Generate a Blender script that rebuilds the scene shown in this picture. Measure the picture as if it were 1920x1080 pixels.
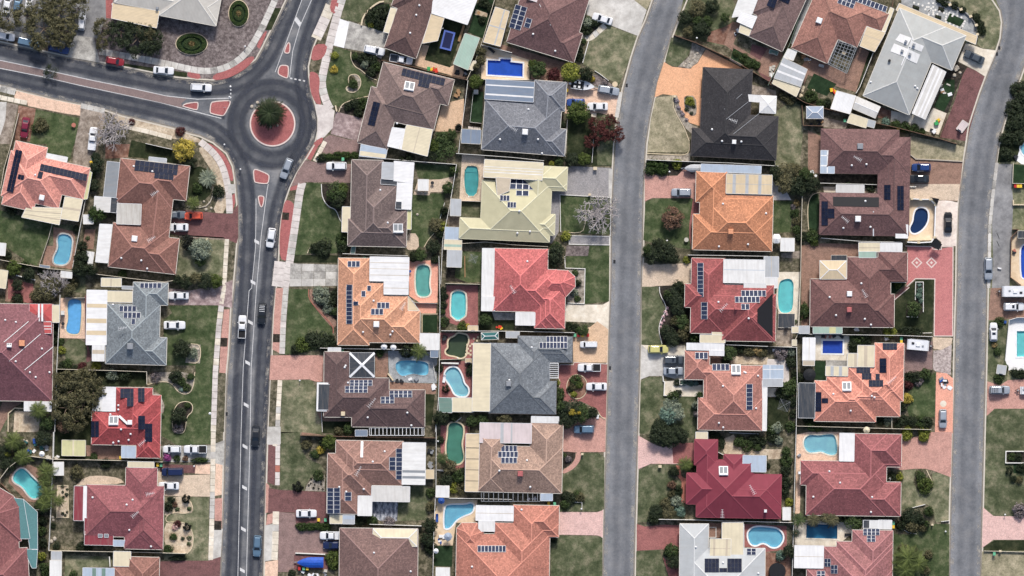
import bpy,math,random
from mathutils import Vector,Matrix
from mathutils.geometry import delaunay_2d_cdt
random.seed(7)
for o in list(bpy.data.objects):bpy.data.objects.remove(o)
SC=bpy.context.scene;COL=SC.collection
S=0.12
CAMH=1000.0
cam=bpy.data.cameras.new('camera');cam.lens=36.0*CAMH/(1920*S);cam.sensor_width=36
cam.clip_start=1;cam.clip_end=6000
camo=bpy.data.objects.new('camera',cam);COL.objects.link(camo);camo.location=(0,0,CAMH)
SC.camera=camo
SUN_EL,SUN_AZ=math.radians(42),math.radians(8)
wd=bpy.data.worlds.new('World');SC.world=wd;wd.use_nodes=True
sky=wd.node_tree.nodes.new('ShaderNodeTexSky');sky.sky_type='NISHITA';sky.sun_disc=False
sky.sun_elevation=SUN_EL;sky.sun_rotation=SUN_AZ;sky.air_density=1.0;sky.dust_density=3.0;sky.ozone_density=0.6
bg=wd.node_tree.nodes['Background'];bg.inputs[1].default_value=0.115
wd.node_tree.links.new(sky.outputs[0],bg.inputs[0])
sl=bpy.data.lights.new('sun','SUN');sl.energy=2.9;sl.angle=math.radians(9);sl.color=(1.0,0.955,0.9)
so=bpy.data.objects.new('sun',sl);COL.objects.link(so);so.location=(0,60,120)
sd=Vector((math.sin(SUN_AZ)*math.cos(SUN_EL),math.cos(SUN_AZ)*math.cos(SUN_EL),math.sin(SUN_EL)))
so.rotation_euler=sd.to_track_quat('Z','Y').to_euler()
vs=SC.view_settings;vs.view_transform='Standard';vs.look='None';vs.gamma=1;vs.use_curve_mapping=False
vs.exposure=0.45
SC.cycles.max_bounces=5;SC.cycles.diffuse_bounces=2;SC.cycles.glossy_bounces=2;SC.cycles.transmission_bounces=2
SC.cycles.transparent_max_bounces=8;SC.cycles.caustics_reflective=False;SC.cycles.caustics_refractive=False
SC.cycles.use_denoising=True
OX=OY=0.0
def T(c,r):
 """a 480 x 270 pixel sheet of the photograph; coordinates inside it run 0..1920 x 0..1080"""
 global OX,OY
 OX,OY=480*c,270*r
def W(x,y,z=0.0):
 px,py=OX+x/4,OY+y/4
 f=(CAMH-z)/CAMH
 return Vector(((px-960)*S*f,(540-py)*S*f,z))
def P(x,y,z=0.0):
 f=(CAMH-z)/CAMH
 return Vector(((x-960)*S*f,(540-y)*S*f,z))
def pairs(l):return[(l[i],l[i+1])for i in range(0,len(l),2)]
def bevel(p,d):
 out=[];n=len(p)
 for i in range(n):
  for q in(p[i-1],p[(i+1)%n]):
   l=math.hypot(q[0]-p[i][0],q[1]-p[i][1])or 1;t=min(.4,d/l);out.append((p[i][0]+(q[0]-p[i][0])*t,p[i][1]+(q[1]-p[i][1])*t))
 return out
def chaikin(p,n=2,closed=True):
 for _ in range(n):
  q=[]
  m=len(p)
  rng=range(m)if closed else range(m-1)
  if not closed:q.append(p[0])
  for i in rng:
   a,b=p[i],p[(i+1)%m]
   q.append((a[0]*.75+b[0]*.25,a[1]*.75+b[1]*.25))
   q.append((a[0]*.25+b[0]*.75,a[1]*.25+b[1]*.75))
  if not closed:q.append(p[-1])
  p=q
 return p
def s2l(v):
 v/=255.0
 return v/12.92 if v<=.04045 else((v+.055)/1.055)**2.4
KEXP=1.35
def C(r,g,b,k=None):
 k=k or KEXP
 return(min(.9,s2l(r)/k),min(.9,s2l(g)/k),min(.9,s2l(b)/k),1)
MATS={}
def newmat(name):
 m=bpy.data.materials.new(name);m.use_nodes=True
 nt=m.node_tree;b=nt.nodes['Principled BSDF'];b.inputs['Specular IOR Level'].default_value=.25
 MATS[name]=m
 return m,nt,b
def nd(nt,t,**k):
 n=nt.nodes.new(t)
 for a,v in k.items():setattr(n,a,v)
 return n
def noise(nt,scale,detail=3,coord=None,rough=.6):
 n=nd(nt,'ShaderNodeTexNoise');n.inputs['Scale'].default_value=scale;n.inputs['Detail'].default_value=detail
 n.inputs['Roughness'].default_value=rough
 if coord is not None:nt.links.new(coord,n.inputs['Vector'])
 return n
def ramp(nt,src,stops):
 r=nd(nt,'ShaderNodeValToRGB');e=r.color_ramp.elements
 while len(e)<len(stops):e.new(.5)
 for el,(p,c)in zip(e,stops):
  el.position=p;el.color=c if len(c)==4 else(*c,1)
 nt.links.new(src,r.inputs[0]);return r
def mixc(nt,a,b,f,mode='MIX'):
 n=nd(nt,'ShaderNodeMix',data_type='RGBA',blend_type=mode)
 for i,v in((0,f),(6,a),(7,b)):
  if hasattr(v,'links'):nt.links.new(v,n.inputs[i])
  else:n.inputs[i].default_value=v
 return n.outputs[2]
def pos(nt):return nd(nt,'ShaderNodeNewGeometry').outputs['Position']
def bump(nt,b,h,strength=.4,dist=.02):
 n=nd(nt,'ShaderNodeBump');n.inputs['Strength'].default_value=strength;n.inputs['Distance'].default_value=dist
 nt.links.new(h,n.inputs['Height']);nt.links.new(n.outputs[0],b.inputs['Normal'])
def plain(name,rgb,rough=.6,var=.12,scale=3,metal=0,spec=.25,k=None):
 m,nt,b=newmat(name);c=C(*rgb,k=k)
 n=noise(nt,scale,4,pos(nt))
 lo=tuple(x*(1-var)for x in c[:3])+(1,);hi=tuple(min(.92,x*(1+var))for x in c[:3])+(1,)
 nt.links.new(ramp(nt,n.outputs[0],[(.3,lo),(.7,hi)]).outputs[0],b.inputs['Base Color'])
 b.inputs['Roughness'].default_value=rough;b.inputs['Metallic'].default_value=metal;b.inputs['Specular IOR Level'].default_value=spec
 return m
def soft(c,sat,gain):
 l=.3*c[0]+.59*c[1]+.11*c[2]
 return tuple(min(250,(l+(v-l)*sat)*gain)for v in c)
def mottled(name,cols,scale,fine,rough=.9,finevar=.35,bumpd=.03,k=None,stretch=None):
 """ground: two or three tones mixed by large noise, darkened and lightened by fine noise"""
 m,nt,b=newmat(name);p=pos(nt)
 if stretch:
  mp=nd(nt,'ShaderNodeMapping');mp.inputs['Scale'].default_value=stretch;nt.links.new(p,mp.inputs[0]);p=mp.outputs[0]
 n1=noise(nt,scale,5,p,.65)
 cols=[soft(c,.74,1.04)for c in cols]
 st=[(.35+.3*i/(len(cols)-1),C(*c,k=k))for i,c in enumerate(cols)]
 base=ramp(nt,n1.outputs[0],st).outputs[0]
 n2=noise(nt,fine,3,p,.7)
 v=ramp(nt,n2.outputs[0],[(.3,(1-finevar,)*3),(.7,(1+finevar*.8,)*3)]).outputs[0]
 n4=noise(nt,1.9,4,p,.75)
 v=mixc(nt,v,ramp(nt,n4.outputs[0],[(.3,(1-finevar*.75,)*3),(.7,(1+finevar*.7,)*3)]).outputs[0],1.0,'MULTIPLY')
 n3=noise(nt,scale*.23,2,p,.5)
 v3=ramp(nt,n3.outputs[0],[(.3,(.86,)*3),(.7,(1.12,)*3)]).outputs[0]
 nt.links.new(mixc(nt,mixc(nt,base,v,1.0,'MULTIPLY'),v3,1.0,'MULTIPLY'),b.inputs['Base Color'])
 b.inputs['Roughness'].default_value=rough;b.inputs['Specular IOR Level'].default_value=.15
 if bumpd:bump(nt,b,n2.outputs[0],.6,bumpd)
 return m
def brickpave(name,rgb,rgb2,bw=.22,bh=.11,mortar=.75,stain=.3,k=None,scale=.55):
 m,nt,b=newmat(name);p=pos(nt)
 br=nd(nt,'ShaderNodeTexBrick');nt.links.new(p,br.inputs[0])
 br.inputs['Scale'].default_value=1;br.inputs['Brick Width'].default_value=bw;br.inputs['Row Height'].default_value=bh
 br.inputs['Mortar Size'].default_value=.008
 a,c=C(*soft(rgb,.72,1.19),k=k),C(*soft(rgb2,.72,1.19),k=k)
 br.inputs['Color1'].default_value=a;br.inputs['Color2'].default_value=c
 br.inputs['Mortar'].default_value=tuple(x*mortar for x in a[:3])+(1,)
 n=noise(nt,scale,6,p,.72)
 v=ramp(nt,n.outputs[0],[(.28,(1-stain,)*3),(.5,(1,)*3),(.75,(1+stain*.6,1+stain*.5,1+stain*.45))]).outputs[0]
 n2=noise(nt,4.5,3,p,.7)
 v2=ramp(nt,n2.outputs[0],[(.3,(.76,)*3),(.7,(1.22,)*3)]).outputs[0]
 nt.links.new(mixc(nt,mixc(nt,br.outputs[0],v,1.0,'MULTIPLY'),v2,1.0,'MULTIPLY'),b.inputs['Base Color'])
 b.inputs['Roughness'].default_value=.85
 bump(nt,b,br.outputs['Fac'],.3,-.01)
 return m
def tilemat(name,rgb,lich=.15,dark=.3,k=None):
 """roof tiles: UV in metres, u along the eave, v up the slope"""
 m,nt,b=newmat(name);uv=nd(nt,'ShaderNodeUVMap').outputs[0];p=pos(nt)
 c=C(*soft(rgb,.68,1.14),k=k)
 br=nd(nt,'ShaderNodeTexBrick');nt.links.new(uv,br.inputs[0]);br.offset=.5
 br.inputs['Scale'].default_value=1;br.inputs['Brick Width'].default_value=.30;br.inputs['Row Height'].default_value=.33
 br.inputs['Mortar Size'].default_value=.035;br.inputs['Mortar Smooth'].default_value=.6
 br.inputs['Color1'].default_value=tuple(x*.78 for x in c[:3])+(1,)
 br.inputs['Color2'].default_value=tuple(min(.9,x*1.22)for x in c[:3])+(1,)
 br.inputs['Mortar'].default_value=tuple(x*(1-dark)*.75 for x in c[:3])+(1,)
 n=noise(nt,.35,5,p,.7)
 v=ramp(nt,n.outputs[0],[(.25,(.72,.72,.74)),(.5,(1,)*3),(.78,(1.22,1.2,1.18))]).outputs[0]
 n2=noise(nt,2.6,4,p,.75)
 v2=ramp(nt,n2.outputs[0],[(.28,(.72,)*3),(.72,(1.28,)*3)]).outputs[0]
 col=mixc(nt,mixc(nt,br.outputs[0],v,1.0,'MULTIPLY'),v2,1.0,'MULTIPLY')
 n3=noise(nt,6,2,p,.5)
 sp=ramp(nt,n3.outputs[0],[(.70,(0,)*3),(.76,(lich*2,)*3)])
 col=mixc(nt,col,C(205,195,185,k=k),sp.outputs[0])
 nt.links.new(col,b.inputs['Base Color']);b.inputs['Roughness'].default_value=.75
 w=nd(nt,'ShaderNodeTexWave',wave_type='BANDS',bands_direction='Y',wave_profile='SAW');nt.links.new(uv,w.inputs[0])
 w.inputs['Scale'].default_value=1/.33*.314;w.inputs['Distortion'].default_value=0
 bump(nt,b,w.outputs[0],.5,.03)
 return m
def sheetmat(name,rgb,rib=.25,var=.14,rough=.65,grime=(170,160,150),gr=.35,k=None):
 """profiled steel sheet: UV in metres, ribs run along v"""
 m,nt,b=newmat(name);uv=nd(nt,'ShaderNodeUVMap').outputs[0];p=pos(nt)
 c=C(*rgb,k=k)
 w=nd(nt,'ShaderNodeTexWave',wave_type='BANDS',bands_direction='X');nt.links.new(uv,w.inputs[0])
 w.inputs['Scale'].default_value=.314/rib
 v=ramp(nt,w.outputs[0],[(0,(1-var,)*3),(.5,(1.0,)*3),(1,(1.04,)*3)]).outputs[0]
 mp=nd(nt,'ShaderNodeMapping');mp.inputs['Scale'].default_value=(1.6,.18,1);nt.links.new(uv,mp.inputs[0])
 n=noise(nt,1.0,6,mp.outputs[0],.7)
 g=ramp(nt,n.outputs[0],[(.45,(0,)*3),(.8,(gr,)*3)]).outputs[0]
 n2=noise(nt,.5,4,p,.6)
 v2=ramp(nt,n2.outputs[0],[(.3,(.9,)*3),(.7,(1.05,)*3)]).outputs[0]
 col=mixc(nt,mixc(nt,c,v,1.0,'MULTIPLY'),v2,1.0,'MULTIPLY')
 nt.links.new(mixc(nt,col,C(*grime,k=k),g),b.inputs['Base Color'])
 b.inputs['Roughness'].default_value=rough;b.inputs['Specular IOR Level'].default_value=.12
 bump(nt,b,w.outputs[0],.35,.03)
 return m
def M(n):return MATS[n]
class MB:
 def __init__(s):s.v,s.f,s.m,s.uv=[],[],[],[]
 def face(s,pts,mi=0,uv=None):
  i=len(s.v);s.v+=[tuple(p)for p in pts];s.f.append(tuple(range(i,i+len(pts))));s.m.append(mi)
  s.uv+=list(uv)if uv else[(p[0],p[1])for p in pts]
 def hexa(s,lo,hi,mi=0):
  """closed prism between two equal rings"""
  n=len(lo)
  s.face(hi,mi);s.face(lo[::-1],mi)
  for i in range(n):
   j=(i+1)%n
   s.face([lo[i],lo[j],hi[j],hi[i]],mi)
 def box(s,x0,y0,z0,x1,y1,z1,mi=0):
  r=[(x0,y0),(x1,y0),(x1,y1),(x0,y1)]
  s.hexa([(*p,z0)for p in r],[(*p,z1)for p in r],mi)
 def bar(s,a,b,w,h,mi=0,up=Vector((0,0,1))):
  a,b=Vector(a),Vector(b);d=(b-a).normalized();side=d.cross(up)
  if side.length<1e-4:side=Vector((1,0,0))
  side=side.normalized()*w/2;u=side.cross(d).normalized()*h/2
  lo=[a-side-u,a+side-u,a+side+u,a-side+u]
  hi=[p+(b-a)for p in lo]
  s.hexa(lo,hi,mi)
 def tube(s,pts,rad,n=6,mi=0):
  rings=[]
  for k,p in enumerate(pts):
   p=Vector(p);d=(Vector(pts[min(k+1,len(pts)-1)])-Vector(pts[max(k-1,0)])).normalized()
   a=d.cross(Vector((0,0,1)));a=a.normalized()if a.length>.01 else Vector((1,0,0))
   b=d.cross(a);r=rad[k]if isinstance(rad,(list,tuple))else rad
   rings.append([p+a*math.cos(t*2*math.pi/n)*r+b*math.sin(t*2*math.pi/n)*r for t in range(n)])
  for k in range(len(rings)-1):
   for t in range(n):
    u=(t+1)%n
    s.face([rings[k][t],rings[k][u],rings[k+1][u],rings[k+1][t]],mi)
  s.face(rings[0][::-1],mi);s.face(rings[-1],mi)
 def cyl(s,c,r,z0,z1,n=16,mi=0,r1=None):
  r1=r if r1 is None else r1
  lo=[(c[0]+math.cos(t*2*math.pi/n)*r,c[1]+math.sin(t*2*math.pi/n)*r,z0)for t in range(n)]
  hi=[(c[0]+math.cos(t*2*math.pi/n)*r1,c[1]+math.sin(t*2*math.pi/n)*r1,z1)for t in range(n)]
  s.hexa(lo,hi,mi)
 def mesh(s,name,mats,smooth=False):
  me=bpy.data.meshes.new(name);me.from_pydata(s.v,[],s.f)
  for m in(mats if isinstance(mats,(list,tuple))else[mats]):me.materials.append(M(m)if isinstance(m,str)else m)
  me.polygons.foreach_set('material_index',s.m)
  ul=me.uv_layers.new(name='UVMap');ul.data.foreach_set('uv',[c for t in s.uv for c in t])
  if smooth:
   me.polygons.foreach_set('use_smooth',[True]*len(me.polygons))
  me.update();return me
 def build(s,name,mats,parent=None,loc=(0,0,0),smooth=False):
  return obj(name,s.mesh(name,mats,smooth),parent,loc)
def obj(name,me,parent=None,loc=(0,0,0),rotz=0,scale=None):
 o=bpy.data.objects.new(name,me);COL.objects.link(o);o.location=loc
 if rotz:o.rotation_euler=(0,0,rotz)
 if scale:o.scale=scale
 if parent:o.parent=parent
 return o
REF=''
def at(r):
 global REF
 REF=r
TAGGED=[]
def tag(o,label,cat,group=None,kind=None):
 if label:o['label']=label.replace('@',REF)
 if cat:o['category']=cat
 if group:o['group']=group
 if kind:o['kind']=kind
 else:TAGGED.append(o)
 return o
SHEETS,POOLHOLES=[],[]
ZG=0.12
def g(name,mat,pts,lvl=1,smooth=0,label=None,cat=None,absz=None,raw=None,extra=None):
 z=absz if absz is not None else ZG+.005*lvl+.0012*(len(SHEETS)%4)
 if raw:pp=raw
 else:
  pp=pairs(pts)if not isinstance(pts[0],tuple)else pts
  if smooth:pp=chaikin(pp,smooth)
  pp=[W(x,y,z)for x,y in pp]
 SHEETS.append((name,mat,[(p[0],p[1])for p in pp],z,label,cat))
def inpoly(p,poly):
 c=False;n=len(poly);j=n-1
 for i in range(n):
  if(poly[i][1]>p[1])!=(poly[j][1]>p[1])and p[0]<(poly[j][0]-poly[i][0])*(p[1]-poly[i][1])/(poly[j][1]-poly[i][1])+poly[i][0]:c=not c
  j=i
 return c
def area(p):return.5*sum(p[i][0]*p[(i+1)%len(p)][1]-p[(i+1)%len(p)][0]*p[i][1]for i in range(len(p)))
def build_sheets():
 for name,mat,poly,z,label,cat in SHEETS:
  holes=[h for h in POOLHOLES if sum(inpoly(p,poly)for p in h)>.5*len(h)]
  vs_,es=[],[]
  for lp in[poly]+holes:
   k=len(vs_);vs_+=[Vector(p)for p in lp];es+=[(k+i,k+(i+1)%len(lp))for i in range(len(lp))]
  ov,oe,of=delaunay_2d_cdt(vs_,es,[],0,1e-4)[:3]
  mb=bpy.data.meshes.new(name)
  fs=[]
  for f in of:
   c=sum((ov[i]for i in f),Vector((0,0)))/len(f)
   if inpoly(c,poly)and not any(inpoly(c,h)for h in holes):
    fs.append(f if area([ov[i]for i in f])>0 else f[::-1])
  mb.from_pydata([(v[0],v[1],z)for v in ov],[],fs);mb.materials.append(M(mat));mb.update()
  o=obj(name,mb);o['kind']='structure'
  if label:o['label']=label;o['category']=cat or name.replace('_',' ')
def offset(pts,d,closed=True):
 """offset a polyline to its left (world metres)"""
 n=len(pts);out=[]
 for i in range(n):
  a=pts[(i-1)%n]if closed or i>0 else None;b=pts[i];c=pts[(i+1)%n]if closed or i<n-1 else None
  ns=[]
  for u,w in((a,b),(b,c)):
   if u is None or w is None:continue
   dx,dy=w[0]-u[0],w[1]-u[1];l=math.hypot(dx,dy)
   if l<1e-6:continue
   ns.append((-dy/l,dx/l))
  nx,ny=sum(q[0]for q in ns),sum(q[1]for q in ns);l=math.hypot(nx,ny)or 1;nx/=l;ny/=l
  k=1/max(.5,nx*ns[0][0]+ny*ns[0][1])
  out.append((b[0]+nx*d*k,b[1]+ny*d*k))
 return out
def ribbon(pts,w0,w1,z0,z1,closed=False,mb=None,mi=0):
 """solid strip between left offsets w0 and w1 of a world polyline, z0..z1"""
 mb=mb or MB();a,b=offset(pts,w0,closed),offset(pts,w1,closed);n=len(pts);L=0
 for i in range(n if closed else n-1):
  j=(i+1)%n;l=math.hypot(pts[j][0]-pts[i][0],pts[j][1]-pts[i][1])
  mb.face([(*b[i],z1),(*a[i],z1),(*a[j],z1),(*b[j],z1)],mi,[(0,L),(1,L),(1,L+l),(0,L+l)])
  if z1-z0>.01:
   mb.face([(*a[i],z1),(*a[i],z0),(*a[j],z0),(*a[j],z1)],mi)
   mb.face([(*b[i],z0),(*b[i],z1),(*b[j],z1),(*b[j],z0)],mi)
  L+=l
 if z1-z0>.01 and not closed:
  mb.face([(*a[0],z0),(*a[0],z1),(*b[0],z1),(*b[0],z0)],mi);mb.face([(*a[-1],z1),(*a[-1],z0),(*b[-1],z0),(*b[-1],z1)],mi)
 return mb
def line(name,mat,pts,w,h=.1,lvl=1,closed=False,smooth=0,label=None,cat=None,base=None,kind='structure'):
 """an edging, kerb, wall or painted line traced along its middle"""
 pp=pairs(pts)if not isinstance(pts[0],tuple)else pts
 if smooth:pp=chaikin(pp,smooth,closed)
 z0=ZG if base is None else base
 z1=z0+.005*lvl+h
 wp=[tuple(W(x,y,z1)[:2])for x,y in pp]
 o=ribbon(wp,-w/2,w/2,z0,z1,closed).build(name,mat)
 if label:tag(o,label,cat,kind=None if kind=='thing' else kind)
 else:o['kind']=kind
 return o
def slabs(pts,w,step,mat,lvl=3,smooth=0,label=None,name='footpath',gap=.05):
 """a paved path cut into separate slabs"""
 pp=pairs(pts)
 if smooth:pp=chaikin(pp,smooth,False)
 z=ZG+.005*lvl
 wp=[W(x,y,z)for x,y in pp]
 out=[wp[0]];acc=0
 for i in range(len(wp)-1):
  a,b=wp[i],wp[i+1];l=(b-a).length;t=step-acc
  while t<l:
   out.append(a.lerp(b,t/l));t+=step
  acc=l-(t-step)
 if(out[-1]-wp[-1]).length>.2:out.append(wp[-1])
 q=[(p[0],p[1])for p in out];a,b=offset(q,-w*S/8,False),offset(q,w*S/8,False)
 root=obj(name,None,None,(q[0][0],q[0][1],ZG));root['kind']='structure'
 if label:root['label']=label;root['category']='path'
 for i in range(len(q)-1):
  quad=[Vector(a[i]),Vector(a[i+1]),Vector(b[i+1]),Vector(b[i])]
  c=sum(quad,Vector((0,0)))/4
  quad=[c+(v-c)*(1-gap/max(.3,(v-c).length))for v in quad]
  m=MB();m.hexa([(v[0]-q[0][0],v[1]-q[0][1],-.02)for v in quad],[(v[0]-q[0][0],v[1]-q[0][1],z-ZG+random.uniform(0,.008))for v in quad])
  m.build('paving_slab',mat if isinstance(mat,str)else mat[0]if random.random()<.85 else mat[-1],root)
 return root
def slabgrid(quad,nx,ny,mats,lvl=4,gap=.035,name='driveway'):
 z=ZG+.005*lvl
 q=[W(*p,z)for p in pairs(quad)]
 root=obj(name,None,None,(q[0][0],q[0][1],ZG));root['kind']='structure'
 def bil(u,v):return(q[0]*(1-u)+q[1]*u)*(1-v)+(q[3]*(1-u)+q[2]*u)*v
 for i in range(nx):
  for j in range(ny):
   ps=[bil(i/nx,j/ny),bil((i+1)/nx,j/ny),bil((i+1)/nx,(j+1)/ny),bil(i/nx,(j+1)/ny)]
   c=sum(ps,Vector())/4
   ps=[c+(p-c)*(1-gap/max(.2,(p-c).length))-Vector((q[0][0],q[0][1],0))for p in ps]
   if area(ps)<0:ps=ps[::-1]
   m=MB();dz=random.uniform(0,.006)
   m.hexa([(p[0],p[1],-.02)for p in ps],[(p[0],p[1],z-ZG+dz)for p in ps]);m.build('paving_slab',random.choice(mats),root)
 return root
for n,c in dict(white=(245,245,243),cream=(238,226,196),offwhite=(228,226,222),palegrey=(196,200,204),grey=(150,156,162),bluegrey=(135,150,170),
sage=(178,205,190),green=(120,150,140),dark=(70,76,84),yellow=(226,222,170),tan=(232,212,178),skyblue=(165,180,200),
red=(205,95,95),maroon=(150,70,80),buff=(214,200,178),white2=(250,250,250),pink=(230,215,215),lightblue=(190,205,222)).items():
 sheetmat('sheet_'+n,c,rib=.3,gr=.25 if n in('white2','cream')else.4)
sheetmat('sheet_stained',(215,212,205),rib=.25,gr=.85,grime=(160,145,130))
sheetmat('roof_silver',(188,191,190),rib=.25,gr=.3);sheetmat('roof_pale',(200,204,206),rib=.25,gr=.25);sheetmat('roof_yellow',(212,206,172),rib=.25,gr=.2,grime=(190,184,150))
sheetmat('roof_crimson',(142,66,80),rib=.25,gr=.3,grime=(150,84,94));sheetmat('roof_hall',(212,208,200),rib=.3,gr=.3);sheetmat('roof_hallgrey',(180,180,178),rib=.3,gr=.3)
ROOFS=dict(salmon=(224,132,114),brown2=(146,92,78),bluegrey=(122,132,138),plum=(138,78,86),red5=(184,64,66),rose6=(160,80,86),maroon7=(142,78,78),
brown10=(120,86,80),brown11=(132,106,100),maroon12=(126,86,84),charcoal=(112,116,126),brown14=(116,96,92),orange16=(212,140,100),red17=(208,92,90),
brown18=(108,80,78),slate=(116,124,132),terra20=(152,106,92),tan21=(164,128,108),brown22=(126,92,86),orange23=(192,110,88),black=(58,56,60),
brown25=(128,98,94),terra26=(166,106,90),amber=(198,118,74),maroon29=(122,82,80),red30=(164,72,72),russet=(126,80,76),pink32=(184,112,96),
coral33=(218,126,102),brick35=(158,80,82),rose37=(164,96,96))
for n,c in ROOFS.items():tilemat('tile_'+n,c);plain('cap_'+n,soft(tuple(min(255,int(v*(.86 if n in('brown11','terra26','maroon29','brown25','brown10','brown18','russet','maroon12','black','slate','rose6')else 1.13)+12))for v in c),.7,1.06),.8,.2,4)
for n in('silver','pale','yellow','crimson','hall','hallgrey'):
 c=dict(silver=(215,216,214),pale=(222,224,224),yellow=(224,220,190),crimson=(152,76,88),hall=(225,222,215),hallgrey=(200,200,198))[n]
 plain('cap_'+n,c,.5,.08)
plain('brick_wall',(196,172,150),.85,.15,6);plain('brick_red',(150,90,74),.85,.2,6);plain('render',(226,216,196),.8,.06)
plain('gutter',(236,230,218),.45,.06);plain('gutter_dark',(90,84,82),.45,.06);plain('white_metal',(245,246,248),.35,.04);plain('grey_metal',(150,154,160),.4,.1)
plain('dark_metal',(50,52,56),.5,.1);plain('timber',(170,135,100),.8,.25,5);plain('glass_pane',(60,72,84),.08,.1,1,spec=.6)
plain('concrete',(205,200,190),.85,.1,2);plain('kerb',(214,206,192),.85,.1,1.2);plain('kerb_dark',(140,134,126),.9,.2,1.5)
plain('fence_cream',(226,216,196),.5,.05);plain('fence_white',(240,238,232),.5,.05);plain('fence_grey',(150,150,146),.7,.15);plain('fence_green',(120,140,124),.5,.05);plain('fence_brown',(128,100,84),.8,.15)
plain('limestone',(224,208,178),.9,.12,3);plain('render_peach',(236,208,168),.85,.06,1);plain('brick_edge',(186,120,104),.85,.2,5)
plain('tyre',(34,34,36),.8,.1);plain('rim',(165,168,172),.3,.1,metal=.6);plain('lamp_clear',(220,225,230),.1,.02,spec=.6);plain('lamp_red',(150,24,26),.2,.05,spec=.5)
plain('car_glass',(40,47,58),.06,.15,.6,spec=.5);plain('trim_black',(30,30,33),.6,.1)
plain('green_plastic',(70,150,100),.5,.05);plain('lid_green',(110,190,150),.5,.05);plain('lid_yellow',(245,205,70),.5,.05);plain('lid_red',(190,50,50),.5,.05);plain('bin_body',(40,70,55),.5,.05)
plain('blue_tarp',(34,88,190),.55,.2,2);plain('blue_fabric',(44,84,160),.7,.1);plain('tank_black',(30,32,36),.6,.2);plain('toy_red',(215,70,50),.4,.05);plain('toy_yellow',(240,200,60),.4,.05);plain('toy_green',(70,170,100),.4,.05)
plain('shade_green',(96,140,142),.8,.12,3);plain('cover_teal',(60,110,110),.8,.15,3);plain('pebble',(190,180,165),.9,.4,12);plain('pool_mat',(30,31,36),.7,.1,3);plain('carpet_red',(205,78,80),.8,.12,2)
def carpaint(name,rgb,metal=0):
 m,nt,b=newmat('paint_'+name);b.inputs['Base Color'].default_value=C(*rgb);b.inputs['Roughness'].default_value=.35
 b.inputs['Coat Weight'].default_value=.7;b.inputs['Coat Roughness'].default_value=.06;b.inputs['Metallic'].default_value=metal
 n=noise(nt,1.2,2,nd(nt,'ShaderNodeTexCoord').outputs['Object']);c=C(*rgb)
 nt.links.new(ramp(nt,n.outputs[0],[(.35,tuple(x*.9 for x in c[:3])),(.65,c)]).outputs[0],b.inputs['Base Color'])
for n,c,mt in(('white',(240,242,246),0),('silver',(180,188,198),.3),('grey',(120,128,136),.3),('dark',(42,46,52),.2),('black',(22,23,26),0),('blue',(40,70,130),.2),('navy',(28,42,84),.1),
('steel',(110,140,165),.3),('red',(150,40,50),0),('maroon',(130,38,62),0),('orange',(232,96,66),0),('yellow',(212,206,132),0),('gunmetal',(88,96,104),.3),('bright_blue',(62,92,165),.2)):carpaint(n,c,mt)
def solar_material():
 m,nt,b=newmat('solar_cells');tc=nd(nt,'ShaderNodeTexCoord').outputs['Object']
 br=nd(nt,'ShaderNodeTexBrick');br.offset=0;nt.links.new(tc,br.inputs[0]);br.inputs['Scale'].default_value=1
 br.inputs['Brick Width'].default_value=1/6;br.inputs['Row Height'].default_value=1/8;br.inputs['Mortar Size'].default_value=.006
 oi=nd(nt,'ShaderNodeObjectInfo');v=ramp(nt,oi.outputs['Random'],[(0,(.8,.8,.85)),(1,(1.25,1.25,1.2))]).outputs[0]
 a=C(40,48,72);c2=C(48,58,84)
 br.inputs['Color1'].default_value=a;br.inputs['Color2'].default_value=c2;br.inputs['Mortar'].default_value=C(86,96,118)
 nt.links.new(mixc(nt,mixc(nt,br.outputs[0],v,1.,'MULTIPLY'),oi.outputs['Color'],1.,'MULTIPLY'),b.inputs['Base Color']);b.inputs['Roughness'].default_value=.5;b.inputs['Specular IOR Level'].default_value=.05
solar_material()
def rect_poly(a,b,deg):
 """rectangle from two opposite corners whose sides are turned deg clockwise on the photo"""
 t=-math.radians(deg);u=Vector((math.cos(t),math.sin(t)));v=Vector((math.sin(t),-math.cos(t)))
 d=Vector((b[0]-a[0],b[1]-a[1]));du,dv=d.dot(u),d.dot(v)
 A=Vector(a[:2]);p=[A,A+u*du,A+u*du+v*dv,A+v*dv]
 if area(p)<0:p=p[::-1]
 return[tuple(q)for q in p]
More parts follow.
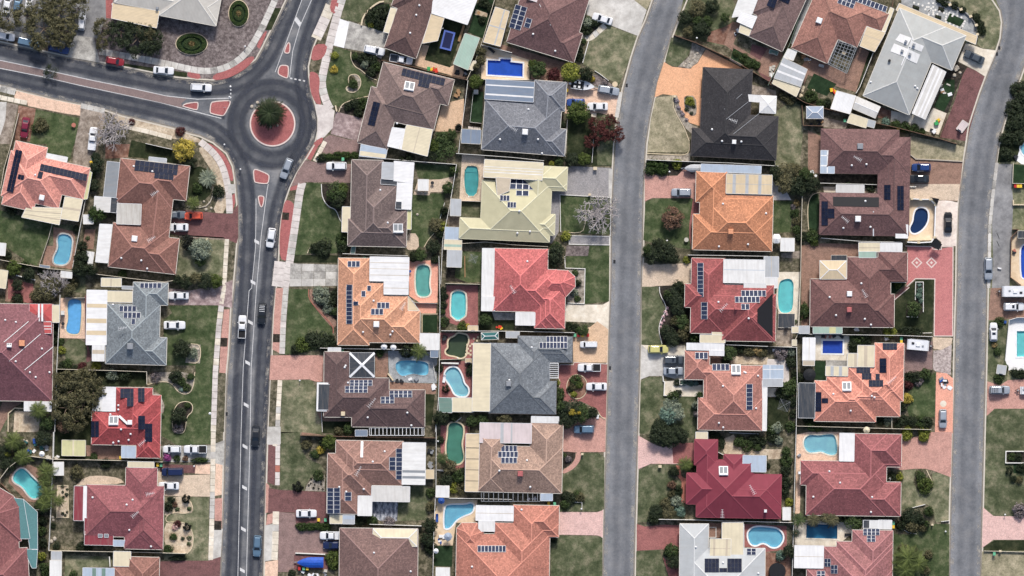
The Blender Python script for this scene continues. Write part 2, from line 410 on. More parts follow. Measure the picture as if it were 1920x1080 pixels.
def maxrects(corners,deg):
 t=-math.radians(deg);u=(math.cos(t),math.sin(t));v=(-math.sin(t),math.cos(t))
 loc=[]
 for a,b in corners:
  x0,y0,x1,y1=[q[0]*w[0]+q[1]*w[1]for q in(a,b)for w in(u,v)]
  loc.append((min(x0,x1),min(y0,y1),max(x0,x1),max(y0,y1)))
 def snap(vals):
  out=[]
  for q in sorted(vals):
   if out and q-out[-1][-1]<.45:out[-1].append(q)
   else:out.append([q])
  mp={q:sum(c)/len(c)for c in out for q in c}
  return mp
 mx,my=snap([q for r in loc for q in(r[0],r[2])]),snap([q for r in loc for q in(r[1],r[3])])
 loc=[(mx[r[0]],my[r[1]],mx[r[2]],my[r[3]])for r in loc]
 xs,ys=sorted(set(mx.values())),sorted(set(my.values()))
 fill=[[any(r[0]<=xs[i]+1e-6 and r[2]>=xs[i+1]-1e-6 and r[1]<=ys[j]+1e-6 and r[3]>=ys[j+1]-1e-6 for r in loc)for j in range(len(ys)-1)]for i in range(len(xs)-1)]
 nx,ny=len(xs)-1,len(ys)-1
 ok=lambda i0,j0,i1,j1:0<=i0 and 0<=j0 and i1<=nx and j1<=ny and all(fill[i][j]for i in range(i0,i1)for j in range(j0,j1))
 res=[]
 for i0 in range(nx):
  for i1 in range(i0+1,nx+1):
   for j0 in range(ny):
    for j1 in range(j0+1,ny+1):
     if ok(i0,j0,i1,j1)and not(ok(i0-1,j0,i1,j1)or ok(i0,j0-1,i1,j1)or ok(i0,j0,i1+1,j1)or ok(i0,j0,i1,j1+1)):
      res.append((xs[i0],ys[j0],xs[i1],ys[j1]))
 back=lambda x,y:(x*u[0]+y*v[0],x*u[1]+y*v[1])
 return[[back(r[0],r[1]),back(r[2],r[1]),back(r[2],r[3]),back(r[0],r[3])]for r in res]
def clip(poly,f):
 out=[];n=len(poly)
 for i in range(n):
  a,b=poly[i],poly[(i+1)%n];fa,fb=f[0]*a[0]+f[1]*a[1]+f[2],f[0]*b[0]+f[1]*b[1]+f[2]
  if fa>=-1e-7:out.append(a)
  if(fa>1e-7 and fb<-1e-7)or(fa<-1e-7 and fb>1e-7):
   t=fa/(fa-fb);out.append((a[0]+(b[0]-a[0])*t,a[1]+(b[1]-a[1])*t))
 return out
class Roof:
 def __init__(s,polys,z,pitch,gables=None):
  s.z,s.k=z,math.tan(math.radians(pitch));s.polys=polys;s.E=[]
  for pi,p in enumerate(polys):
   e=[]
   for i in range(len(p)):
    a,b=p[i],p[(i+1)%len(p)];dx,dy=b[0]-a[0],b[1]-a[1];l=math.hypot(dx,dy)
    n=(-dy/l,dx/l);e.append((n[0],n[1],-(n[0]*a[0]+n[1]*a[1]),(dx/l,dy/l),a))
   s.E.append(e)
  s.G=gables or[set()]*len(polys)
 def dist(s,e,p):return e[0]*p[0]+e[1]*p[1]+e[2]
 def faces(s,pi):
  E=s.E[pi];out={}
  for i,e in enumerate(E):
   if i in s.G[pi]:continue
   q=list(s.polys[pi])
   for k,f in enumerate(E):
    if k!=i and k not in s.G[pi]:
     q=clip(q,(f[0]-e[0],f[1]-e[1],f[2]-e[2]))
     if len(q)<3:break
   if len(q)>=3 and abs(area(q))>1e-3:out[i]=q
  return out
 def cons(s,pi,e,qi):
  """linear constraints under which roof qi lies above plane e of roof pi; None when it never does"""
  r=[]
  for k,f in enumerate(s.E[qi]):
   if k in s.G[qi]:c=(f[0],f[1],f[2])
   else:c=(f[0]-e[0],f[1]-e[1],f[2]-e[2])
   if math.hypot(c[0],c[1])<1e-5:
    if abs(c[2])<1e-3:
     if qi<pi:continue
     return None
    if c[2]<0:return None
    continue
   r.append(c)
  return r
 def pieces(s):
  out=[]
  for pi in range(len(s.polys)):
   for i,q in s.faces(pi).items():
    ps=[q];e=s.E[pi][i]
    for qi in range(len(s.polys)):
     if qi==pi:continue
     c=s.cons(pi,e,qi)
     if c is None:continue
     nx=[]
     for p in ps:
      rem=p
      for f in c:
       o=clip(rem,(-f[0],-f[1],-f[2]))
       if len(o)>=3 and abs(area(o))>1e-3:nx.append(o)
       rem=clip(rem,f)
       if len(rem)<3 or abs(area(rem))<1e-3:rem=None;break
     ps=nx
     if not ps:break
    out+=[(p,e)for p in ps]
  return out
 def ridges(s):
  segs=[]
  for pi in range(len(s.polys)):
   E=s.E[pi]
   for i,q in s.faces(pi).items():
    e=E[i]
    for a,b in zip(q,q[1:]+q[:1]):
     if math.hypot(a[0]-b[0],a[1]-b[1])<.3:continue
     m=((a[0]+b[0])/2,(a[1]+b[1])/2)
     if s.dist(e,m)<.02:continue
     if not any(k>i and k not in s.G[pi]and abs(s.dist(E[k],m)-s.dist(e,m))<1e-3 for k in range(len(E))):continue
     iv=[(0.,1.)]
     for qi in range(len(s.polys)):
      if qi==pi:continue
      lo,hi=0.,1.;eps=-2e-3 if qi<pi else 2e-3
      for k,f in enumerate(s.E[qi]):
       ga=0 if k in s.G[qi]else 1
       fa,fb=s.dist(f,a)-ga*s.dist(e,a)-eps,s.dist(f,b)-ga*s.dist(e,b)-eps
       if fa<=0 and fb<=0:lo,hi=1,0;break
       if fa<0:lo=max(lo,fa/(fa-fb))
       elif fb<0:hi=min(hi,fa/(fa-fb))
      if lo<hi:
       iv=[w for(x,y)in iv for w in((x,min(y,lo)),(max(x,hi),y))if w[1]-w[0]>.02]
     for x,y in iv:
      pt=lambda t:Vector((a[0]+(b[0]-a[0])*t,a[1]+(b[1]-a[1])*t,s.z+s.k*(s.dist(e,a)+(s.dist(e,b)-s.dist(e,a))*t)))
      if(pt(y)-pt(x)).length>.35:segs.append((pt(x),pt(y)))
  return segs
 def outline(s):
  segs=[]
  for pi,p in enumerate(s.polys):
   for i,e in enumerate(s.E[pi]):
    a,b=p[i],p[(i+1)%len(p)];iv=[(0.,1.)]
    for qi in range(len(s.polys)):
     if qi==pi:continue
     lo,hi=0.,1.
     for f in s.E[qi]:
      fa,fb=s.dist(f,a),s.dist(f,b)
      if abs(fa)<2e-3 and abs(fb)<2e-3:
       if f[0]*e[0]+f[1]*e[1]>0 and qi>pi:lo,hi=1,0;break
       continue
      if fa<=1e-4 and fb<=1e-4:lo,hi=1,0;break
      if fa<0:lo=max(lo,fa/(fa-fb))
      elif fb<0:hi=min(hi,fa/(fa-fb))
     if lo<hi:iv=[w for(x,y)in iv for w in((x,min(y,lo)),(max(x,hi),y))if w[1]-w[0]>.01]
    pt=lambda t:(a[0]+(b[0]-a[0])*t,a[1]+(b[1]-a[1])*t)
    segs+=[(pt(x),pt(y),(e[0],e[1]))for x,y in iv]
  return segs
 def plane(s,p):
  best=None
  for pi,E in enumerate(s.E):
   if all(s.dist(e,p)>=-.6 for e in E):
    e=min((e for k,e in enumerate(E)if k not in s.G[pi]),key=lambda e:s.dist(e,p));h=s.dist(e,p)
    if best is None or h>best[0]:best=(h,e)
  if best is None:return s.z+.1,(0,0)
  h,e=best
  return s.z+s.k*h,(s.k*e[0],s.k*e[1])
 def mesh(s,mb,o,thick=.0):
  for p,e in s.pieces():
   pts=[(x-o[0],y-o[1],s.z+s.k*s.dist(e,(x,y))-o[2])for x,y in p]
   if len(pts)<3:continue
   cs=math.sqrt(1+s.k*s.k)
   uv=[((x-e[4][0])*e[3][0]+(y-e[4][1])*e[3][1],s.dist(e,(x,y))*cs)for x,y in p]
   mb.face(pts,0,uv)
  for pi,p in enumerate(s.polys):
   for gi in s.G[pi]:
    a,b=p[gi],p[(gi+1)%len(p)]
    for q in(a,b):pass
    m=((a[0]+b[0])/2,(a[1]+b[1])/2)
    hm=min(s.dist(e,m)for k,e in enumerate(s.E[pi])if k not in s.G[pi])
    mb.face([(a[0]-o[0],a[1]-o[1],s.z-o[2]),(b[0]-o[0],b[1]-o[1],s.z-o[2]),(m[0]-o[0],m[1]-o[1],s.z+s.k*hm-o[2])])
def inset(poly,d):
 return offset(poly,d,True)
class Hs:pass
H=None
WIN=None
def window_mesh():
 global WIN
 m=MB();m.box(-.5,-.03,0,.5,.0,1,0);WIN={}
 f=MB()
 for a in((-.5,0,-.44,1),(.44,0,.5,1),(-.03,.06,.03,.94)):f.box(a[0],-.07,a[1],a[2],-.005,a[3])
 for z0,z1 in((0,.06),(.94,1)):f.box(-.44,-.07,z0,.44,-.005,z1)
 WIN['frame']=f.mesh('window_frame','white_metal')
 p=MB();p.box(-.44,-.04,.06,-.03,-.006,.94);p.box(.03,-.04,.06,.44,-.006,.94);WIN['pane']=p.mesh('window_pane','glass_pane')
 gd=MB()
 for k in range(4):gd.box(-.5,-.05-(.004 if k%2 else 0),k*.25+.005,.5,-.005,k*.25+.245)
 WIN['garage']=gd.mesh('garage_door','white_metal')
window_mesh()
def house(label,roof,rects,deg=0,pitch=23,eave=2.65,polys=(),gut='gutter',wall='brick_wall',cat='house',name='house',over=.5,gables=None,raw=False,nowin=False):
 """rects: opposite eave corners as traced; all their maximal rectangles give the hipped roof"""
 global H
 z=eave
 cs=[(W(r[0],r[1],z),W(r[2],r[3],z))for r in rects]
 pl=[rect_poly(a,b,deg)for a,b in cs]if raw else maxrects(cs,deg)
 for q in polys:
  pp=[tuple(W(x,y,z)[:2])for x,y in pairs(q)]
  pl.append(pp if area(pp)>0 else pp[::-1])
 R=Roof(pl,z,pitch,gables)
 allp=[p for q in pl for p in q];o=Vector((sum(p[0]for p in allp)/len(allp),sum(p[1]for p in allp)/len(allp),ZG))
 root=obj(name,None,None,o);tag(root,label,cat)
 H=Hs();H.root,H.R,H.o,H.deg,H.label,H.roofmat=root,R,o,deg,label,roof
 mb=MB();R.mesh(mb,o);mname=('tile_' if 'tile_'+roof in MATS else 'roof_')+roof
 H.roof=mb.build('roof',mname,root)
 for a,b in R.ridges():
  m=MB();a2,b2=a-o,b-o;d=(b2-a2).normalized();sd_=d.cross(Vector((0,0,1))).normalized();w=.17
  up=Vector((0,0,1))
  A=[a2+sd_*w-up*.06,a2+sd_*w*.5+up*.05,a2-sd_*w*.5+up*.05,a2-sd_*w-up*.06]
  m.hexa(A,[p+(b2-a2)for p in A]);m.build('ridge_cap','cap_'+roof,root)
 gm=MB()
 for a,b,n in R.outline():
  d=Vector((b[0]-a[0],b[1]-a[1])).normalized()*.0
  p0,p1=Vector((a[0]-n[0]*.1-o[0],a[1]-n[1]*.1-o[1],0)),Vector((b[0]-n[0]*.1-o[0],b[1]-n[1]*.1-o[1],0))
  i0,i1=p0+Vector((n[0]*.1,n[1]*.1,0)),p1+Vector((n[0]*.1,n[1]*.1,0))
  lo=[Vector((*v[:2],z-.18-o[2]))for v in(p0,p1,i1,i0)];hi=[v+Vector((0,0,.17))for v in lo]
  gm.hexa(lo,hi)
 gm.build('gutter',gut,root)
 sf=MB()
 if not gables:
  wr=Roof([inset(p,over)for p in pl],z,pitch)
 else:wr=Roof([inset(p,.12)for p in pl],z,pitch)
 wm=MB();ws=wr.outline()
 for a,b,n in ws:
  wm.face([(a[0]-o[0],a[1]-o[1],-.1),(b[0]-o[0],b[1]-o[1],-.1),(b[0]-o[0],b[1]-o[1],z-o[2]+.12),(a[0]-o[0],a[1]-o[1],z-o[2]+.12)])
 wm.build('wall',wall,root)
 if not nowin:
  for a,b,n in ws:
   L=math.hypot(b[0]-a[0],b[1]-a[1])
   if L<2.6:continue
   for t in([.5]if L<7 else[.28,.72]):
    c=(a[0]+(b[0]-a[0])*t-o[0],a[1]+(b[1]-a[1])*t-o[1],.95)
    w=obj('window',WIN['frame'],root,c,math.atan2(n[1],n[0])-math.pi/2,(1.6,1,1.1));obj('pane',WIN['pane'],w)
 return root
def _on_roof(x,y,dz=0.0):
 p=W(x,y,3.4);h,gr=H.R.plane(p);p=W(x,y,h);h,gr=H.R.plane(p)
 return Vector((p[0],p[1],h+dz)),gr
SPM=None
def sol(cx,cy,deg,cols,rows,pw,ph,skip=(),dark=False,frame=True):
 """array of solar panels lying on the roof slope; pw, ph = pitch of one panel on the sheet"""
 global SPM
 if SPM is None:
  SPM={}
  for key,mm in(('b','dark_metal'),('s','white_metal')):
   m=MB();m.box(-.5,-.5,-.03,.5,.5,.0,0);m.box(-.465,-.475,.0,.465,.475,.012,1)if key=='b' else m.box(-.45,-.465,.0,.45,.465,.012,1)
   SPM[key]=m.mesh('solar_panel',[mm,'solar_cells'])
 t=math.radians(deg);ux,uy=math.cos(t),math.sin(t)
 pc,gr=_on_roof(cx,cy)
 h0,g0=H.R.plane(pc)
 for i in range(cols):
  for j in range(rows):
   if(i,j)in skip:continue
   du,dv=(i-(cols-1)/2)*pw,(j-(rows-1)/2)*ph
   x,y=cx+du*ux-dv*uy,cy+du*uy+dv*ux
   q=W(x,y,pc[2]);z=h0+g0[0]*(q[0]-pc[0])+g0[1]*(q[1]-pc[1])+.13
   q=W(x,y,z)
   k=S/4
   U=Vector((ux,-uy,0))*pw*k*.975;V=Vector((uy,ux,0))*ph*k*.975
   U.z=g0[0]*U.x+g0[1]*U.y;V.z=g0[0]*V.x+g0[1]*V.y
   N=U.cross(V).normalized()
   o=obj('solar_panel',SPM['b' if dark else 's'],H.root)
   mw=Matrix(((U.x,V.x,N.x,q.x-H.o.x),(U.y,V.y,N.y,q.y-H.o.y),(U.z,V.z,N.z,z-H.o.z),(0,0,0,1)))
   o.matrix_local=mw
   o.color=(1,1,1,1)if not dark else(.45,.45,.5,1)
def pool_mat_on_roof(pts,mat='pool_mat',name='pool_heating_mat',label='black solar pool heating mat on the roof slope'):
 mb=MB();ps=[];pp=pairs(pts);pc,g0=_on_roof(sum(p[0]for p in pp)/len(pp),sum(p[1]for p in pp)/len(pp))
 for x,y in pp:
  p=W(x,y,pc.z);p=W(x,y,pc.z+g0[0]*(p.x-pc.x)+g0[1]*(p.y-pc.y));p.z+=.09;ps.append(p-H.o)
 if area(ps)<0:ps=ps[::-1]
 mb.hexa([p-Vector((0,0,.05))for p in ps],ps);o=mb.build(name,mat,H.root)
 if label:o['label']=label
VM={}
def vent(x,y,kind='vent'):
 if not VM:
  m=MB();m.cyl((0,0),.12,-.2,.22,10);m.cyl((0,0),.24,.22,.34,12,r1=.1);VM['vent']=m.mesh('roof_vent','white_metal')
 p,_=_on_roof(x,y);obj('roof_vent',VM['vent'],H.root,p-H.o)
def cooler(x,y,mat='offwhite',s=1.0,deg=None):
 p,_=_on_roof(x,y);m=MB()
 m.hexa([(a*.55*s,b*.55*s,-.35)for a,b in((-1,-1),(1,-1),(1,1),(-1,1))],[(a*.55*s,b*.55*s,.55)for a,b in((-1,-1),(1,-1),(1,1),(-1,1))])
 m.hexa([(a*.6*s,b*.6*s,.55)for a,b in((-1,-1),(1,-1),(1,1),(-1,1))],[(a*.5*s,b*.5*s,.72)for a,b in((-1,-1),(1,-1),(1,1),(-1,1))])
 c=m.build('air_cooler',{'offwhite':'white_metal','grey':'grey_metal','red':'cap_red30','tan':'limestone','terra':'cap_amber'}[mat],H.root,p-H.o);c.rotation_euler.z=-math.radians(H.deg if deg is None else deg)
 l=MB()
 for k in range(4):
  for sx in(-1,1):l.box(sx*.56*s-.01,-.45*s,-.1+k*.15,sx*.56*s+.01,.45*s,-.03+k*.15)
 l.build('louvre','grey_metal',c)
def hotwater(x,y,w=70,h=70,deg=None):
 """solar water heater: two collectors below a white tank"""
 deg=H.deg if deg is None else deg
 p,gr=_on_roof(x,y,.14);t=math.radians(deg);k=S/4
 U=Vector((math.cos(t),-math.sin(t),0))*w*k/2;V=Vector((-math.sin(t),-math.cos(t),0))*h*k/2
 for v in(U,V):v.z=gr[0]*v.x+gr[1]*v.y
 n=U.cross(V).normalized();n=n if n.z>0 else-n
 b=p-H.o
 r=MB();r.hexa([b+U*a+V*c for a,c in((-1,-1),(1,-1),(1,1),(-1,1))],[b+U*a+V*c+n*.08 for a,c in((-1,-1),(1,-1),(1,1),(-1,1))])
 o=r.build('solar_water_heater','white_metal',H.root)
 for sx in(-.46,.46):
  c=MB();q=[b+U*(sx+a*.38)+V*(-.18+d*.66)+n*.085 for a,d in((-1,-1),(1,-1),(1,1),(-1,1))]
  if(q[1]-q[0]).cross(q[2]-q[1]).z<0:q=q[::-1]
  c.hexa(q,[v+n*.02 for v in q]);c.build('collector','sheet_grey',o)
 tk=MB();tk.tube([b+V*.82-U*.95+n*.3,b+V*.82+U*.95+n*.3],.25,12);tk.build('tank','white_metal',o)
def antenna(x,y,deg=30,L=.9):
 p,_=_on_roof(x,y);b=p-H.o;m=MB();m.tube([b-Vector((0,0,.2)),b+Vector((0,0,1.6))],.03,5)
 t=math.radians(deg);d=Vector((math.cos(t),math.sin(t),0));s=Vector((-d.y,d.x,0));top=b+Vector((0,0,1.5))
 m.bar(top-d*L,top+d*L,.05,.05)
 for k in range(6):m.bar(top+d*(k/2.5-1)*L-s*(.5-k*.05),top+d*(k/2.5-1)*L+s*(.5-k*.05),.045,.045)
 m.build('antenna','offwhite_metal' if 'offwhite_metal' in MATS else 'white_metal',H.root)
POSTM=None
def flat_roof(name,parent,o,quad,mat,z,strips=(),ribs='v',fall=.12,fascia='white_metal',posts=True,thick=.07,smat='sheet_buff',base=0):
 """sheet roof on posts; quad = four world points, first to second is the u side"""
 global POSTM
 q=[Vector((p[0],p[1],0))for p in quad]
 if area(q)<0:q=[q[0],q[3],q[2],q[1]];
 lu,lv=(q[1]-q[0]).length,(q[3]-q[0]).length
 zz=[z,z,z+fall,z+fall]
 def bil(u,v,dz=0):
  p=(q[0]*(1-u)+q[1]*u)*(1-v)+(q[3]*(1-u)+q[2]*u)*v
  return Vector((p.x-o[0],p.y-o[1],(zz[0]*(1-v)+zz[2]*v)+dz-o[2]))
 m=MB();cor=((0,0),(1,0),(1,1),(0,1))
 top=[bil(*c)for c in cor];lo=[bil(*c,-thick)for c in cor]
 uv=[(u*lu,v*lv)if ribs=='v' else(v*lv,u*lu)for u,v in cor]
 m.face(top,0,uv);m.face(lo[::-1],0)
 for i in range(4):j=(i+1)%4;m.face([lo[i],lo[j],top[j],top[i]],0)
 r=m.build(name,mat,parent)
 for ax,t0,t1 in strips:
  c=((t0,.01),(t1,.01),(t1,.99),(t0,.99))if ax=='u' else((.01,t0),(.99,t0),(.99,t1),(.01,t1))
  s_=MB();tp=[bil(*k,.012)for k in c]
  s_.face(tp,0,[(u*lu,v*lv)if ribs=='v' else(v*lv,u*lu)for u,v in c]);lo2=[p-Vector((0,0,.014))for p in tp]
  for i in range(4):j=(i+1)%4;s_.face([lo2[i],lo2[j],tp[j],tp[i]],0)
  s_.build('translucent_sheet',smat,r)
 fb=MB()
 for(a,b)in((0,1),(1,2),(2,3),(3,0)):
  d=(top[b]-top[a]).normalized();n=Vector((d.y,-d.x,0))
  A,B=top[a]+n*.04-Vector((0,0,.06)),top[b]+n*.04-Vector((0,0,.06));fb.bar(A,B,.07,.16)
 fb.build('fascia',fascia,r)
 if posts:
  if POSTM is None:
   pm=MB();pm.box(-.05,-.05,0,.05,.05,1);POSTM=pm.mesh('post','white_metal')
  for u,v in((.04,.04),(.96,.04),(.96,.96),(.04,.96)):
   p=bil(u,v);obj('post',POSTM,r if base else parent,(p.x,p.y,0),0,(1,1,p.z-thick))
 return r
SH=lambda m:'sheet_'+m if 'sheet_'+m in MATS else m
def pq(mat,quad,**k):return pat(0,0,0,0,mat=mat,quad=quad,**k)
def sq(mat,label,h,quad,**k):return shed(0,0,0,0,0,mat,label,h,quad=quad,**k)
def pat(x0,y0,x1,y1,deg=None,mat='sheet_white',z=2.85,strips=(),ribs='v',fall=.12,name='patio_roof',quad=None,smat='sheet_buff',posts=True,fascia='white_metal'):
 deg=H.deg if deg is None else deg
 q=[W(a,b,z)for a,b in pairs(quad)]if quad else rect_poly(W(x0,y0,z),W(x1,y1,z),deg)
 return flat_roof(name,H.root,H.o,q,SH(mat),z,strips,ribs,fall,fascia,posts,smat=SH(smat))
def hip_patio(x0,y0,x1,y1,deg=None,roof='sheet_cream',z=2.8,pitch=16,name='patio_roof',poly=None,flash='white_metal'):
 deg=H.deg if deg is None else deg
 pl=[rect_poly(W(x0,y0,z),W(x1,y1,z),deg)]if poly is None else[[tuple(W(a,b,z)[:2])for a,b in pairs(poly)]]
 pl=[p if area(p)>0 else p[::-1]for p in pl]
 R=Roof(pl,z,pitch);mb=MB();R.mesh(mb,H.o);o=mb.build(name,roof,H.root)
 cp=MB()
 for a,b in R.ridges():cp.bar(a-H.o,b-H.o,.16,.06)
 cp.build('ridge_flashing',flash,o)
 fb=MB()
 for a,b,n in R.outline():fb.bar((a[0]-H.o.x,a[1]-H.o.y,z-.08-H.o.z),(b[0]-H.o.x,b[1]-H.o.y,z-.08-H.o.z),.1,.16)
 fb.build('fascia','white_metal',o)
 for p in inset(pl[0],.2):
  m=MB();m.box(-.05,-.05,0,.05,.05,z-.1-ZG);m.build('post','white_metal',H.root,(p[0]-H.o.x,p[1]-H.o.y,0))
 return o
def pergola(x0,y0,x1,y1,deg=None,n=6,axis='u',mat='white_metal',z=2.7,name='pergola',cross=0):
 """open slatted pergola built on to the house: every slat on its own"""
 deg=H.deg if deg is None else deg
 q=[Vector(p)for p in rect_poly(W(x0,y0,z),W(x1,y1,z),deg)];
 A,B,Cc,D=[Vector((p.x-H.o.x,p.y-H.o.y,z-H.o.z))for p in q]
 m=MB()
 for a,b in((A,B),(D,Cc),(A,D),(B,Cc)):m.bar(a,b,.1,.15)
 r=m.build(name,mat,H.root)
 for k in range(n):
  t=(k+.5)/n;a,b=(A.lerp(B,t),D.lerp(Cc,t))if axis=='u' else(A.lerp(D,t),B.lerp(Cc,t))
  s_=MB();s_.bar(a+Vector((0,0,.11)),b+Vector((0,0,.11)),.12,.06);s_.build('slat',mat,r)
 for k in range(cross):
  t=(k+.5)/cross;a,b=(A.lerp(B,t),D.lerp(Cc,t))if axis!='u' else(A.lerp(D,t),B.lerp(Cc,t))
  s_=MB();s_.bar(a+Vector((0,0,.17)),b+Vector((0,0,.17)),.12,.06);s_.build('slat',mat,r)
 for p in(A,B,Cc,D):
  s_=MB();s_.box(-.05,-.05,0,.05,.05,p.z);s_.build('post',mat,H.root,(p.x,p.y,0))
 return r
def shed(x0,y0,x1,y1,deg,mat,label,h=2.1,gable=None,cat='shed',name='garden_shed',wall='fence_cream',strips=(),quad=None,smat='sheet_buff',pitch=9,open_=False,hip=False):
 z=ZG+h;mat,smat=SH(mat),SH(smat)
 q=[W(a,b,z)for a,b in pairs(quad)]if quad else rect_poly(W(x0,y0,z),W(x1,y1,z),deg)
 q=[Vector((p[0],p[1]))for p in q]
 if area(q)<0:q=q[::-1]
 o=sum(q,Vector((0,0)))/4;o=Vector((o.x,o.y,ZG));root=obj(name,None,None,o);tag(root,label,cat)
 if hip or gable:
  gs=None
  if gable:
   lu,lv=(q[1]-q[0]).length,(q[2]-q[1]).length
   gs=[{1,3}if(lu>lv)else{0,2}]
  R=Roof([[tuple(p)for p in q]],z,pitch,gs);mb=MB();R.mesh(mb,o);r=mb.build('roof',mat,root)
  cp=MB()
  for a,b in R.ridges():cp.bar(a-o,b-o,.14,.05)
  if cp.f:cp.build('ridge_flashing','white_metal',r)
  fb=MB()
  for a,b,n in R.outline():fb.bar((a[0]-o.x,a[1]-o.y,h-.05),(b[0]-o.x,b[1]-o.y,h-.05),.08,.12)
  fb.build('fascia','gutter',root)
 else:
  flat_roof('roof',root,o,q,mat,z,strips,posts=False,smat=smat,fascia='gutter')
 if open_:
  for p in inset([tuple(v)for v in q],.15):
   m=MB();m.box(-.05,-.05,0,.05,.05,h-.05);m.build('post','white_metal',root,(p[0]-o.x,p[1]-o.y,0))
 else:
  ip=inset([tuple(v)for v in q],.12);wm=MB();lo=[(p[0]-o.x,p[1]-o.y,-.02)for p in ip];hi=[(p[0],p[1],h-.09)for p in lo]
  wm.hexa(lo,hi);wm.build('wall',wall,root)
  a,b=Vector(lo[0]),Vector(lo[1]);d=(b-a).normalized();n=Vector((d.y,-d.x,0));c=(a+b)/2
  dm=MB();dm.bar(c-d*.45+n*.02+Vector((0,0,.95)),c+d*.45+n*.02+Vector((0,0,.95)),.04,1.7);dm.build('door','grey_metal',root)
 return root
def watermat(name,rgb_floor,tint):
 plain('poolfloor_'+name,rgb_floor,.6,.12,.7,k=.88)
 m=bpy.data.materials.new('water_'+name);m.use_nodes=True;nt=m.node_tree;MATS['water_'+name]=m
 for n in list(nt.nodes):nt.nodes.remove(n)
 out=nd(nt,'ShaderNodeOutputMaterial');tr=nd(nt,'ShaderNodeBsdfTransparent');tr.inputs[0].default_value=(*[v**.3 for v in tint],1)
 gl=nd(nt,'ShaderNodeBsdfGlossy');gl.inputs['Roughness'].default_value=.05
 fr=nd(nt,'ShaderNodeFresnel');fr.inputs[0].default_value=1.33;mx=nd(nt,'ShaderNodeMixShader')
 b=nd(nt,'ShaderNodeBump');b.inputs['Strength'].default_value=.12;b.inputs['Distance'].default_value=.03;ns=noise(nt,3,3,pos(nt));nt.links.new(ns.outputs[0],b.inputs['Height'])
 nt.links.new(b.outputs[0],gl.inputs['Normal']);nt.links.new(fr.outputs[0],mx.inputs[0]);nt.links.new(tr.outputs[0],mx.inputs[1]);nt.links.new(gl.outputs[0],mx.inputs[2]);nt.links.new(mx.outputs[0],out.inputs[0])
def pool(pts,water,label,smooth=2,coping='limestone',cw=.32,depth=.45,cover=None,steps=None,name='swimming_pool',cat='pool'):
 pp=pairs(pts)
 if smooth:pp=chaikin(pp,smooth)
 w=[tuple(W(x,y,ZG)[:2])for x,y in pp]
 if area(w)<0:w=w[::-1]
 o=Vector((sum(p[0]for p in w)/len(w),sum(p[1]for p in w)/len(w),ZG));root=obj(name,None,None,o);tag(root,label,cat)
 POOLHOLES.append(offset(w,-.12))
 lw=[(p[0]-o.x,p[1]-o.y)for p in w]
 ribbon(lw,-cw,.03,-.05,.075,True).build('coping',coping,root)
 n=len(lw);inn=offset(lw,.12)
 b=MB()
 for i in range(n):
  j=(i+1)%n;b.face([(*lw[i],.05),(*lw[j],.05),(*inn[j],-depth*.6),(*inn[i],-depth*.6)])
 inn2=offset(lw,.35)
 for i in range(n):
  j=(i+1)%n;b.face([(*inn[i],-depth*.6),(*inn[j],-depth*.6),(*inn2[j],-depth),(*inn2[i],-depth)])
 b.face([(*p,-depth)for p in inn2]);b.build('basin','poolfloor_'+water,root)
 s=MB();s.face([(*p,-.08)for p in offset(lw,.01)]);wt=s.build('water','water_'+water,root)
 if cover:
  c=MB();q=offset(lw,.12);c.hexa([(*p,-.06)for p in q],[(*p,-.035)for p in q]);c.build('floating_cover',cover,root)
 if steps:
  c=MB();q=[tuple((W(x,y,ZG)-o)[:2])for x,y in pairs(steps)]
  if area(q)<0:q=q[::-1]
  c.hexa([(*p,-depth)for p in q],[(*p,-.35)for p in q]);c.build('step','poolfloor_'+water,root)
 k=MB();i=n//3;p=offset(lw,-.17)[i];k.cyl(p,.13,.07,.085,10);k.build('skimmer_lid','white_metal',root)
 return root
for n,f,t in(('blue',(132,202,250),(.86,.95,1.0)),('sky',(156,214,246),(.85,.96,1)),('royal',(50,100,205),(.75,.85,1)),('teal',(92,178,178),(.8,.97,.96)),('aqua',(125,222,225),(.86,1,.99)),
('green',(92,150,132),(.78,.93,.85)),('pond',(78,92,70),(.8,.9,.8)),('navy',(34,66,110),(.6,.75,.9)),('petrol',(44,110,145),(.7,.88,.95)),('mint',(120,190,180),(.85,.98,.96))):watermat(n,f,t)
plain('cover_blue',(104,176,232),.35,.12,1.2);plain('cover_royal',(40,76,175),.4,.12,1.5)
def F(pts,mat,label,h=1.75,w=.07,z0=ZG,name='boundary_fence',cat='fence',cap=.1,posts=0):
 pp=[tuple(W(x,y,z0+h)[:2])for x,y in pairs(pts)]
 o=Vector((pp[0][0],pp[0][1],z0));root=obj(name,None,None,o);tag(root,label,cat)
 lp=[(p[0]-o.x,p[1]-o.y)for p in pp]
 ribbon(lp,-w/2+.01,w/2-.01,-.05,h-.05).build('sheet',mat,root)
 ribbon(lp,-cap/2,cap/2,h-.052,h).build('cap_rail',mat,root)
 return root
def wall_low(pts,label,mat='limestone',h=.35,w=.22,smooth=0,closed=False,name='garden_wall',cat='garden wall'):
 pp=pairs(pts)
 if smooth:pp=chaikin(pp,smooth,closed)
 wp=[tuple(W(x,y,ZG+h)[:2])for x,y in pp]
 o=wp[0];return tag(ribbon([(p[0]-o[0],p[1]-o[1])for p in wp],-w/2,w/2,-.03,h,closed).build(name,mat,None,(o[0],o[1],ZG)),label,cat)
def edging(pts,label,mat='limestone',w=.16,h=.14,smooth=2,closed=False):
 return wall_low(pts,label,mat,h,w,smooth,closed,'bed_edging','garden edging')
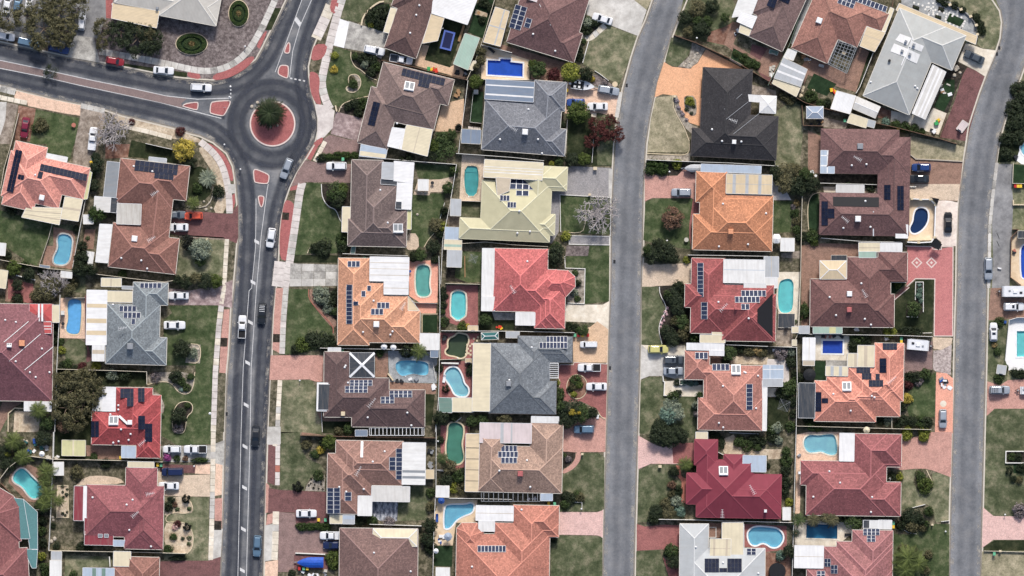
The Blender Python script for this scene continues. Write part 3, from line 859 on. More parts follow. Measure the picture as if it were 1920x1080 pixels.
def loft(mb,secs,mi=0):
 """secs: list of rings with equal counts; caps at both ends"""
 n=len(secs[0])
 for a,b in zip(secs[:-1],secs[1:]):
  for i in range(n-1):mb.face([a[i],a[i+1],b[i+1],b[i]],mi)
  mb.face([a[n-1],a[0],b[0],b[n-1]],mi)
 mb.face(secs[0][::-1],mi);mb.face(secs[-1],mi)
def body_ring(x,hw,z0,zb,zt,crown=.05):
 """lower body ring, anticlockwise seen from the front"""
 return[(x,-hw*.9,z0),(x,hw*.9,z0),(x,hw,z0+.18),(x,hw,zb-.12),(x,hw*.95,zb),(x,hw*.8,zt),(x,hw*.3,zt+crown),(x,-hw*.3,zt+crown),(x,-hw*.8,zt),(x,-hw*.95,zb),(x,-hw,zb-.12),(x,-hw,z0+.18)]
CARS={}
SPEC=dict(
sedan=(4.65,.90,1.45,.92,-1.75,1.05,-1.05,.25),hatch=(4.1,.86,1.5,.92,-1.9,.95,-1.6,.2),wagon=(4.75,.90,1.5,.95,-2.2,1.0,-1.95,.2),
suv=(4.6,.93,1.72,1.08,-2.15,1.05,-1.95,.35),van=(4.9,.93,1.95,1.15,-2.35,1.45,-2.25,.85),ute=(5.2,.92,1.75,1.08,-.75,1.25,-.45,.55))
def make_proto(kind):
 L,hw,zr,zh,cb0,cb1,cr0,cr1=SPEC[kind];hl=L/2;pr={}
 mb=MB();zd=zh+(.02 if kind=='sedan' else.0)
 xs=[-hl,-hl+.12,-hl+.5,cb0+.1,0,cb1,hl-.55,hl-.14,hl]
 wd_=[.74,.93,1,1,1,1,.98,.88,.66];zz=[.82,.96,1,1,1,1,.97,.9,.8]
 loft(mb,[body_ring(x,hw*w,.26 if 1<i<7 else.34,zh*z-.1,zh*z,.03)for i,(x,w,z)in enumerate(zip(xs,wd_,zz))])
 zb=zh-.03;wb,wr=hw*.88,hw*.70
 base=lambda x,z,w,c=0:[(x,-w,z),(x,w,z)]
 cab=[]
 def ring(z,x0,x1,w,r):
  return[(x0+r,-w,z),(x1-r*1.2,-w,z),(x1,-w+r,z),(x1,w-r,z),(x1-r*1.2,w,z),(x0+r,w,z),(x0,w-r,z),(x0,-w+r,z)]
 r0,r1,r2=ring(zb,cb0,cb1,wb,.1),ring(zr-.05,cr0-.04,cr1+.04,wr+.03,.09),ring(zr,cr0+.12,cr1-.12,wr-.08,.1)
 for a,b in((r0,r1),(r1,r2)):
  for i in range(8):j=(i+1)%8;mb.face([a[i],a[j],b[j],b[i]])
 mb.face(r2)
 if kind in('sedan',):
  pass
 for s in(-1,1):mb.box(cb1-.35,s*(hw+.1)-.09,zh-.02,cb1-.2,s*(hw+.1)+.09,zh+.12)
 if kind in('suv','wagon','van'):
  for s in(-1,1):mb.bar((cr0+.1,s*wr*.92,zr+.03),(cr1-.15,s*wr*.92,zr+.03),.05,.05)
 pr['body']=mb.mesh('body','paint_white')
 def glass(name,q,off=.015):
  q=[Vector(p)for p in q];n=(q[1]-q[0]).cross(q[2]-q[1]).normalized();c=sum(q,Vector())/4
  m=MB();hi=[p+n*off for p in q];m.face(hi)
  for i in range(4):j=(i+1)%4;m.face([q[i]-n*.02,q[j]-n*.02,hi[j],hi[i]])
  pr.setdefault(name,[]).append(m.mesh(name,'car_glass'))
 zt=zr-.07;f=lambda t,a,b:a+(b-a)*t
 glass('windscreen',[(f(.08,cb1,cr1+.04),-wb+.14,f(.08,zb,zr-.05)),(f(.08,cb1,cr1+.04),wb-.14,f(.08,zb,zr-.05)),(f(.93,cb1,cr1+.04),wr-.1,f(.93,zb,zr-.05)),(f(.93,cb1,cr1+.04),-wr+.1,f(.93,zb,zr-.05))])
 glass('rear_window',[(f(.15,cb0,cr0-.04),wb-.16,f(.15,zb,zr-.05)),(f(.15,cb0,cr0-.04),-wb+.16,f(.15,zb,zr-.05)),(f(.9,cb0,cr0-.04),-wr+.1,f(.9,zb,zr-.05)),(f(.9,cb0,cr0-.04),wr-.1,f(.9,zb,zr-.05))])
 for s in(-1,1):
  q=[(f(.2,cb0,cr0)+.2,s*f(.15,wb,wr+.03),f(.15,zb,zr-.05)),(f(.15,cb1,cr1)-.3,s*f(.15,wb,wr+.03),f(.15,zb,zr-.05)),(f(.88,cb1,cr1)-.16,s*f(.88,wb,wr+.03),f(.88,zb,zr-.05)),(f(.88,cb0,cr0)+.14,s*f(.88,wb,wr+.03),f(.88,zb,zr-.05))]
  if s>0:q=q[::-1]
  glass('side_window',q,.02)
 w=MB();n=14
 w.hexa([(math.cos(t*2*math.pi/n)*.33,-.11,math.sin(t*2*math.pi/n)*.33)for t in range(n)],[(math.cos(t*2*math.pi/n)*.33,.11,math.sin(t*2*math.pi/n)*.33)for t in range(n)])
 pr['wheel']=w.mesh('wheel','tyre')
 w=MB();w.hexa([(math.cos(t*2*math.pi/n)*.21,-.12,math.sin(t*2*math.pi/n)*.21)for t in range(n)],[(math.cos(t*2*math.pi/n)*.21,.12,math.sin(t*2*math.pi/n)*.21)for t in range(n)])
 pr['rim']=w.mesh('rim','rim')
 for nm,mt,sx in(('headlight','lamp_clear',1),('tail_light','lamp_red',-1)):
  l=[]
  for s in(-1,1):
   m=MB();x=sx*(hl-.2);m.hexa([(x-.12,s*hw*.62-.2,zh*.68),(x+.12,s*hw*.62-.2,zh*.68),(x+.12,s*hw*.62+.2,zh*.68),(x-.12,s*hw*.62+.2,zh*.68)],[(x-.1,s*hw*.62-.18,zh*.9),(x+.07,s*hw*.62-.18,zh*.86),(x+.07,s*hw*.62+.18,zh*.86),(x-.1,s*hw*.62+.18,zh*.9)]);l.append(m.mesh(nm,mt))
  pr[nm]=l
 m=MB();m.box(-.04,-hw*.75,.36,.06,hw*.75,.52);pr['bumper']=m.mesh('bumper','trim_black')
 if kind=='ute':
  m=MB();x0,x1=-hl+.12,cb0-.06;m.box(x0,-hw*.84,zh-.02,x1,hw*.84,zh+.05);pr['tray']=m.mesh('tray_cover','trim_black')
  m=MB();
  for s in(-1,1):m.bar((x0-.05,s*hw*.9,zh+.03),(x1,s*hw*.9,zh+.03),.1,.1)
  m.bar((x0-.03,-hw*.9,zh+.03),(x0-.03,hw*.9,zh+.03),.1,.1);pr['rail']=m.mesh('tray_rail','paint_white')
 pr['axles']=(-hl+.95,hl-.88);pr['hl']=hl;pr['hw']=hw
 return pr
KNAME=dict(sedan='sedan_car',hatch='hatchback_car',wagon='station_wagon',suv='suv_car',van='passenger_van',ute='utility_truck')
def car(kind,x,y,deg,paint,label,z=ZG+.03,s=1.0,tray=None,rack=False,sunroof=False):
 """deg: heading, anticlockwise on the photo from pointing at the right edge"""
 if kind not in CARS:CARS[kind]=make_proto(kind)
 pr=CARS[kind];p=W(x,y,z+1.0);root=obj(KNAME[kind],None,None,(p.x,p.y,z),math.radians(deg),(s,s,s))
 tag(root,label,'car' if kind not in('van','ute')else{'van':'van','ute':'ute'}[kind])
 def put(nm,me,mat=None,par=None,loc=(0,0,0)):
  o=obj(nm,me,par or root,loc)
  if mat:o.material_slots[0].link='OBJECT';o.material_slots[0].material=M(mat)
  return o
 b=put('body',pr['body'],'paint_'+paint)
 for nm in('windscreen','rear_window','side_window','headlight','tail_light'):
  for me in pr[nm]:put(nm,me)
 for ax in pr['axles']:
  for sy in(-1,1):
   w=put('wheel',pr['wheel'],loc=(ax,sy*(pr['hw']-.1),.33));put('rim',pr['rim'],par=w)
 put('bumper',pr['bumper'],loc=(pr['hl']-.06,0,0));put('bumper',pr['bumper'],loc=(-pr['hl']+.04,0,0))
 if kind=='ute':
  put('tray_cover',pr['tray'],tray or 'trim_black');put('tray_rail',pr['rail'],'paint_'+paint)
 if rack:
  sp=SPEC[kind]
  for k in range(4):
   m=MB();m.bar((sp[6]+.3+k*.38,-.6,sp[2]+.1),(sp[6]+.3+k*.38,.6,sp[2]+.1),.09,.06);m.build('roof_bar','white_metal' if paint=='dark' else 'trim_black',root)
 if sunroof:
  sp=SPEC[kind];m=MB();m.box(sp[7]-.85,-.38,sp[2]-.01,sp[7]-.3,.38,sp[2]+.025);m.build('sunroof','car_glass',root)
 return root
def leafmat():
 m,nt,b=newmat('leaf');oi=nd(nt,'ShaderNodeObjectInfo')
 ge=nd(nt,'ShaderNodeNewGeometry');n=noise(nt,1.7,3,ge.outputs['Position'],.65)
 v=ramp(nt,n.outputs[0],[(.3,(.62,.66,.6)),(.5,(1,1,1)),(.72,(1.5,1.42,1.25))]).outputs[0]
 uv=nd(nt,'ShaderNodeUVMap').outputs[0];sx=nd(nt,'ShaderNodeSeparateXYZ');nt.links.new(uv,sx.inputs[0])
 v2=ramp(nt,sx.outputs[0],[(0,(.6,.62,.6)),(1,(1.45,1.4,1.3))]).outputs[0]
 nt.links.new(mixc(nt,mixc(nt,oi.outputs['Color'],v,1.,'MULTIPLY'),v2,1.,'MULTIPLY'),b.inputs['Base Color'])
 b.inputs['Roughness'].default_value=.65;b.inputs['Specular IOR Level'].default_value=.2
 tr=nd(nt,'ShaderNodeBsdfTranslucent');nt.links.new(mixc(nt,mixc(nt,oi.outputs['Color'],v,1.,'MULTIPLY'),(1.1,1.2,.6,1),1.,'MULTIPLY'),tr.inputs[0])
 mx=nd(nt,'ShaderNodeMixShader');mx.inputs[0].default_value=.22
 nt.links.new(b.outputs[0],mx.inputs[1]);nt.links.new(tr.outputs[0],mx.inputs[2]);nt.links.new(mx.outputs[0],nt.nodes['Material Output'].inputs[0])
 m,nt,b=newmat('bark');oi=nd(nt,'ShaderNodeObjectInfo');n=noise(nt,4,4,pos(nt));v=ramp(nt,n.outputs[0],[(.3,(.65,)*3),(.7,(1.3,)*3)]).outputs[0]
 nt.links.new(mixc(nt,oi.outputs['Color'],v,1.,'MULTIPLY'),b.inputs['Base Color']);b.inputs['Roughness'].default_value=.9
leafmat()
def leafquad(mb,p,n,s,rnd,asp=.55):
 n=n.normalized();a=n.cross(Vector((rnd.uniform(-1,1),rnd.uniform(-1,1),rnd.uniform(-1,1)))).normalized();b=n.cross(a)
 u=rnd.random();k=s*rnd.uniform(.7,1.3)
 mb.face([p-a*k,p+b*k*asp,p+a*k,p-b*k*asp],0,[(u,0)]*4)
def crown_mesh(seed,clumps,leaves,ls,cr=.34,flat=.75,loose=0.,z0=.0,shell=.72):
 """unit crown: radius 1, leaves on clumps spread through an ellipsoid"""
 r=random.Random(seed);mb=MB()
 for c in range(clumps):
  t=r.uniform(0,2*math.pi);zz=r.uniform(-.35,1);rad=math.sqrt(max(0,1-zz*zz))*shell*r.uniform(.65,1.08+loose)
  if zz<0:rad*=1.02
  cc=Vector((math.cos(t)*rad,math.sin(t)*rad,(z0+zz*shell*flat)*r.uniform(.85,1.1)));k=cr*r.uniform(.55,1.2)
  for _ in range(leaves):
   d=Vector((r.gauss(0,1),r.gauss(0,1),r.gauss(.35,1))).normalized()
   p=cc+d*k*r.uniform(.75,1.05);nn=(d+Vector((r.gauss(0,.45),r.gauss(0,.45),r.gauss(.3,.45)))).normalized()
   leafquad(mb,p,nn,ls,r)
 return mb.mesh('crown','leaf')
CROWNS={}
def crown(kind):
 if kind in CROWNS:return CROWNS[kind]
 spec=dict(round=[crown_mesh(s,34,55,.085)for s in(1,2,3,4)],bush=[crown_mesh(s,26,42,.105,.4,.62)for s in(11,12,13,14)],
 gum=[crown_mesh(s,46,44,.06,.22,.6,.12,0,.82)for s in(21,22,23)],ball=[crown_mesh(31,44,50,.07,.24,.95,0,0,.8)],wispy=[crown_mesh(s,40,16,.075,.26,.5,.15,0,.82)for s in(41,42)])if not CROWNS else None
 CROWNS.update(spec);return CROWNS[kind]
PALMS={}
def palm_mesh(seed,n=34,droop=.55,w=.085):
 r=random.Random(seed);mb=MB()
 for k in range(n):
  t=k*2.39996;lay=k/n;up=.95-lay*1.25;L=r.uniform(.88,1.08)*(.78+.22*lay)
  d=Vector((math.cos(t),math.sin(t),0));s=Vector((-d.y,d.x,0));pts=[]
  for i in range(7):
   q=i/6;pts.append(d*L*q*(1-.12*max(0,up)*q)+Vector((0,0,up*.5*q-droop*q*q*(1.1-.4*up)+.15)))
  u=r.random()
  for i in range(6):
   for sg in(-1,1):
    for h in(0,.33,.66):
     q=(i+h)/6;a=pts[i].lerp(pts[i+1],h);b=pts[i].lerp(pts[i+1],min(1,h+.3));wl=w*2.1*math.sin(math.pi*min(1,q*.85+.12))+.02
     tip=a.lerp(b,1)+s*sg*wl+d*wl*.9+Vector((0,0,-wl*.45))
     mb.face([a,b,tip],0,[(u,0)]*3)
  for i in range(6):mb.face([pts[i]-s*.012,pts[i]+s*.012,pts[i+1]+s*.01,pts[i+1]-s*.01],0,[(1,0)]*4)
 return mb.mesh('fronds','leaf')
def bare_mesh(seed,depth=5):
 r=random.Random(seed);mb=MB()
 def grow(p,d,L,rad,k):
  q=p+d*L;mb.tube([p,p.lerp(q,.5)+Vector((r.gauss(0,.03),r.gauss(0,.03),0))*L,q],[rad,rad*.85,rad*.7],4 if k>1 else 6)
  if k==0:return
  for _ in range(3 if k>2 else r.choice((2,3))):
   e=(d*.75+Vector((r.gauss(0,.62),r.gauss(0,.62),r.gauss(.05,.3)))).normalized();grow(q,e,L*r.uniform(.62,.85),rad*.62,k-1)
 for i in range(9):
  t=i*.698+r.uniform(-.3,.3);grow(Vector((0,0,.1)),Vector((math.cos(t)*.8,math.sin(t)*.8,.6)).normalized(),.34,.05,depth-1)
 m=mb.mesh('branches','bark');mx=max(math.hypot(v.co.x,v.co.y)for v in m.vertices)
 for v in m.vertices:v.co/=mx
 return m
def trunk_mesh():
 r=random.Random(5);mb=MB();mb.tube([(0,0,0),(.02,.01,.5),(0,.02,1)],[.075,.055,.045],8)
 for k in range(5):
  t=k*1.257+r.uniform(-.3,.3);mb.tube([(0,.02,.8+k*.04),(math.cos(t)*.22,math.sin(t)*.22,1.15),(math.cos(t)*.5,math.sin(t)*.5,1.4)],[.035,.026,.01],5)
 return mb.mesh('trunk','bark')
TRUNK=None
LEAF=dict(dk=(46,56,40),olive=(92,90,68),green=(78,92,46),mid=(64,80,48),lime=(128,134,62),yellow=(176,160,78),grey=(128,138,126),red=(88,50,50),maroon=(84,46,50),purple=(160,82,150),pink=(226,190,196),
lav=(130,122,130),bare=(168,162,162),palm=(82,94,52),dkpalm=(44,56,36),rust=(114,90,78),blue=(104,128,120),hedge=(54,72,36),tan=(150,132,96),black=(30,34,30))
KEYL=1.15
TINY=[]
PN=0
def plant(kind,x,y,r,col,label,h=None,ry=None,deg=0,name=None,cat=None):
 """r: crown radius on the sheet; trees stand on a trunk, shrubs sit on the soil"""
 global TRUNK,PN
 PN+=1
 if kind=='bush' and r<24:
  TINY.append((x,y,r,col,OX,OY));return
 R=r*S/4;RY=(ry or r)*S/4;c=C(*LEAF[col],k=KEYL);rz=random.uniform(0,6.28)if ry is None else-math.radians(deg)
 if kind in('round','gum','wispy')or kind=='tree':
  H_=h or max(2.2,min(7.5,R*1.55));cm=crown('round' if kind=='tree' else kind);th=H_*.5;p=W(x,y,th+ZG)
  root=obj(name or 'tree',None,None,(p.x,p.y,ZG-.03));tag(root,label,cat or 'tree')
  if TRUNK is None:TRUNK=trunk_mesh()
  tk=obj('trunk',TRUNK,root,(0,0,0),random.uniform(0,6),(R*.8,R*.8,th));tk.color=C(120,104,92)
  o=obj('crown',cm[PN%len(cm)],root,(0,0,th),rz,(R,RY,H_-th));o.color=c
 elif kind in('bush','ball','hedge'):
  H_=h or min(2.2,R*1.1);p=W(x,y,H_*.5+ZG);cm=crown('ball' if kind=='ball' else 'bush')
  o=obj(name or('hedge' if kind=='hedge' else 'bush' if r>=48 else 'shrub'),cm[PN%len(cm)],None,(p.x,p.y,ZG+H_*.18),rz,(R,RY,H_));o.color=c;tag(o,label,cat or('hedge' if kind=='hedge' else 'shrub'))
  root=o
 elif kind in('palm','bigpalm','spiky'):
  if not PALMS:PALMS.update(palm=[palm_mesh(1,22,.55),palm_mesh(2,24,.6)],bigpalm=[palm_mesh(3,84,.62,.055)],spiky=[palm_mesh(4,30,.25,.06)])
  H_=h or(3.6 if kind=='palm' else 4.2 if kind=='bigpalm' else.5);p=W(x,y,H_+ZG);root=obj(name or('palm_tree' if kind!='spiky' else 'spiky_plant'),None,None,(p.x,p.y,ZG-.02));tag(root,label,cat or('palm' if kind!='spiky' else 'plant'))
  m=MB();w=.16 if kind=='palm' else.5 if kind=='bigpalm' else.1;m.tube([(0,0,0),(0,0,H_*.5),(0,0,H_+.1)],[w*1.2,w,w*.9],9);t=m.build('trunk','bark',root);t.color=C(120,100,80)
  pm=PALMS[kind];R*=1.08;o=obj('fronds',pm[PN%len(pm)],root,(0,0,H_-.1),rz,(R,R,R*.75));o.color=c
 elif kind=='bare':
  if 'bare' not in PALMS:PALMS['bare']=[bare_mesh(8),bare_mesh(9)]
  H_=h or R*1.2;p=W(x,y,H_*.6);root=obj(name or 'bare_tree',None,None,(p.x,p.y,ZG-.03));tag(root,label,cat or 'tree')
  m=MB();m.tube([(0,0,0),(0,0,H_*.3)],[.2,.15],8);t=m.build('trunk','bark',root);t.color=c
  o=obj('branches',PALMS['bare'][PN%2],root,(0,0,H_*.28-R*.1),rz,(R*1.2,R*1.2,R));o.color=c
 return root
def row(kind,pts,r,col,label,jit=.25,**k):
 for x,y in pairs(pts):plant(kind,x,y,r*random.uniform(1-jit,1+jit),col,label,**k)
def ring_hedge(x,y,rx,ry,col,label,inner=.72,h=.8,deg=0):
 r=random.Random(int(x));mb=MB()
 for _ in range(1500):
  t=r.uniform(0,2*math.pi);q=math.sqrt(r.uniform(inner**2,1));d=Vector((r.gauss(0,.5),r.gauss(0,.5),1)).normalized()
  leafquad(mb,Vector((math.cos(t)*q,math.sin(t)*q,r.uniform(.3,1)**.5)),d,.05,r)
 p=W(x,y,.6);o=mb.build('ring_hedge','leaf',None,(p.x,p.y,ZG));o.scale=(rx*S/4,ry*S/4,h);o.rotation_euler.z=-math.radians(deg);o.color=C(*LEAF[col],k=KEYL);tag(o,label,'hedge')
BIN={}
def bin_(x,y,lid,label,deg=0):
 if not BIN:
  m=MB();m.hexa([(a*.2,b*.22,0)for a,b in((-1,-1),(1,-1),(1,1),(-1,1))],[(a*.27,b*.3,.95)for a,b in((-1,-1),(1,-1),(1,1),(-1,1))]);BIN['b']=m.mesh('body','bin_body')
  m=MB();m.hexa([(a*.31,b*.36,.95)for a,b in((-1,-1),(1,-1),(1,1),(-1,1))],[(a*.27,b*.31,1.05)for a,b in((-1,-1),(1,-1),(1,1),(-1,1))]);m.bar((-.25,.38,.97),(.25,.38,.97),.05,.05)
  for c in('green','yellow','red'):BIN[c]=m.mesh('lid','lid_'+c)
  m=MB();
  for s in(-1,1):m.tube([(s*.22,.28,.1),(s*.3,.28,.1)],.1,8)
  BIN['w']=m.mesh('wheels','tyre')
 p=W(x,y,1);root=obj('wheelie_bin',None,None,(p.x,p.y,ZG+.02),math.radians(deg));tag(root,label,'bin')
 obj('body',BIN['b'],root);obj('lid',BIN[lid],root);obj('wheels',BIN['w'],root)
def letterbox(x,y,label,w=.5,h=1.0,deg=0,name='letterbox'):
 p=W(x,y,h);m=MB();m.box(-w/2,-w*.4,0,w/2,w*.4,h-.08);root=obj(name,None,None,(p.x,p.y,ZG-.02),math.radians(deg));tag(root,label,name);m.build('pillar','render',root)
 m=MB();m.box(-w*.6,-w*.5,h-.08,w*.6,w*.5,h);m.build('cap','limestone',root);
 if name=='letterbox':m=MB();m.box(-.12,-w*.4-.012,h-.35,.12,-w*.4,h-.28);m.build('slot','dark_metal',root)
def table_set(x,y,label,r=.55,mat='white_metal',n=4):
 p=W(x,y,.7);root=obj('garden_table',None,None,(p.x,p.y,ZG+.02));tag(root,label,'table');m=MB();m.cyl((0,0),r,.68,.73,18);m.build('table_top',mat,root)
 for k in range(3):m=MB();t=k*2.1;m.bar((math.cos(t)*r*.6,math.sin(t)*r*.6,0),(math.cos(t)*.1,math.sin(t)*.1,.68),.05,.05);m.build('leg','grey_metal',root)
def umbrella(x,y,rr,col,label,n=8):
 R=rr*S/4;p=W(x,y,2.3);root=obj('garden_umbrella',None,None,(p.x,p.y,ZG+.02));tag(root,label,'umbrella')
 m=MB();ring=[Vector((math.cos(k*2*math.pi/n)*R,math.sin(k*2*math.pi/n)*R,1.95))for k in range(n)]
 for k in range(n):m.face([ring[k],ring[(k+1)%n],Vector((0,0,2.45))])
 m.build('canopy',col,root);m=MB();m.tube([(0,0,0),(0,0,2.5)],.03,6);m.build('pole','white_metal',root);m=MB();m.cyl((0,0),.28,0,.1,14);m.build('base','concrete',root)
def clutter(x,y,w,h,n,label,mats=('white_metal','grey_metal','timber','dark_metal'),seed=1,deg=0,cat='junk pile',name='junk_pile',hz=.6):
 r=random.Random(seed);p=W(x,y);root=obj(name,None,None,(p.x,p.y,ZG+.02),-math.radians(deg));tag(root,label,cat);k=S/4
 for i in range(n):
  m=MB();a,b,c=r.uniform(.15,.6),r.uniform(.15,.5),r.uniform(.1,hz);m.hexa([(-a,-b,0),(a,-b,0),(a,b,0),(-a,b,0)],[(-a*.9,-b*.9,c),(a*.9,-b*.9,c),(a*.9,b*.9,c),(-a*.9,b*.9,c)])
  o=m.build('item',r.choice(mats),root,(r.uniform(-.5,.5)*w*k,r.uniform(-.5,.5)*h*k,-.02));o.rotation_euler.z=r.uniform(0,3)
def rocks(pts,label,size=.35,mat='pebble'):
 for x,y in pairs(pts):
  r=random.Random(int(x*7+y));m=MB();n=7;s=size*r.uniform(.6,1.3)
  lo=[(math.cos(t*6.283/n)*s*r.uniform(.8,1.1),math.sin(t*6.283/n)*s*r.uniform(.8,1.1),-.02)for t in range(n)];md=[(a*.95,b*.95,s*.35)for a,b,c in lo];hi=[(a*.5,b*.5,s*.6)for a,b,c in lo]
  m.hexa(lo,md);m.hexa(md,hi);p=W(x,y);tag(m.build('garden_rock',mat,None,(p.x,p.y,ZG+.02)),label,'rock')
def tank(x,y,rr,label,mat='tank_black',h=1.9):
 R=rr*S/4;p=W(x,y,h);root=obj('water_tank',None,None,(p.x,p.y,ZG+.0));tag(root,label,'tank');m=MB();m.cyl((0,0),R,0,h*.9,28);m.cyl((0,0),R,h*.9,h,28,r1=R*.35);m.build('shell',mat,root,smooth=False)
 m=MB();m.cyl((R*.15,0),.22,h-.03,h+.06,14);m.build('lid','dark_metal',root);ribs=MB()
 for k in range(5):ribs.cyl((0,0),R+.025,.25+k*.3,.32+k*.3,28)
 ribs.build('rib',mat,root)
def trampoline(x,y,w,h,deg,label):
 k=S/8;W_,H_=w*k,h*k;p=W(x,y,.9);root=obj('trampoline',None,None,(p.x,p.y,ZG+.02),-math.radians(deg));tag(root,label,'trampoline')
 m=MB();m.box(-W_+.3,-H_+.3,.8,W_-.3,H_-.3,.82);m.build('jumping_mat','navy_mat',root)
 m=MB();lp=[(-W_+.15,-H_+.15),(W_-.15,-H_+.15),(W_-.15,H_-.15),(-W_+.15,H_-.15)];ribbon(lp,-.18,.2,.8,.86,True,m);m.build('pad','pad_blue',root)
 for a in(-1,1):
  for b in(-1,1):m=MB();m.tube([(a*(W_-.15),b*(H_-.2),0),(a*(W_-.15),b*(H_-.2),.8)],.04,6);m.build('leg','grey_metal',root)
plain('navy_mat',(26,34,76),.7,.1);plain('pad_blue',(92,114,190),.6,.1)
def boat(x,y,deg,label,L=6.2,B=2.2,cover=None):
 p=W(x,y,1.2);root=obj('boat',None,None,(p.x,p.y,ZG+.02),math.radians(deg));tag(root,label,'boat')
 N=14;secs=[]
 prof=lambda t:(B/2)*(1 if t<.45 else max(.02,math.cos((t-.45)/.55*math.pi/2)**.75))
 hull=MB();L0=-L/2
 rings=[]
 for i in range(N):
  t=i/(N-1);w=prof(t);x_=L0+L*t;zk=.45+.5*max(0,t-.55)**1.5;zt=1.35+.22*t
  rings.append([(x_,0,zk),(x_,w*.8,zk+.35),(x_,w,zt),(x_,-w,zt),(x_,-w*.8,zk+.35)])
 for a,b in zip(rings[:-1],rings[1:]):
  for i in(0,1,3,4):j=(i+1)%5;hull.face([a[i],a[j],b[j],b[i]])
 hull.face(rings[0][::-1]);hull.build('hull','paint_white' if not cover else 'grey_metal',root)
 if cover:
  c=MB();rr=[]
  for i in range(N):
   t=i/(N-1);w=prof(t)+.04;x_=L0-.05+(L+.1)*t;zt=1.3+.22*t;hgt=.55*math.sin(math.pi*min(1,.25+t*.72))
   rr.append([(x_,w,zt-.1),(x_,w*.95,zt+.08),(x_,w*.5,zt+hgt*.75),(x_,0,zt+hgt),(x_,-w*.5,zt+hgt*.75),(x_,-w*.95,zt+.08),(x_,-w,zt-.1)])
  for a,b in zip(rr[:-1],rr[1:]):
   for i in range(6):c.face([a[i],a[i+1],b[i+1],b[i]])
  c.face(rr[0][::-1]);c.build('tarp',cover,root)
 else:
  d=MB();k=int(N*.52)
  for a,b in zip(rings[k:-1],rings[k+1:]):d.face([a[3],a[2],b[2],b[3]])
  d.build('foredeck','paint_white',root)
  f=MB()
  for a,b in zip(rings[:k],rings[1:k+1]):f.face([(a[3][0],a[3][1]*.85,1.0),(a[2][0],a[2][1]*.85,1.0),(b[2][0],b[2][1]*.85,1.0),(b[3][0],b[3][1]*.85,1.0)])
  f.build('cockpit_floor','dark_metal',root)
  gn=MB()
  for sgn in(2,3):
   for a,b in zip(rings[:-1],rings[1:]):
    q=[Vector(a[sgn]),Vector(b[sgn])];gn.bar(q[0],q[1],.14,.06)
  gn.build('gunwale','paint_white',root)
  xw=rings[k][0][0];ws=MB();ws.face([(xw-.25,-B*.4,1.95),(xw+.1,-B*.42,1.5),(xw+.1,B*.42,1.5),(xw-.25,B*.4,1.95)]);ws.build('windscreen','car_glass',root)
  for sx,sy in((-.9,.5),(-.9,-.5),(-1.9,.5),(-1.9,-.5)):
   s_=MB();s_.box(-.25,-.25,0,.25,.25,.45);s_.box(-.27,-.25,.45,-.15,.25,.85);s_.build('seat','white_metal',root,(xw+sx,sy,1.0))
  hb=MB();hb.cyl((0,0),.22,0,.04,14);hb.build('hatch','car_glass',root,(xw+.9,0,1.56))
  ob=MB();ob.box(-.35,-.2,.3,.2,.2,1.5);ob.build('outboard_motor','palegrey_metal' if 'palegrey_metal' in MATS else 'white_metal',root,(L0-.2,0,0))
 tr=MB();
 for s in(-1,1):tr.bar((L0+.3,s*.8,.45),(L/2-.6,s*.35,.45),.1,.1);tr.bar((L/2-.6,s*.35,.45),(L/2+.9,0,.45),.1,.1)
 tr.bar((L0+1.2,-1.0,.4),(L0+1.2,1.0,.4),.1,.1);tr.build('trailer','grey_metal',root)
 for s in(-1,1):
  w=MB();w.tube([(L0+1.9,s*1.05-.1,.32),(L0+1.9,s*1.05+.1,.32)],.32,12);w.build('wheel','tyre',root)
def caravan(x,y,deg,label,L=5.4,B=2.35,h=2.6,box=False):
 p=W(x,y,h);root=obj('caravan' if not box else 'box_trailer',None,None,(p.x,p.y,ZG+.02),math.radians(deg));tag(root,label,'caravan' if not box else 'trailer')
 m=MB();a,b=L/2,B/2
 pr=[(-a,.5),(a-.1,.5),(a,.9),(a-.1,h-.4),(a-.45,h-.05),(-a+.3,h),(-a,h-.25)]
 m.hexa([(q,-b,z)for q,z in pr],[(q,b,z)for q,z in pr]);m.build('body','paint_white',root)
 for hx,hy,s in((-.25*L,.3,.3),(.2*L,-.15,.22)):k=MB();k.box(-s,-s*.8,h-.03,s,s*.8,h+.1);k.build('roof_hatch','grey_metal' if hx>0 else 'dark_metal',root,(hx,hy,0))
 ac=MB();ac.hexa([(-.5,-.4,h-.03),(.5,-.4,h-.03),(.5,.4,h-.03),(-.5,.4,h-.03)],[(-.4,-.33,h+.2),(.4,-.33,h+.2),(.4,.33,h+.2),(-.4,.33,h+.2)]);ac.build('air_conditioner','white_metal',root,(-.02*L,.05,0))
 w=MB();w.box(-.5,-b-.02,1.3,.5,-b,1.8);w.build('window','car_glass',root);aw=MB();aw.tube([(-L*.4,b+.06,h-.3),(L*.4,b+.06,h-.3)],.07,8);aw.build('awning_roll','grey_metal',root)
 d=MB();d.bar((a,-.5,.5),(a+1.1,0,.5),.1,.1);d.bar((a,.5,.5),(a+1.1,0,.5),.1,.1);d.build('drawbar','dark_metal',root);gb=MB();gb.cyl((a+.45,0),.2,.45,1.0,10);gb.build('gas_bottle','grey_metal',root)
 for s in(-1,1):w=MB();w.tube([(0,s*b*.88-.1,.33),(0,s*b*.88+.1,.33)],.33,12);w.build('wheel','tyre',root)
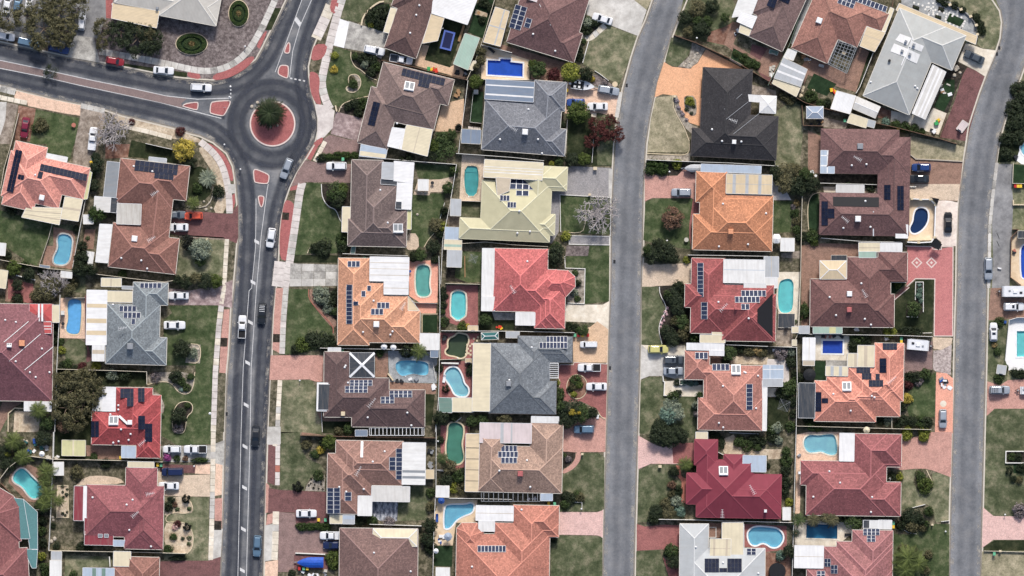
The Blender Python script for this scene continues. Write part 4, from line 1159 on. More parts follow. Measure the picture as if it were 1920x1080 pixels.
def lounger(x,y,deg,label,mat='white_metal'):
 p=W(x,y,.4);root=obj('sun_lounger',None,None,(p.x,p.y,ZG+.03),math.radians(deg));tag(root,label,'lounger');m=MB();m.box(-.9,-.3,.28,.3,.3,.36);m.build('seat',mat,root)
 m=MB();m.hexa([(.3,-.3,.28),(.95,-.3,.6),(.95,.3,.6),(.3,.3,.28)],[(.3,-.3,.36),(.92,-.3,.68),(.92,.3,.68),(.3,.3,.36)]);m.build('backrest',mat,root)
 for a in(-.8,.3):
  for b in(-.26,.26):m=MB();m.box(a-.02,b-.02,0,a+.02,b+.02,.3);m.build('leg',mat,root)
def pole(x,y,label,h=3.2,arm=None,r=.06,name='lamp_post'):
 p=W(x,y,0);root=obj(name,None,None,(p.x,p.y,ZG-.03));tag(root,label,'pole');m=MB();m.tube([(0,0,0),(0,0,h)],r,8);m.build('post','white_metal',root);m=MB();m.cyl((0,0),.2,h,h+.18,12,r1=.08);m.build('head','white_metal',root)
def road_sign(x,y,label,deg=0,h=2.3,z=ZG):
 p=W(x,y,h);root=obj('road_sign',None,None,(p.x,p.y,z),math.radians(deg));tag(root,label,'sign');m=MB();m.tube([(0,0,0),(0,0,h)],.035,6);m.build('post','grey_metal',root);m=MB();m.box(-.35,-.03,h-.75,.35,-.045+.03,h-.05);m.build('plate','white_metal',root)
def clothesline(x,y,rr,label):
 R=rr*S/4;p=W(x,y,1.9);root=obj('clothes_line',None,None,(p.x,p.y,ZG+.01));tag(root,label,'clothes line');m=MB();m.tube([(0,0,0),(0,0,2)],.04,6);m.build('post','grey_metal',root)
 for k in range(4):m=MB();t=k*math.pi/2+.5;m.bar((0,0,1.9),(math.cos(t)*R,math.sin(t)*R,2.05),.05,.05);m.build('arm','grey_metal',root)
 m=MB()
 for q in(.4,.6,.8,1):
  for k in range(4):t=k*math.pi/2+.5;u=t+math.pi/2;m.bar((math.cos(t)*R*q,math.sin(t)*R*q,1.95+.1*q),(math.cos(u)*R*q,math.sin(u)*R*q,1.95+.1*q),.02,.02)
 m.build('wire','grey_metal',root)
def canopy_hip(x0,y0,x1,y1,deg,mat,label,z=2.5,pitch=18):return shed(x0,y0,x1,y1,deg,mat,label,h=z,hip=True,pitch=pitch,open_=True,name='gazebo',cat='gazebo')
mottled('asphalt_main',[(94,98,106),(112,115,121),(136,136,138)],.25,9,.9,.18,.01)
mottled('asphalt_side',[(120,124,130),(131,134,140),(142,143,146)],.3,9,.9,.2,.01)
mottled('asphalt_carpark',[(120,120,122),(142,142,144),(158,157,156)],.35,9,.9,.16,.01)
mottled('soil',[(84,70,58),(108,92,76),(134,116,96)],.7,6);mottled('mulch',[(96,84,82),(126,112,110),(150,136,132)],1.2,7,.95,.5)
mottled('sand',[(178,152,122),(206,182,150),(222,202,172)],.6,7);mottled('gravel',[(128,112,98),(156,140,124),(180,164,148)],.8,9,.95,.4)
mottled('redsoil',[(126,80,62),(150,104,84),(172,130,108)],.8,7);mottled('lawn_green',[(56,76,38),(76,92,52),(108,114,76)],.45,5,.95,.3)
mottled('lawn_mid',[(66,78,46),(92,100,66),(132,128,96)],.4,5,.95,.3);mottled('lawn_dry',[(86,94,60),(120,122,88),(160,150,116)],.4,5,.95,.28)
mottled('lawn_dark',[(34,46,22),(48,58,32),(70,74,46)],.5,5,.95,.3);mottled('turf',[(28,52,28),(36,62,34),(46,72,42)],.6,5,.95,.2)
mottled('lawn_tan',[(134,128,96),(160,150,116),(184,170,136)],.5,5,.95,.3);mottled('weeds',[(70,70,48),(104,98,74),(140,128,104)],.9,5,.95,.5)
mottled('bed_dark',[(44,40,34),(60,54,46),(84,74,64)],1.2,6,.95,.5);mottled('bed_pebble',[(130,120,106),(166,154,138),(190,180,164)],1.4,12,.95,.45)
mottled('conc',[(186,180,172),(202,198,190),(216,212,204)],.5,6,.9,.12,.008);mottled('conc_old',[(150,146,140),(176,172,164),(200,196,186)],.7,4,.9,.2,.01)
mottled('conc_white',[(232,232,232),(244,244,244),(250,250,250)],.5,6,.8,.06,.005);mottled('conc_pink',[(200,188,182),(216,205,198),(228,218,210)],.5,6,.9,.1,.008)
mottled('conc_cream',[(214,200,176),(230,216,192),(240,230,210)],.6,6,.9,.1,.008);mottled('conc_marble',[(70,76,96),(150,156,170),(214,216,222)],1.3,5,.7,.25,.005,stretch=(1.6,.6,1))
mottled('conc_mauve',[(136,112,112),(164,138,136),(196,172,168)],.8,5,.9,.2,.008);mottled('stencil',[(150,132,128),(190,172,166),(206,190,182)],1.6,3,.85,.3,.01)
mottled('peach',[(226,192,150),(236,204,162),(242,214,178)],.6,6,.85,.07,.005);mottled('peach_pale',[(222,202,190),(236,216,200),(244,230,216)],.9,6,.85,.1,.005)
brickpave('brick_redpad',(176,92,88),(158,78,78),stain=.2);brickpave('brick_red',(160,92,86),(142,78,76),stain=.3);brickpave('brick_salmon',(196,140,124),(176,120,106),stain=.25)
brickpave('brick_pink',(210,168,158),(196,150,142),stain=.18);brickpave('brick_orange',(226,160,112),(214,146,100),stain=.12);brickpave('brick_tan',(208,170,132),(194,154,118),stain=.2)
brickpave('brick_grey',(146,142,142),(128,126,128),stain=.22);brickpave('brick_mauve',(142,112,106),(122,94,90),stain=.35);brickpave('brick_dark',(124,78,76),(106,66,66),stain=.4)
brickpave('brick_rose',(196,112,108),(182,98,98),stain=.14);brickpave('brick_median',(132,110,106),(118,98,96),stain=.2);brickpave('brick_coral',(232,150,122),(222,138,112),stain=.15);brickpave('brick_brown',(150,112,92),(132,96,80),stain=.4,scale=.9)
brickpave('brick_peachy',(222,180,150),(208,164,136),stain=.3,scale=.9);brickpave('slate_pave',(150,154,156),(132,136,140),bw=.6,bh=.6,stain=.3);brickpave('brick_sand',(200,176,148),(186,160,134),stain=.25)
def paintmat():
 m,nt,b=newmat('road_paint');p=pos(nt);n=noise(nt,5,4,p,.7)
 nt.links.new(ramp(nt,n.outputs[0],[(.3,C(170,170,172)),(.55,C(232,232,232)),(1,C(240,240,240))]).outputs[0],b.inputs['Base Color']);b.inputs['Roughness'].default_value=.8
paintmat()
def dustmat():
 m=bpy.data.materials.new('edge_dust');m.use_nodes=True;nt=m.node_tree;MATS['edge_dust']=m;b=nt.nodes['Principled BSDF'];b.inputs['Base Color'].default_value=C(190,184,174);b.inputs['Roughness'].default_value=.9
 n=noise(nt,.45,6,pos(nt),.7);a=ramp(nt,n.outputs[0],[(.48,(0,)*3),(.68,(.8,)*3)]).outputs[0];tr=nd(nt,'ShaderNodeBsdfTransparent');mx=nd(nt,'ShaderNodeMixShader')
 nt.links.new(a,mx.inputs[0]);nt.links.new(tr.outputs[0],mx.inputs[1]);nt.links.new(b.outputs[0],mx.inputs[2]);nt.links.new(mx.outputs[0],nt.nodes['Material Output'].inputs[0])
dustmat()
def wearmat(mname='tyre_wear',amt=1.):
 """rubber darkened wheel tracks and dusty edges along a lane; u runs across the lane"""
 m=bpy.data.materials.new(mname);m.use_nodes=True;nt=m.node_tree;MATS[mname]=m;b=nt.nodes['Principled BSDF']
 uv=nd(nt,'ShaderNodeUVMap').outputs[0];sx=nd(nt,'ShaderNodeSeparateXYZ');nt.links.new(uv,sx.inputs[0])
 mp=nd(nt,'ShaderNodeMapping');mp.inputs['Scale'].default_value=(5,.06,1);nt.links.new(uv,mp.inputs[0]);n=noise(nt,1.6,5,mp.outputs[0],.7)
 ad=nd(nt,'ShaderNodeMath',operation='MULTIPLY_ADD');nt.links.new(n.outputs[0],ad.inputs[0]);ad.inputs[1].default_value=.16;nt.links.new(sx.outputs[0],ad.inputs[2])
 a=ramp(nt,ad.outputs[0],[(.12,(0,)*3),(.24,(.72,)*3),(.34,(.86,)*3),(.46,(.4,)*3),(.58,(.34,)*3),(.7,(.78,)*3),(.8,(.84,)*3),(.96,(0,)*3)]).outputs[0]
 n2=noise(nt,.35,4,pos(nt),.6);v=ramp(nt,n2.outputs[0],[(.3,(.55*amt,)*3),(.7,(1.15*amt,)*3)]).outputs[0]
 b.inputs['Base Color'].default_value=C(58,63,76);b.inputs['Roughness'].default_value=.75
 tr=nd(nt,'ShaderNodeBsdfTransparent');mx=nd(nt,'ShaderNodeMixShader');nt.links.new(mixc(nt,a,v,1.,'MULTIPLY'),mx.inputs[0]);nt.links.new(tr.outputs[0],mx.inputs[1]);nt.links.new(b.outputs[0],mx.inputs[2]);nt.links.new(mx.outputs[0],nt.nodes['Material Output'].inputs[0])
wearmat();wearmat('light_wear',.22)
T(0,0)
B4=lambda l:[(x*4,y*4)for x,y in l]
g('ground','lawn_dry',[(-9000,-9000),(17000,-9000),(17000,13000),(-9000,13000)],absz=-.03)
g('main_road','asphalt_main',B4([(-600,-450),(870,-450),(660,-40),(640,100),(620,1530),(-600,1530)]),absz=0)
g('street','asphalt_side',B4([(1360,-450),(1480,-450),(1330,-60),(1310,300),(1300,1530),(1090,1530),(1110,300),(1180,-60)]),absz=0)
g('street','asphalt_side',B4([(1670,-450),(2120,-450),(1960,60),(1890,260),(1875,1530),(1750,1530),(1775,300),(1800,200),(1840,40),(1820,-30)]),absz=0)
bA=[(-600,-60),(-60,65),(0,79),(129,107),(186,117),(226,125),(287,137),(330,146),(377,150),(400,151),(420,147),(445,137),(467,122),(480,112),(491,92),(502,70),(524,27),(537,0),(560,-50),(740,-450),(-600,-450)]
bB=[(412,1080),(392,1530),(-600,1530),(-600,22),(-60,146),(0,160),(32,169),(100,186),(150,196),(200,207),(230,217),(285,230),(325,240),(355,250),(375,255),(400,267),(425,287),(437,312),(441,340),(443,365),(445,382),(446,445),(444,470),(441,507),(438,540),(434,577),(429,665),(424,715),(421,815),(419,910),(415,1010)]
bC=[(830,-450),(645,-60),(622,0),(612,32),(597,62),(587,87),(581,107),(577,125),(578,142),(582,170),(590,197),(595,222),(595,245),(589,270),(574,295),(555,325),(542,352),(534,375),(527,407),(524,432),(522,465),(521,495),(517,540),(512,590),(509,665),(506,715),(504,765),(501,815),(499,885),(496,985),(494,1080),(482,1530),
(1120,1530),(1129,1080),(1131,985),(1133,910),(1136,810),(1139,690),(1141,615),(1144,540),(1145,445),(1147,370),(1149,320),(1152,270),(1157,225),(1160,212),(1167,170),(1175,140),(1184,107),(1196,70),(1211,37),(1224,0),(1245,-55),(1390,-450)]
bD=[(1455,-450),(1310,-55),(1287,0),(1272,37),(1257,77),(1245,115),(1234,155),(1226,190),(1219,225),(1212,270),(1209,320),(1207,370),(1206,445),(1204,540),(1202,640),(1200,715),(1197,810),(1194,910),(1192,985),(1190,1080),(1181,1530),
(1768,1530),(1779,1080),(1782,935),(1786,810),(1788,740),(1790,640),(1793,540),(1794,470),(1796,395),(1800,352),(1807,302),(1812,270),(1817,237),(1825,212),(1837,175),(1852,135),(1867,100),(1876,72),(1879,42),(1875,20),(1862,0),(1840,-25),(1700,-450)]
bE=[(1828,1530),(1840,1080),(1843,935),(1846,810),(1849,690),(1852,540),(1855,420),(1862,357),(1869,305),(1874,270),(1877,252),(1885,225),(1897,195),(1910,155),(1920,127),(1950,60),(2100,-450),(2500,-450),(2500,1530)]
for b,m in((bA,'mulch'),(bB,'weeds'),(bC,'weeds'),(bD,'weeds'),(bE,'lawn_dry')):
 g('verge',m,B4(b),0)
 wp=[tuple(P(x,y,ZG)[:2])for x,y in b]
 if area(wp)<0:wp=wp[::-1]
 o=ribbon(wp,-.02,.30,-.02,ZG+.012,True).build('kerb','kerb');o['kind']='structure'
 o=ribbon(wp,-1.1,-.35,.011,.011,True).build('edge_dust','edge_dust');o['kind']='structure'
 o=ribbon(wp,-.34,-.03,0,.006,True).build('gutter_strip','kerb_dark');o['kind']='structure'
def mark(pts,w=.13,z=.009):o=ribbon([tuple(P(x,y)[:2])for x,y in pairs(pts)],-w/2,w/2,z,z).build('road_marking','road_paint');o['kind']='structure'
def wear(pts,w,z=.005,mat='tyre_wear'):
 p=[tuple(P(x,y)[:2])for x,y in chaikin(pairs(pts),2,False)];o=ribbon(p,-w/2,w/2,z,z).build('tyre_wear',mat);o['kind']='structure'
mark([-40,106,0,113,82,130,107,136,175,151,250,166,312,180,370,186,432,184],.16);mark([-40,120,0,128,81,144,150,160,225,176,300,192,350,205,388,215,415,222],.16)
mark([572,-20,566,0,542,65,516,135],.13);mark([590,-20,584,0,562,50,549,95,543,145],.13)
mark([480,372,480,410,479,465,472,540,467,545,456,690,452,812,446,1080,440,1300],.12);mark([503,345,501,355,490,440,481,540,471,690,469,812,462,1080,456,1300],.12)
for x,y in((482,455),(475,531),(470,606),(465,682),(462,761),(460,839),(459,916),(457,994),(455,1071),(452,1150)):
 m=[P(x-5,y-7,.013),P(x+4,y-2,.013),P(x+4,y+4,.013),P(x-5,y-1,.013)];mb=MB();mb.face(m[::-1]);o=mb.build('road_marking','road_paint');o['kind']='structure'
mb=MB();mb.face([P(552,38,.013),P(556,31,.013),P(565,43,.013),P(561,50,.013)][::-1]);o=mb.build('road_marking','road_paint');o['kind']='structure'
for k in range(4):mark([544+k*8,146.5+k*1.5,548+k*8,147.5+k*1.5],.3)
for k in range(4):mark([432,160+k*7,433,163+k*7],.3)
wear([-60,76,0,92,130,122,250,147,330,163,400,168,450,160,490,130,520,80,560,-20],5.0,.0045);wear([-60,128,0,142,120,170,250,198,340,220,400,240,440,280,462,340,464,420,460,520,450,700,442,900,434,1100],4.6,.0055)
wear([605,-20,590,30,570,90,562,140,567,180,575,225,568,270,545,310,525,360,510,430,500,540,490,700,482,900,476,1100],4.4,.0065)
for q in((1266,-40,1232,60,1212,140,1196,200,1187,260,1179,400,1174,540,1168,700,1162,1100),(1905,-20,1905,60,1880,140,1858,210,1842,280,1828,400,1822,540,1816,760,1808,1100)):wear(q,5.6,.005,'light_wear')
ring=[(511+66*math.cos(t*.2618),232+66*math.sin(t*.2618))for t in range(24)]
o=ribbon([tuple(P(x,y)[:2])for x,y in ring],-2.9,2.9,.0075,.0075,True).build('tyre_wear','tyre_wear');o['kind']='structure'
def island(pts,label,mat='brick_redpad',h=.14,kw=.22,smooth=1):
 pp=[tuple(P(x,y,h)[:2])for x,y in chaikin(bevel(pairs(pts),3.5),1)]
 if area(pp)<0:pp=pp[::-1]
 c=Vector((sum(p[0]for p in pp)/len(pp),sum(p[1]for p in pp)/len(pp),0));root=obj('traffic_island',None,None,c);tag(root,label,'traffic island')
 l=[(p[0]-c.x,p[1]-c.y)for p in pp];ribbon(l,0,kw,0,h,True).build('kerb','kerb_white',root);q=offset(l,kw-.02);m=MB();m.hexa([(*p,0)for p in q],[(*p,h-.02)for p in q]);m.build('paving',mat,root)
plain('kerb_white',(232,214,206),.85,.08,1.5)
g('median','brick_median',[-160,428,0,455,325,523,325,572,0,509,-160,480],absz=.01);g('median','brick_median',[430,547,700,607,1000,667,1250,722,1400,742,1360,775,1370,810,1200,768,900,702,600,638,400,592,405,550],absz=.01)
island([340,199,348,193,373,190,371,208,345,201],'small red brick traffic island at the tip of the brown median');island([395,190,432,187,433,194,420,219,392,213],'wide red brick traffic island facing the roundabout below the white wagon')
island([531,100,538,79,545,79,544,101],'narrow red brick traffic island in the lane north of the roundabout');island([519,139,524,121,542,122,541,147,535,147],'larger red brick traffic island just north of the roundabout')
island([474,318,480,316,504,326,506,332,503,346,476,343],'wide red brick traffic island just south of the roundabout',smooth=1);island([482,366,497,367,493,389,487,389],'narrow pointed red brick traffic island south of the roundabout')
pp=[tuple(P(511+43*math.cos(t*.1309),232+43*math.sin(t*.1309),.16)[:2])for t in range(48)]
pp=pp if area(pp)>0 else pp[::-1];c=P(511,232);root=obj('roundabout_island',None,None,(c.x,c.y,0));tag(root,'round red brick roundabout island with white kerb under a palm','roundabout');l=[(p[0]-c.x,p[1]-c.y)for p in pp]
ribbon(l,0,.32,0,.17,True).build('kerb','kerb_white',root);q=offset(l,.3);m=MB();m.hexa([(*p,0)for p in q],[(*p,.15)for p in q]);m.build('paving','brick_redpad',root)
T(0,0);plant('bigpalm',2020,846,118,'dkpalm','big dark date palm standing on the roundabout island',h=3.6)
rocks([1890,800,1930,770,1950,925,2030,950,2080,940],'pale rock at the foot of the roundabout palm',.4)
plant('wispy',378,545,62,'dk','small dark tree growing in a gap of the brown median',h=3)
for x,y,tx,ty,n in((860,640,2,0,'beside the boat driveway'),(735,600,2,2,'beside the circular garden driveway'),(768,882,2,1,'beside the bright red house lawn'),(1735,360,3,0,'at the silver house driveway'),(1717,405,3,0,'just below the silver house driveway'),(1700,945,0,2,'beside the verge of the red ribbed patio house')):
 T(tx,ty);p=W(x,y);m=MB();m.box(-.25,-.4,0,.25,.4,.03)
 for k in range(6):m.box(-.2,-.34+k*.12,.03,.2,-.28+k*.12,.045)
 tag(m.build('drain_grate','dark_metal',None,(p.x,p.y,.004)),'dark drain grate in the gutter '+n,'drain')
# ================================================================ hall and its grounds (north-west block)
T(0,0);at('the white metal roofed hall')
g('car_park','asphalt_carpark',[-240,-240,790,-240,795,140,735,300,700,282,545,265,250,272,100,262,-240,200],1)
g('path','brick_redpad',[790,-200,860,-200,835,140,795,135],2)
g('driveway','conc_old',[560,266,704,282,750,468,505,428],3)
slabs([-240,190,0,238,120,258,330,298,545,345],46,1.5,['conc','conc_old'],2)
slabs([745,385,1000,430,1240,475,1420,518,1550,538,1680,515,1780,460,1865,380,1930,275,1995,150,2080,-40,2160,-220],50,1.5,['conc','conc_old'],3,smooth=2)
g('verge_paving','brick_redpad',[1408,532,1490,540,1512,598,1405,580],2,1);g('verge_paving','brick_redpad',[1592,602,1604,556,1690,534,1800,472,1880,418,1916,432,1860,502,1770,560,1680,596],2,1)
g('verge_paving','brick_redpad',[1920,340,1990,230,2005,240,1960,340,1945,370],2,1)
g('verge_grass','lawn_dark',[890,470,1405,545,1400,582,905,502],2);g('verge_grass','lawn_dark',[1990,225,2060,60,2110,60,2035,225],2);g('verge_soil','soil',[-240,230,0,278,300,330,520,378,510,425,0,312,-240,262],1)
house('@, a long ridged building'.replace('@','white metal roofed hall'),'hall',[(1279,-330,1620,195),(891,-159,1255,92)],deg=10.7,pitch=14,eave=3.3,cat='hall',name='hall',wall='render')
pq('tan',[845,22,1197,84,1175,210,835,136],z=3.05,fall=.3)
cooler(1180,62,'grey',.5)
for x,y,rx,ry,d,n in((1437,328,120,82,4,'oval'),(1790,100,76,100,10,'upright oval')):
 g('planted_bed','turf',[(x+rx*math.cos(t*.314),y+ry*math.sin(t*.314))for t in range(20)],2)
 edging([c for t in range(20)for c in(x+rx*math.cos(t*.314),y+ry*math.sin(t*.314))],f'cream stone edging of the {n} hedged bed',closed=True,smooth=1)
 ring_hedge(x,y,rx*.9,ry*.9,'hedge',f'outer clipped green ring of the {n} hedged bed by @',.74,.7);ring_hedge(x,y,rx*.52,ry*.52,'mid',f'inner clipped green ring of the {n} hedged bed by @',.45,.9)
 plant('bush',x,y,26,'tan',f'tan shrub in the middle of the {n} hedged bed')
car('sedan',55,22,80,'white','white sedan in the car park row beside the light blue car');car('hatch',132,20,82,'steel','light blue hatchback in the car park row');car('hatch',216,18,82,'white','white hatchback between the light blue car and the gum trees');car('wagon',320,6,82,'white','white wagon nosing under the gum tree in the car park');car('sedan',-20,20,80,'white','white sedan at the open end of the car park row')
car('sedan',35,270,-10,'white','white sedan on the verge behind the steel blue van');car('van',215,320,-13,'steel','steel blue van on the verge by the gum trees');car('wagon',438,366,-12,'blue','blue wagon on the verge beside the concrete crossover')
car('hatch',862,460,-10,'red','red hatchback parked on the grass verge below the olive trees');car('sedan',1226,528,-4,'white','white sedan parked on the grass verge past the red hatchback');car('wagon',1508,656,-3,'white','white wagon driving towards the roundabout along the brown median',z=.02);car('hatch',612,158,85,'white','white hatchback under the gum tree at the car park exit')
for x,y,r in((55,140,100),(200,120,105),(330,215,150),(455,85,140),(500,235,105),(385,30,120),(585,60,92),(300,330,60),(470,300,70)):plant('gum',x,y,r,'olive','olive gum tree crowding the car park of @',h=5.5)
for x,y,r in((765,210,75),(905,240,120),(1030,290,140),(1130,310,105),(760,330,55),(1090,230,85)):plant('gum',x,y,r,'olive' if r<100 else 'dk','dark spreading tree on the mulch south of @' if r>=100 else 'thin olive sapling on the mulch beside @',h=4.5)
for x,y in((845,35),(1188,178),(1840,350),(1730,652),(1722,728)):pole(x,y,'small white light bollard or sign post near @',1.0)
road_sign(1682,805,'white road sign on the wide traffic island',z=.14)
# ================================================================ salmon house
at('the salmon tiled house')
slabs([-240,610,0,662,115,690],52,1.5,['conc','conc_old'],2);slabs([-240,690,0,730,205,772],36,1.5,['conc_cream','conc'],3);slabs([605,792,690,810,785,832],40,1.5,['conc','conc_old'],3)
g('verge_paving','brick_peachy',[125,682,400,748,604,790,604,868,480,850,210,795,205,770,105,730],2)
g('driveway','conc',[-240,760,50,765,40,900,5,1010,-240,1050],2);g('garden','gravel',[55,768,135,785,80,1080,-20,1080],2);g('driveway','redsoil',[140,790,268,815,235,1060,110,1050],2)
g('lawn','lawn_green',[270,820,592,885,560,1080,220,1080],3);g('driveway','gravel',[605,800,800,850,740,1090,690,1250,540,1250,560,1080,600,890],2)
car('sedan',186,957,262,'maroon','maroon sedan on the red dirt drive of @');plant('bush',308,942,60,'olive','round mixed shrub on the lawn of @');plant('bush',265,960,40,'mid','green shrub beside the maroon sedan');table_set(553,938,'small rusty garden table on the lawn of @',.5,'brick_edge')
plant('bare',842,965,150,'bare','big leafless purple grey tree beside the white ute',h=5);car('ute',695,1040,84,'white','white ute on the gravel drive under the leafless tree',tray='paint_white')
g('verge_soil','sand',[830,850,1300,965,1480,1035,1560,1080,1300,1040,930,960],1);slabs([925,945,1100,985,1290,1035],34,2,['conc_cream'],3);plant('bush',990,912,26,'maroon','small maroon bush on the sandy verge by the road');plant('bush',1350,985,40,'red','low red shrub on the verge by the yellow tree')
T(0,1)
house('salmon orange tiled house with black solar panels','salmon',[(118,-25,251,506),(82,48,625,415),(82,48,440,485)],deg=12.5)
sol(108,202,12.5,2,10,26,32,dark=True);sol(157,248,12.5,2,1,24,36,dark=True);sol(477,213,13,12,2,30,26,dark=True);sol(302,232,13,1,2,36,26,dark=True)
pq('cream',[487,395,622,415,587,580,455,560],strips=(('u',.45,.55),));pq('cream',[200,472,466,480,445,606,162,548],strips=(('u',.3,.36),('u',.66,.72)));pq('white',[345,68,508,100,498,150,336,118],z=2.5);pq('yellow',[668,202,690,214,655,412,625,415],z=2.5,posts=False)
vent(265,232);cooler(315,402,deg=12)
g('lawn','lawn_green',[350,-30,560,-20,520,130,350,90],3);g('lawn','lawn_green',[10,500,390,600,350,750,275,915,220,890,70,790,-60,720,-60,480],2);g('paving','brick_brown',[400,620,560,660,570,780,540,940,320,905,345,765,400,765],3);g('lawn','lawn_mid',[390,600,590,610,570,650,420,640,400,760,350,750],1)
pool([455,668,545,690,535,800,512,905,405,905,400,850,440,780,428,710],'blue','blue kidney pool in brown paving behind @',coping='conc',steps=[445,672,520,680,500,730,435,720])
shed(298,905,372,935,8,'bluegrey','small grey pump cover by the pool of @',1.0,name='pump_cover',cat='shed');shed(-70,735,38,838,5,'white','white shed at the edge of the lawn behind @');shed(-90,930,42,1085,8,'cream','cream metal roofed shed over the fence from @')
F([5,330,30,180,80,10,140,-230],'fence_cream','pale fence along the side of @ and its drive');F([640,415,605,600,570,780,540,945],'fence_white','white fence between the kidney pool and @ neighbours');F([-200,820,0,868,210,908,370,935,540,950,740,978],'fence_cream','long cream fence behind the kidney pool of @');F([390,600,365,700,295,905],'fence_cream','low pool fence between the lawn and pool of @',1.2,cap=.06)
for x,y,r,c,k in((720,100,40,'dk','round'),(735,160,62,'dk','round'),(710,310,50,'dk','round'),(690,230,28,'mid','bush')):plant(k,x,y,r,c,'dark tree squeezed between @ and the grey carport')
bin_(697,107,'green','green lidded bin beside the dark trees of @',10);bin_(684,140,'yellow','yellow lidded bin beside the dark trees of @',10)
plant('bush',60,830,40,'dk','dark shrub at the lawn corner behind @');plant('bush',575,640,35,'dk','dark shrub at the pool corner behind @');plant('bush',90,490,50,'dk','low dark shrub under the patio of @')
at('the plum tiled house')
for x,y,r,c in((105,930,62,'green'),(190,900,40,'mid'),(215,975,55,'dk'),(320,960,40,'dk'),(130,1060,50,'dk')):plant('bush' if r<50 else 'round',x,y,r,c,'leafy shrub packed along the back fence of @')
g('paving','brick_red',[60,1010,250,1050,245,1200,60,1160],2);wall_low([120,985,265,1020],'short white wall beside the red path behind @','fence_white',.6);plant('bare',385,1040,105,'bare','leafless mauve tree in the back yard of @',h=4);plant('bare',470,1030,60,'bare','small leafless tree next to the mauve one behind @',h=3);shed(458,952,538,1008,6,'white','tiny white shed on the fence by the leafless trees',1.9)
g('lawn','lawn_mid',[540,990,640,1000,640,1120,470,1100],2);plant('bush',560,1040,40,'olive','olive bush beside the tiny white shed')
# ================================================================ brown house with streaked patio
at('the brown streaked-patio house')
house('brown tiled house with streaked white patio roof and side carports','brown2',[(905,108,1258,483),(1180,138,1395,425),(1100,128,1235,968),(848,588,1235,968),(1170,690,1315,978)],deg=6.5)
sol(1172,177,6.5,9,2,36,40,dark=True);sol(1230,237,6.5,4,2,36,26,dark=True)
pat(880,445,1055,605,2,'stained',z=3.2,posts=False);pq('grey',[805,130,898,140,870,402,775,398],strips=());pq('offwhite',[710,392,832,402,824,512,705,500]);pq('dark',[832,404,885,410,872,516,824,510],z=2.7);pq('white',[748,600,842,604,808,892,716,884]);pq('palegrey',[1118,96,1250,110,1247,142,1116,126],z=2.5)
cooler(1010,710,s=1.1);antenna(1165,370,35);antenna(1140,712,30);vent(1003,166);vent(1143,205);vent(910,855);vent(1060,873);vent(1104,934)
g('lawn','lawn_dark',[985,-30,1340,60,1335,150,1100,110,960,95],2);g('driveway','brick_dark',[1275,500,1400,495,1600,515,1735,525,1785,450,1786,700,1775,745,1690,710,1360,690,1265,665],3);g('driveway','redsoil',[790,0,975,0,960,100,905,105,790,110],1)
g('verge_soil','sand',[1480,30,1530,20,1640,160,1690,300,1700,520,1590,515,1640,400,1620,250,1540,130],2,1);slabs([1500,-20,1600,60,1670,160,1705,290,1720,420,1722,520],52,1.5,['conc_pink','conc'],3,smooth=2);g('verge_paving','brick_redpad',[1530,-10,1590,0,1680,70,1735,170,1755,275,1725,280,1680,160,1610,60],2,1)
g('verge_paving','brick_redpad',[1732,390,1760,370,1765,440,1740,520],2);slabs([1738,300,1738,370],60,1.2,['conc'],4)
g('garden','weeds',[1400,420,1600,420,1590,515,1400,490],2);wall_low([1598,320,1590,420,1530,480,1400,465],'curved pale rock wall in the front garden of @','pebble',.3,smooth=1);rocks([1420,470,1460,478,1500,470,1545,490,1570,440,1585,480,1530,430],'pale garden rock in the front yard of @',.35)
g('lawn','lawn_dark',[1410,190,1530,160,1590,260,1570,420,1405,440],2,1);g('lawn','lawn_dry',[1330,720,1690,715,1660,1080,1310,1000],2);g('verge_soil','gravel',[1345,680,1680,700,1680,720,1345,700],3);slabs([1702,712,1680,1080,1660,1200],34,1.5,['conc_cream','conc'],3);g('verge_grass','weeds',[1722,740,1770,790,1745,1070,1700,1080],2)
car('sedan',1318,530,0,'grey','grey sedan nosed under the eave beside the orange hatchback',s=.95);car('hatch',1450,540,181,'orange','orange red hatchback on the maroon driveway');car('sedan',1335,625,180,'white','white sedan on the maroon driveway of @')
plant('round',1380,40,92,'yellow','yellow flowering wattle tree on the roundabout corner',h=5);plant('round',1420,130,62,'dk','dark tree behind the yellow wattle');plant('spiky',1560,255,75,'grey','grey green grass tree in the front garden of @',h=1.2);plant('bush',1635,360,52,'dk','dark rounded bush on the sandy verge of @');plant('palm',1450,445,60,'palm','young palm beside the maroon driveway');plant('bush',1480,330,45,'mid','mid green shrub by the rock wall of @')
plant('round',1402,735,62,'black','dark conifer beside the maroon driveway');plant('round',1500,790,92,'grey','silver grey leaved tree on the front lawn of @',h=4);plant('round',1500,880,45,'mid','green shrub under the silver grey tree')
for x,y,r,c in((1390,1030,58,'dk'),(1470,1010,50,'olive'),(1540,1030,68,'dk'),(1620,1030,58,'green'),(1330,1020,40,'dk')):plant('round',x,y,r,c,'leafy tree in the row at the south edge of the lawn of @',h=3)
plant('round',725,530,72,'hedge','neat dark round tree beside the white lean-to of @',h=4);shed(625,530,700,600,0,'white','white shed half under the round dark tree',2.0);g('paving','brick_brown',[640,640,715,640,700,790,615,780],2);plant('bush',658,707,22,'mid','small shrub in the paved square behind @');sq('white','narrow white shed by the tall dark hedge tree of @',2.0,[640,802,708,812,692,912,662,905])
for x,y,r in((610,850,62),(600,930,70),(690,940,50),(620,770,45)):plant('round',x,y,r,'dk','tall dark hedge tree along the back fence of @',h=4)
plant('bush',920,975,38,'mid','green shrub against the south wall of @')
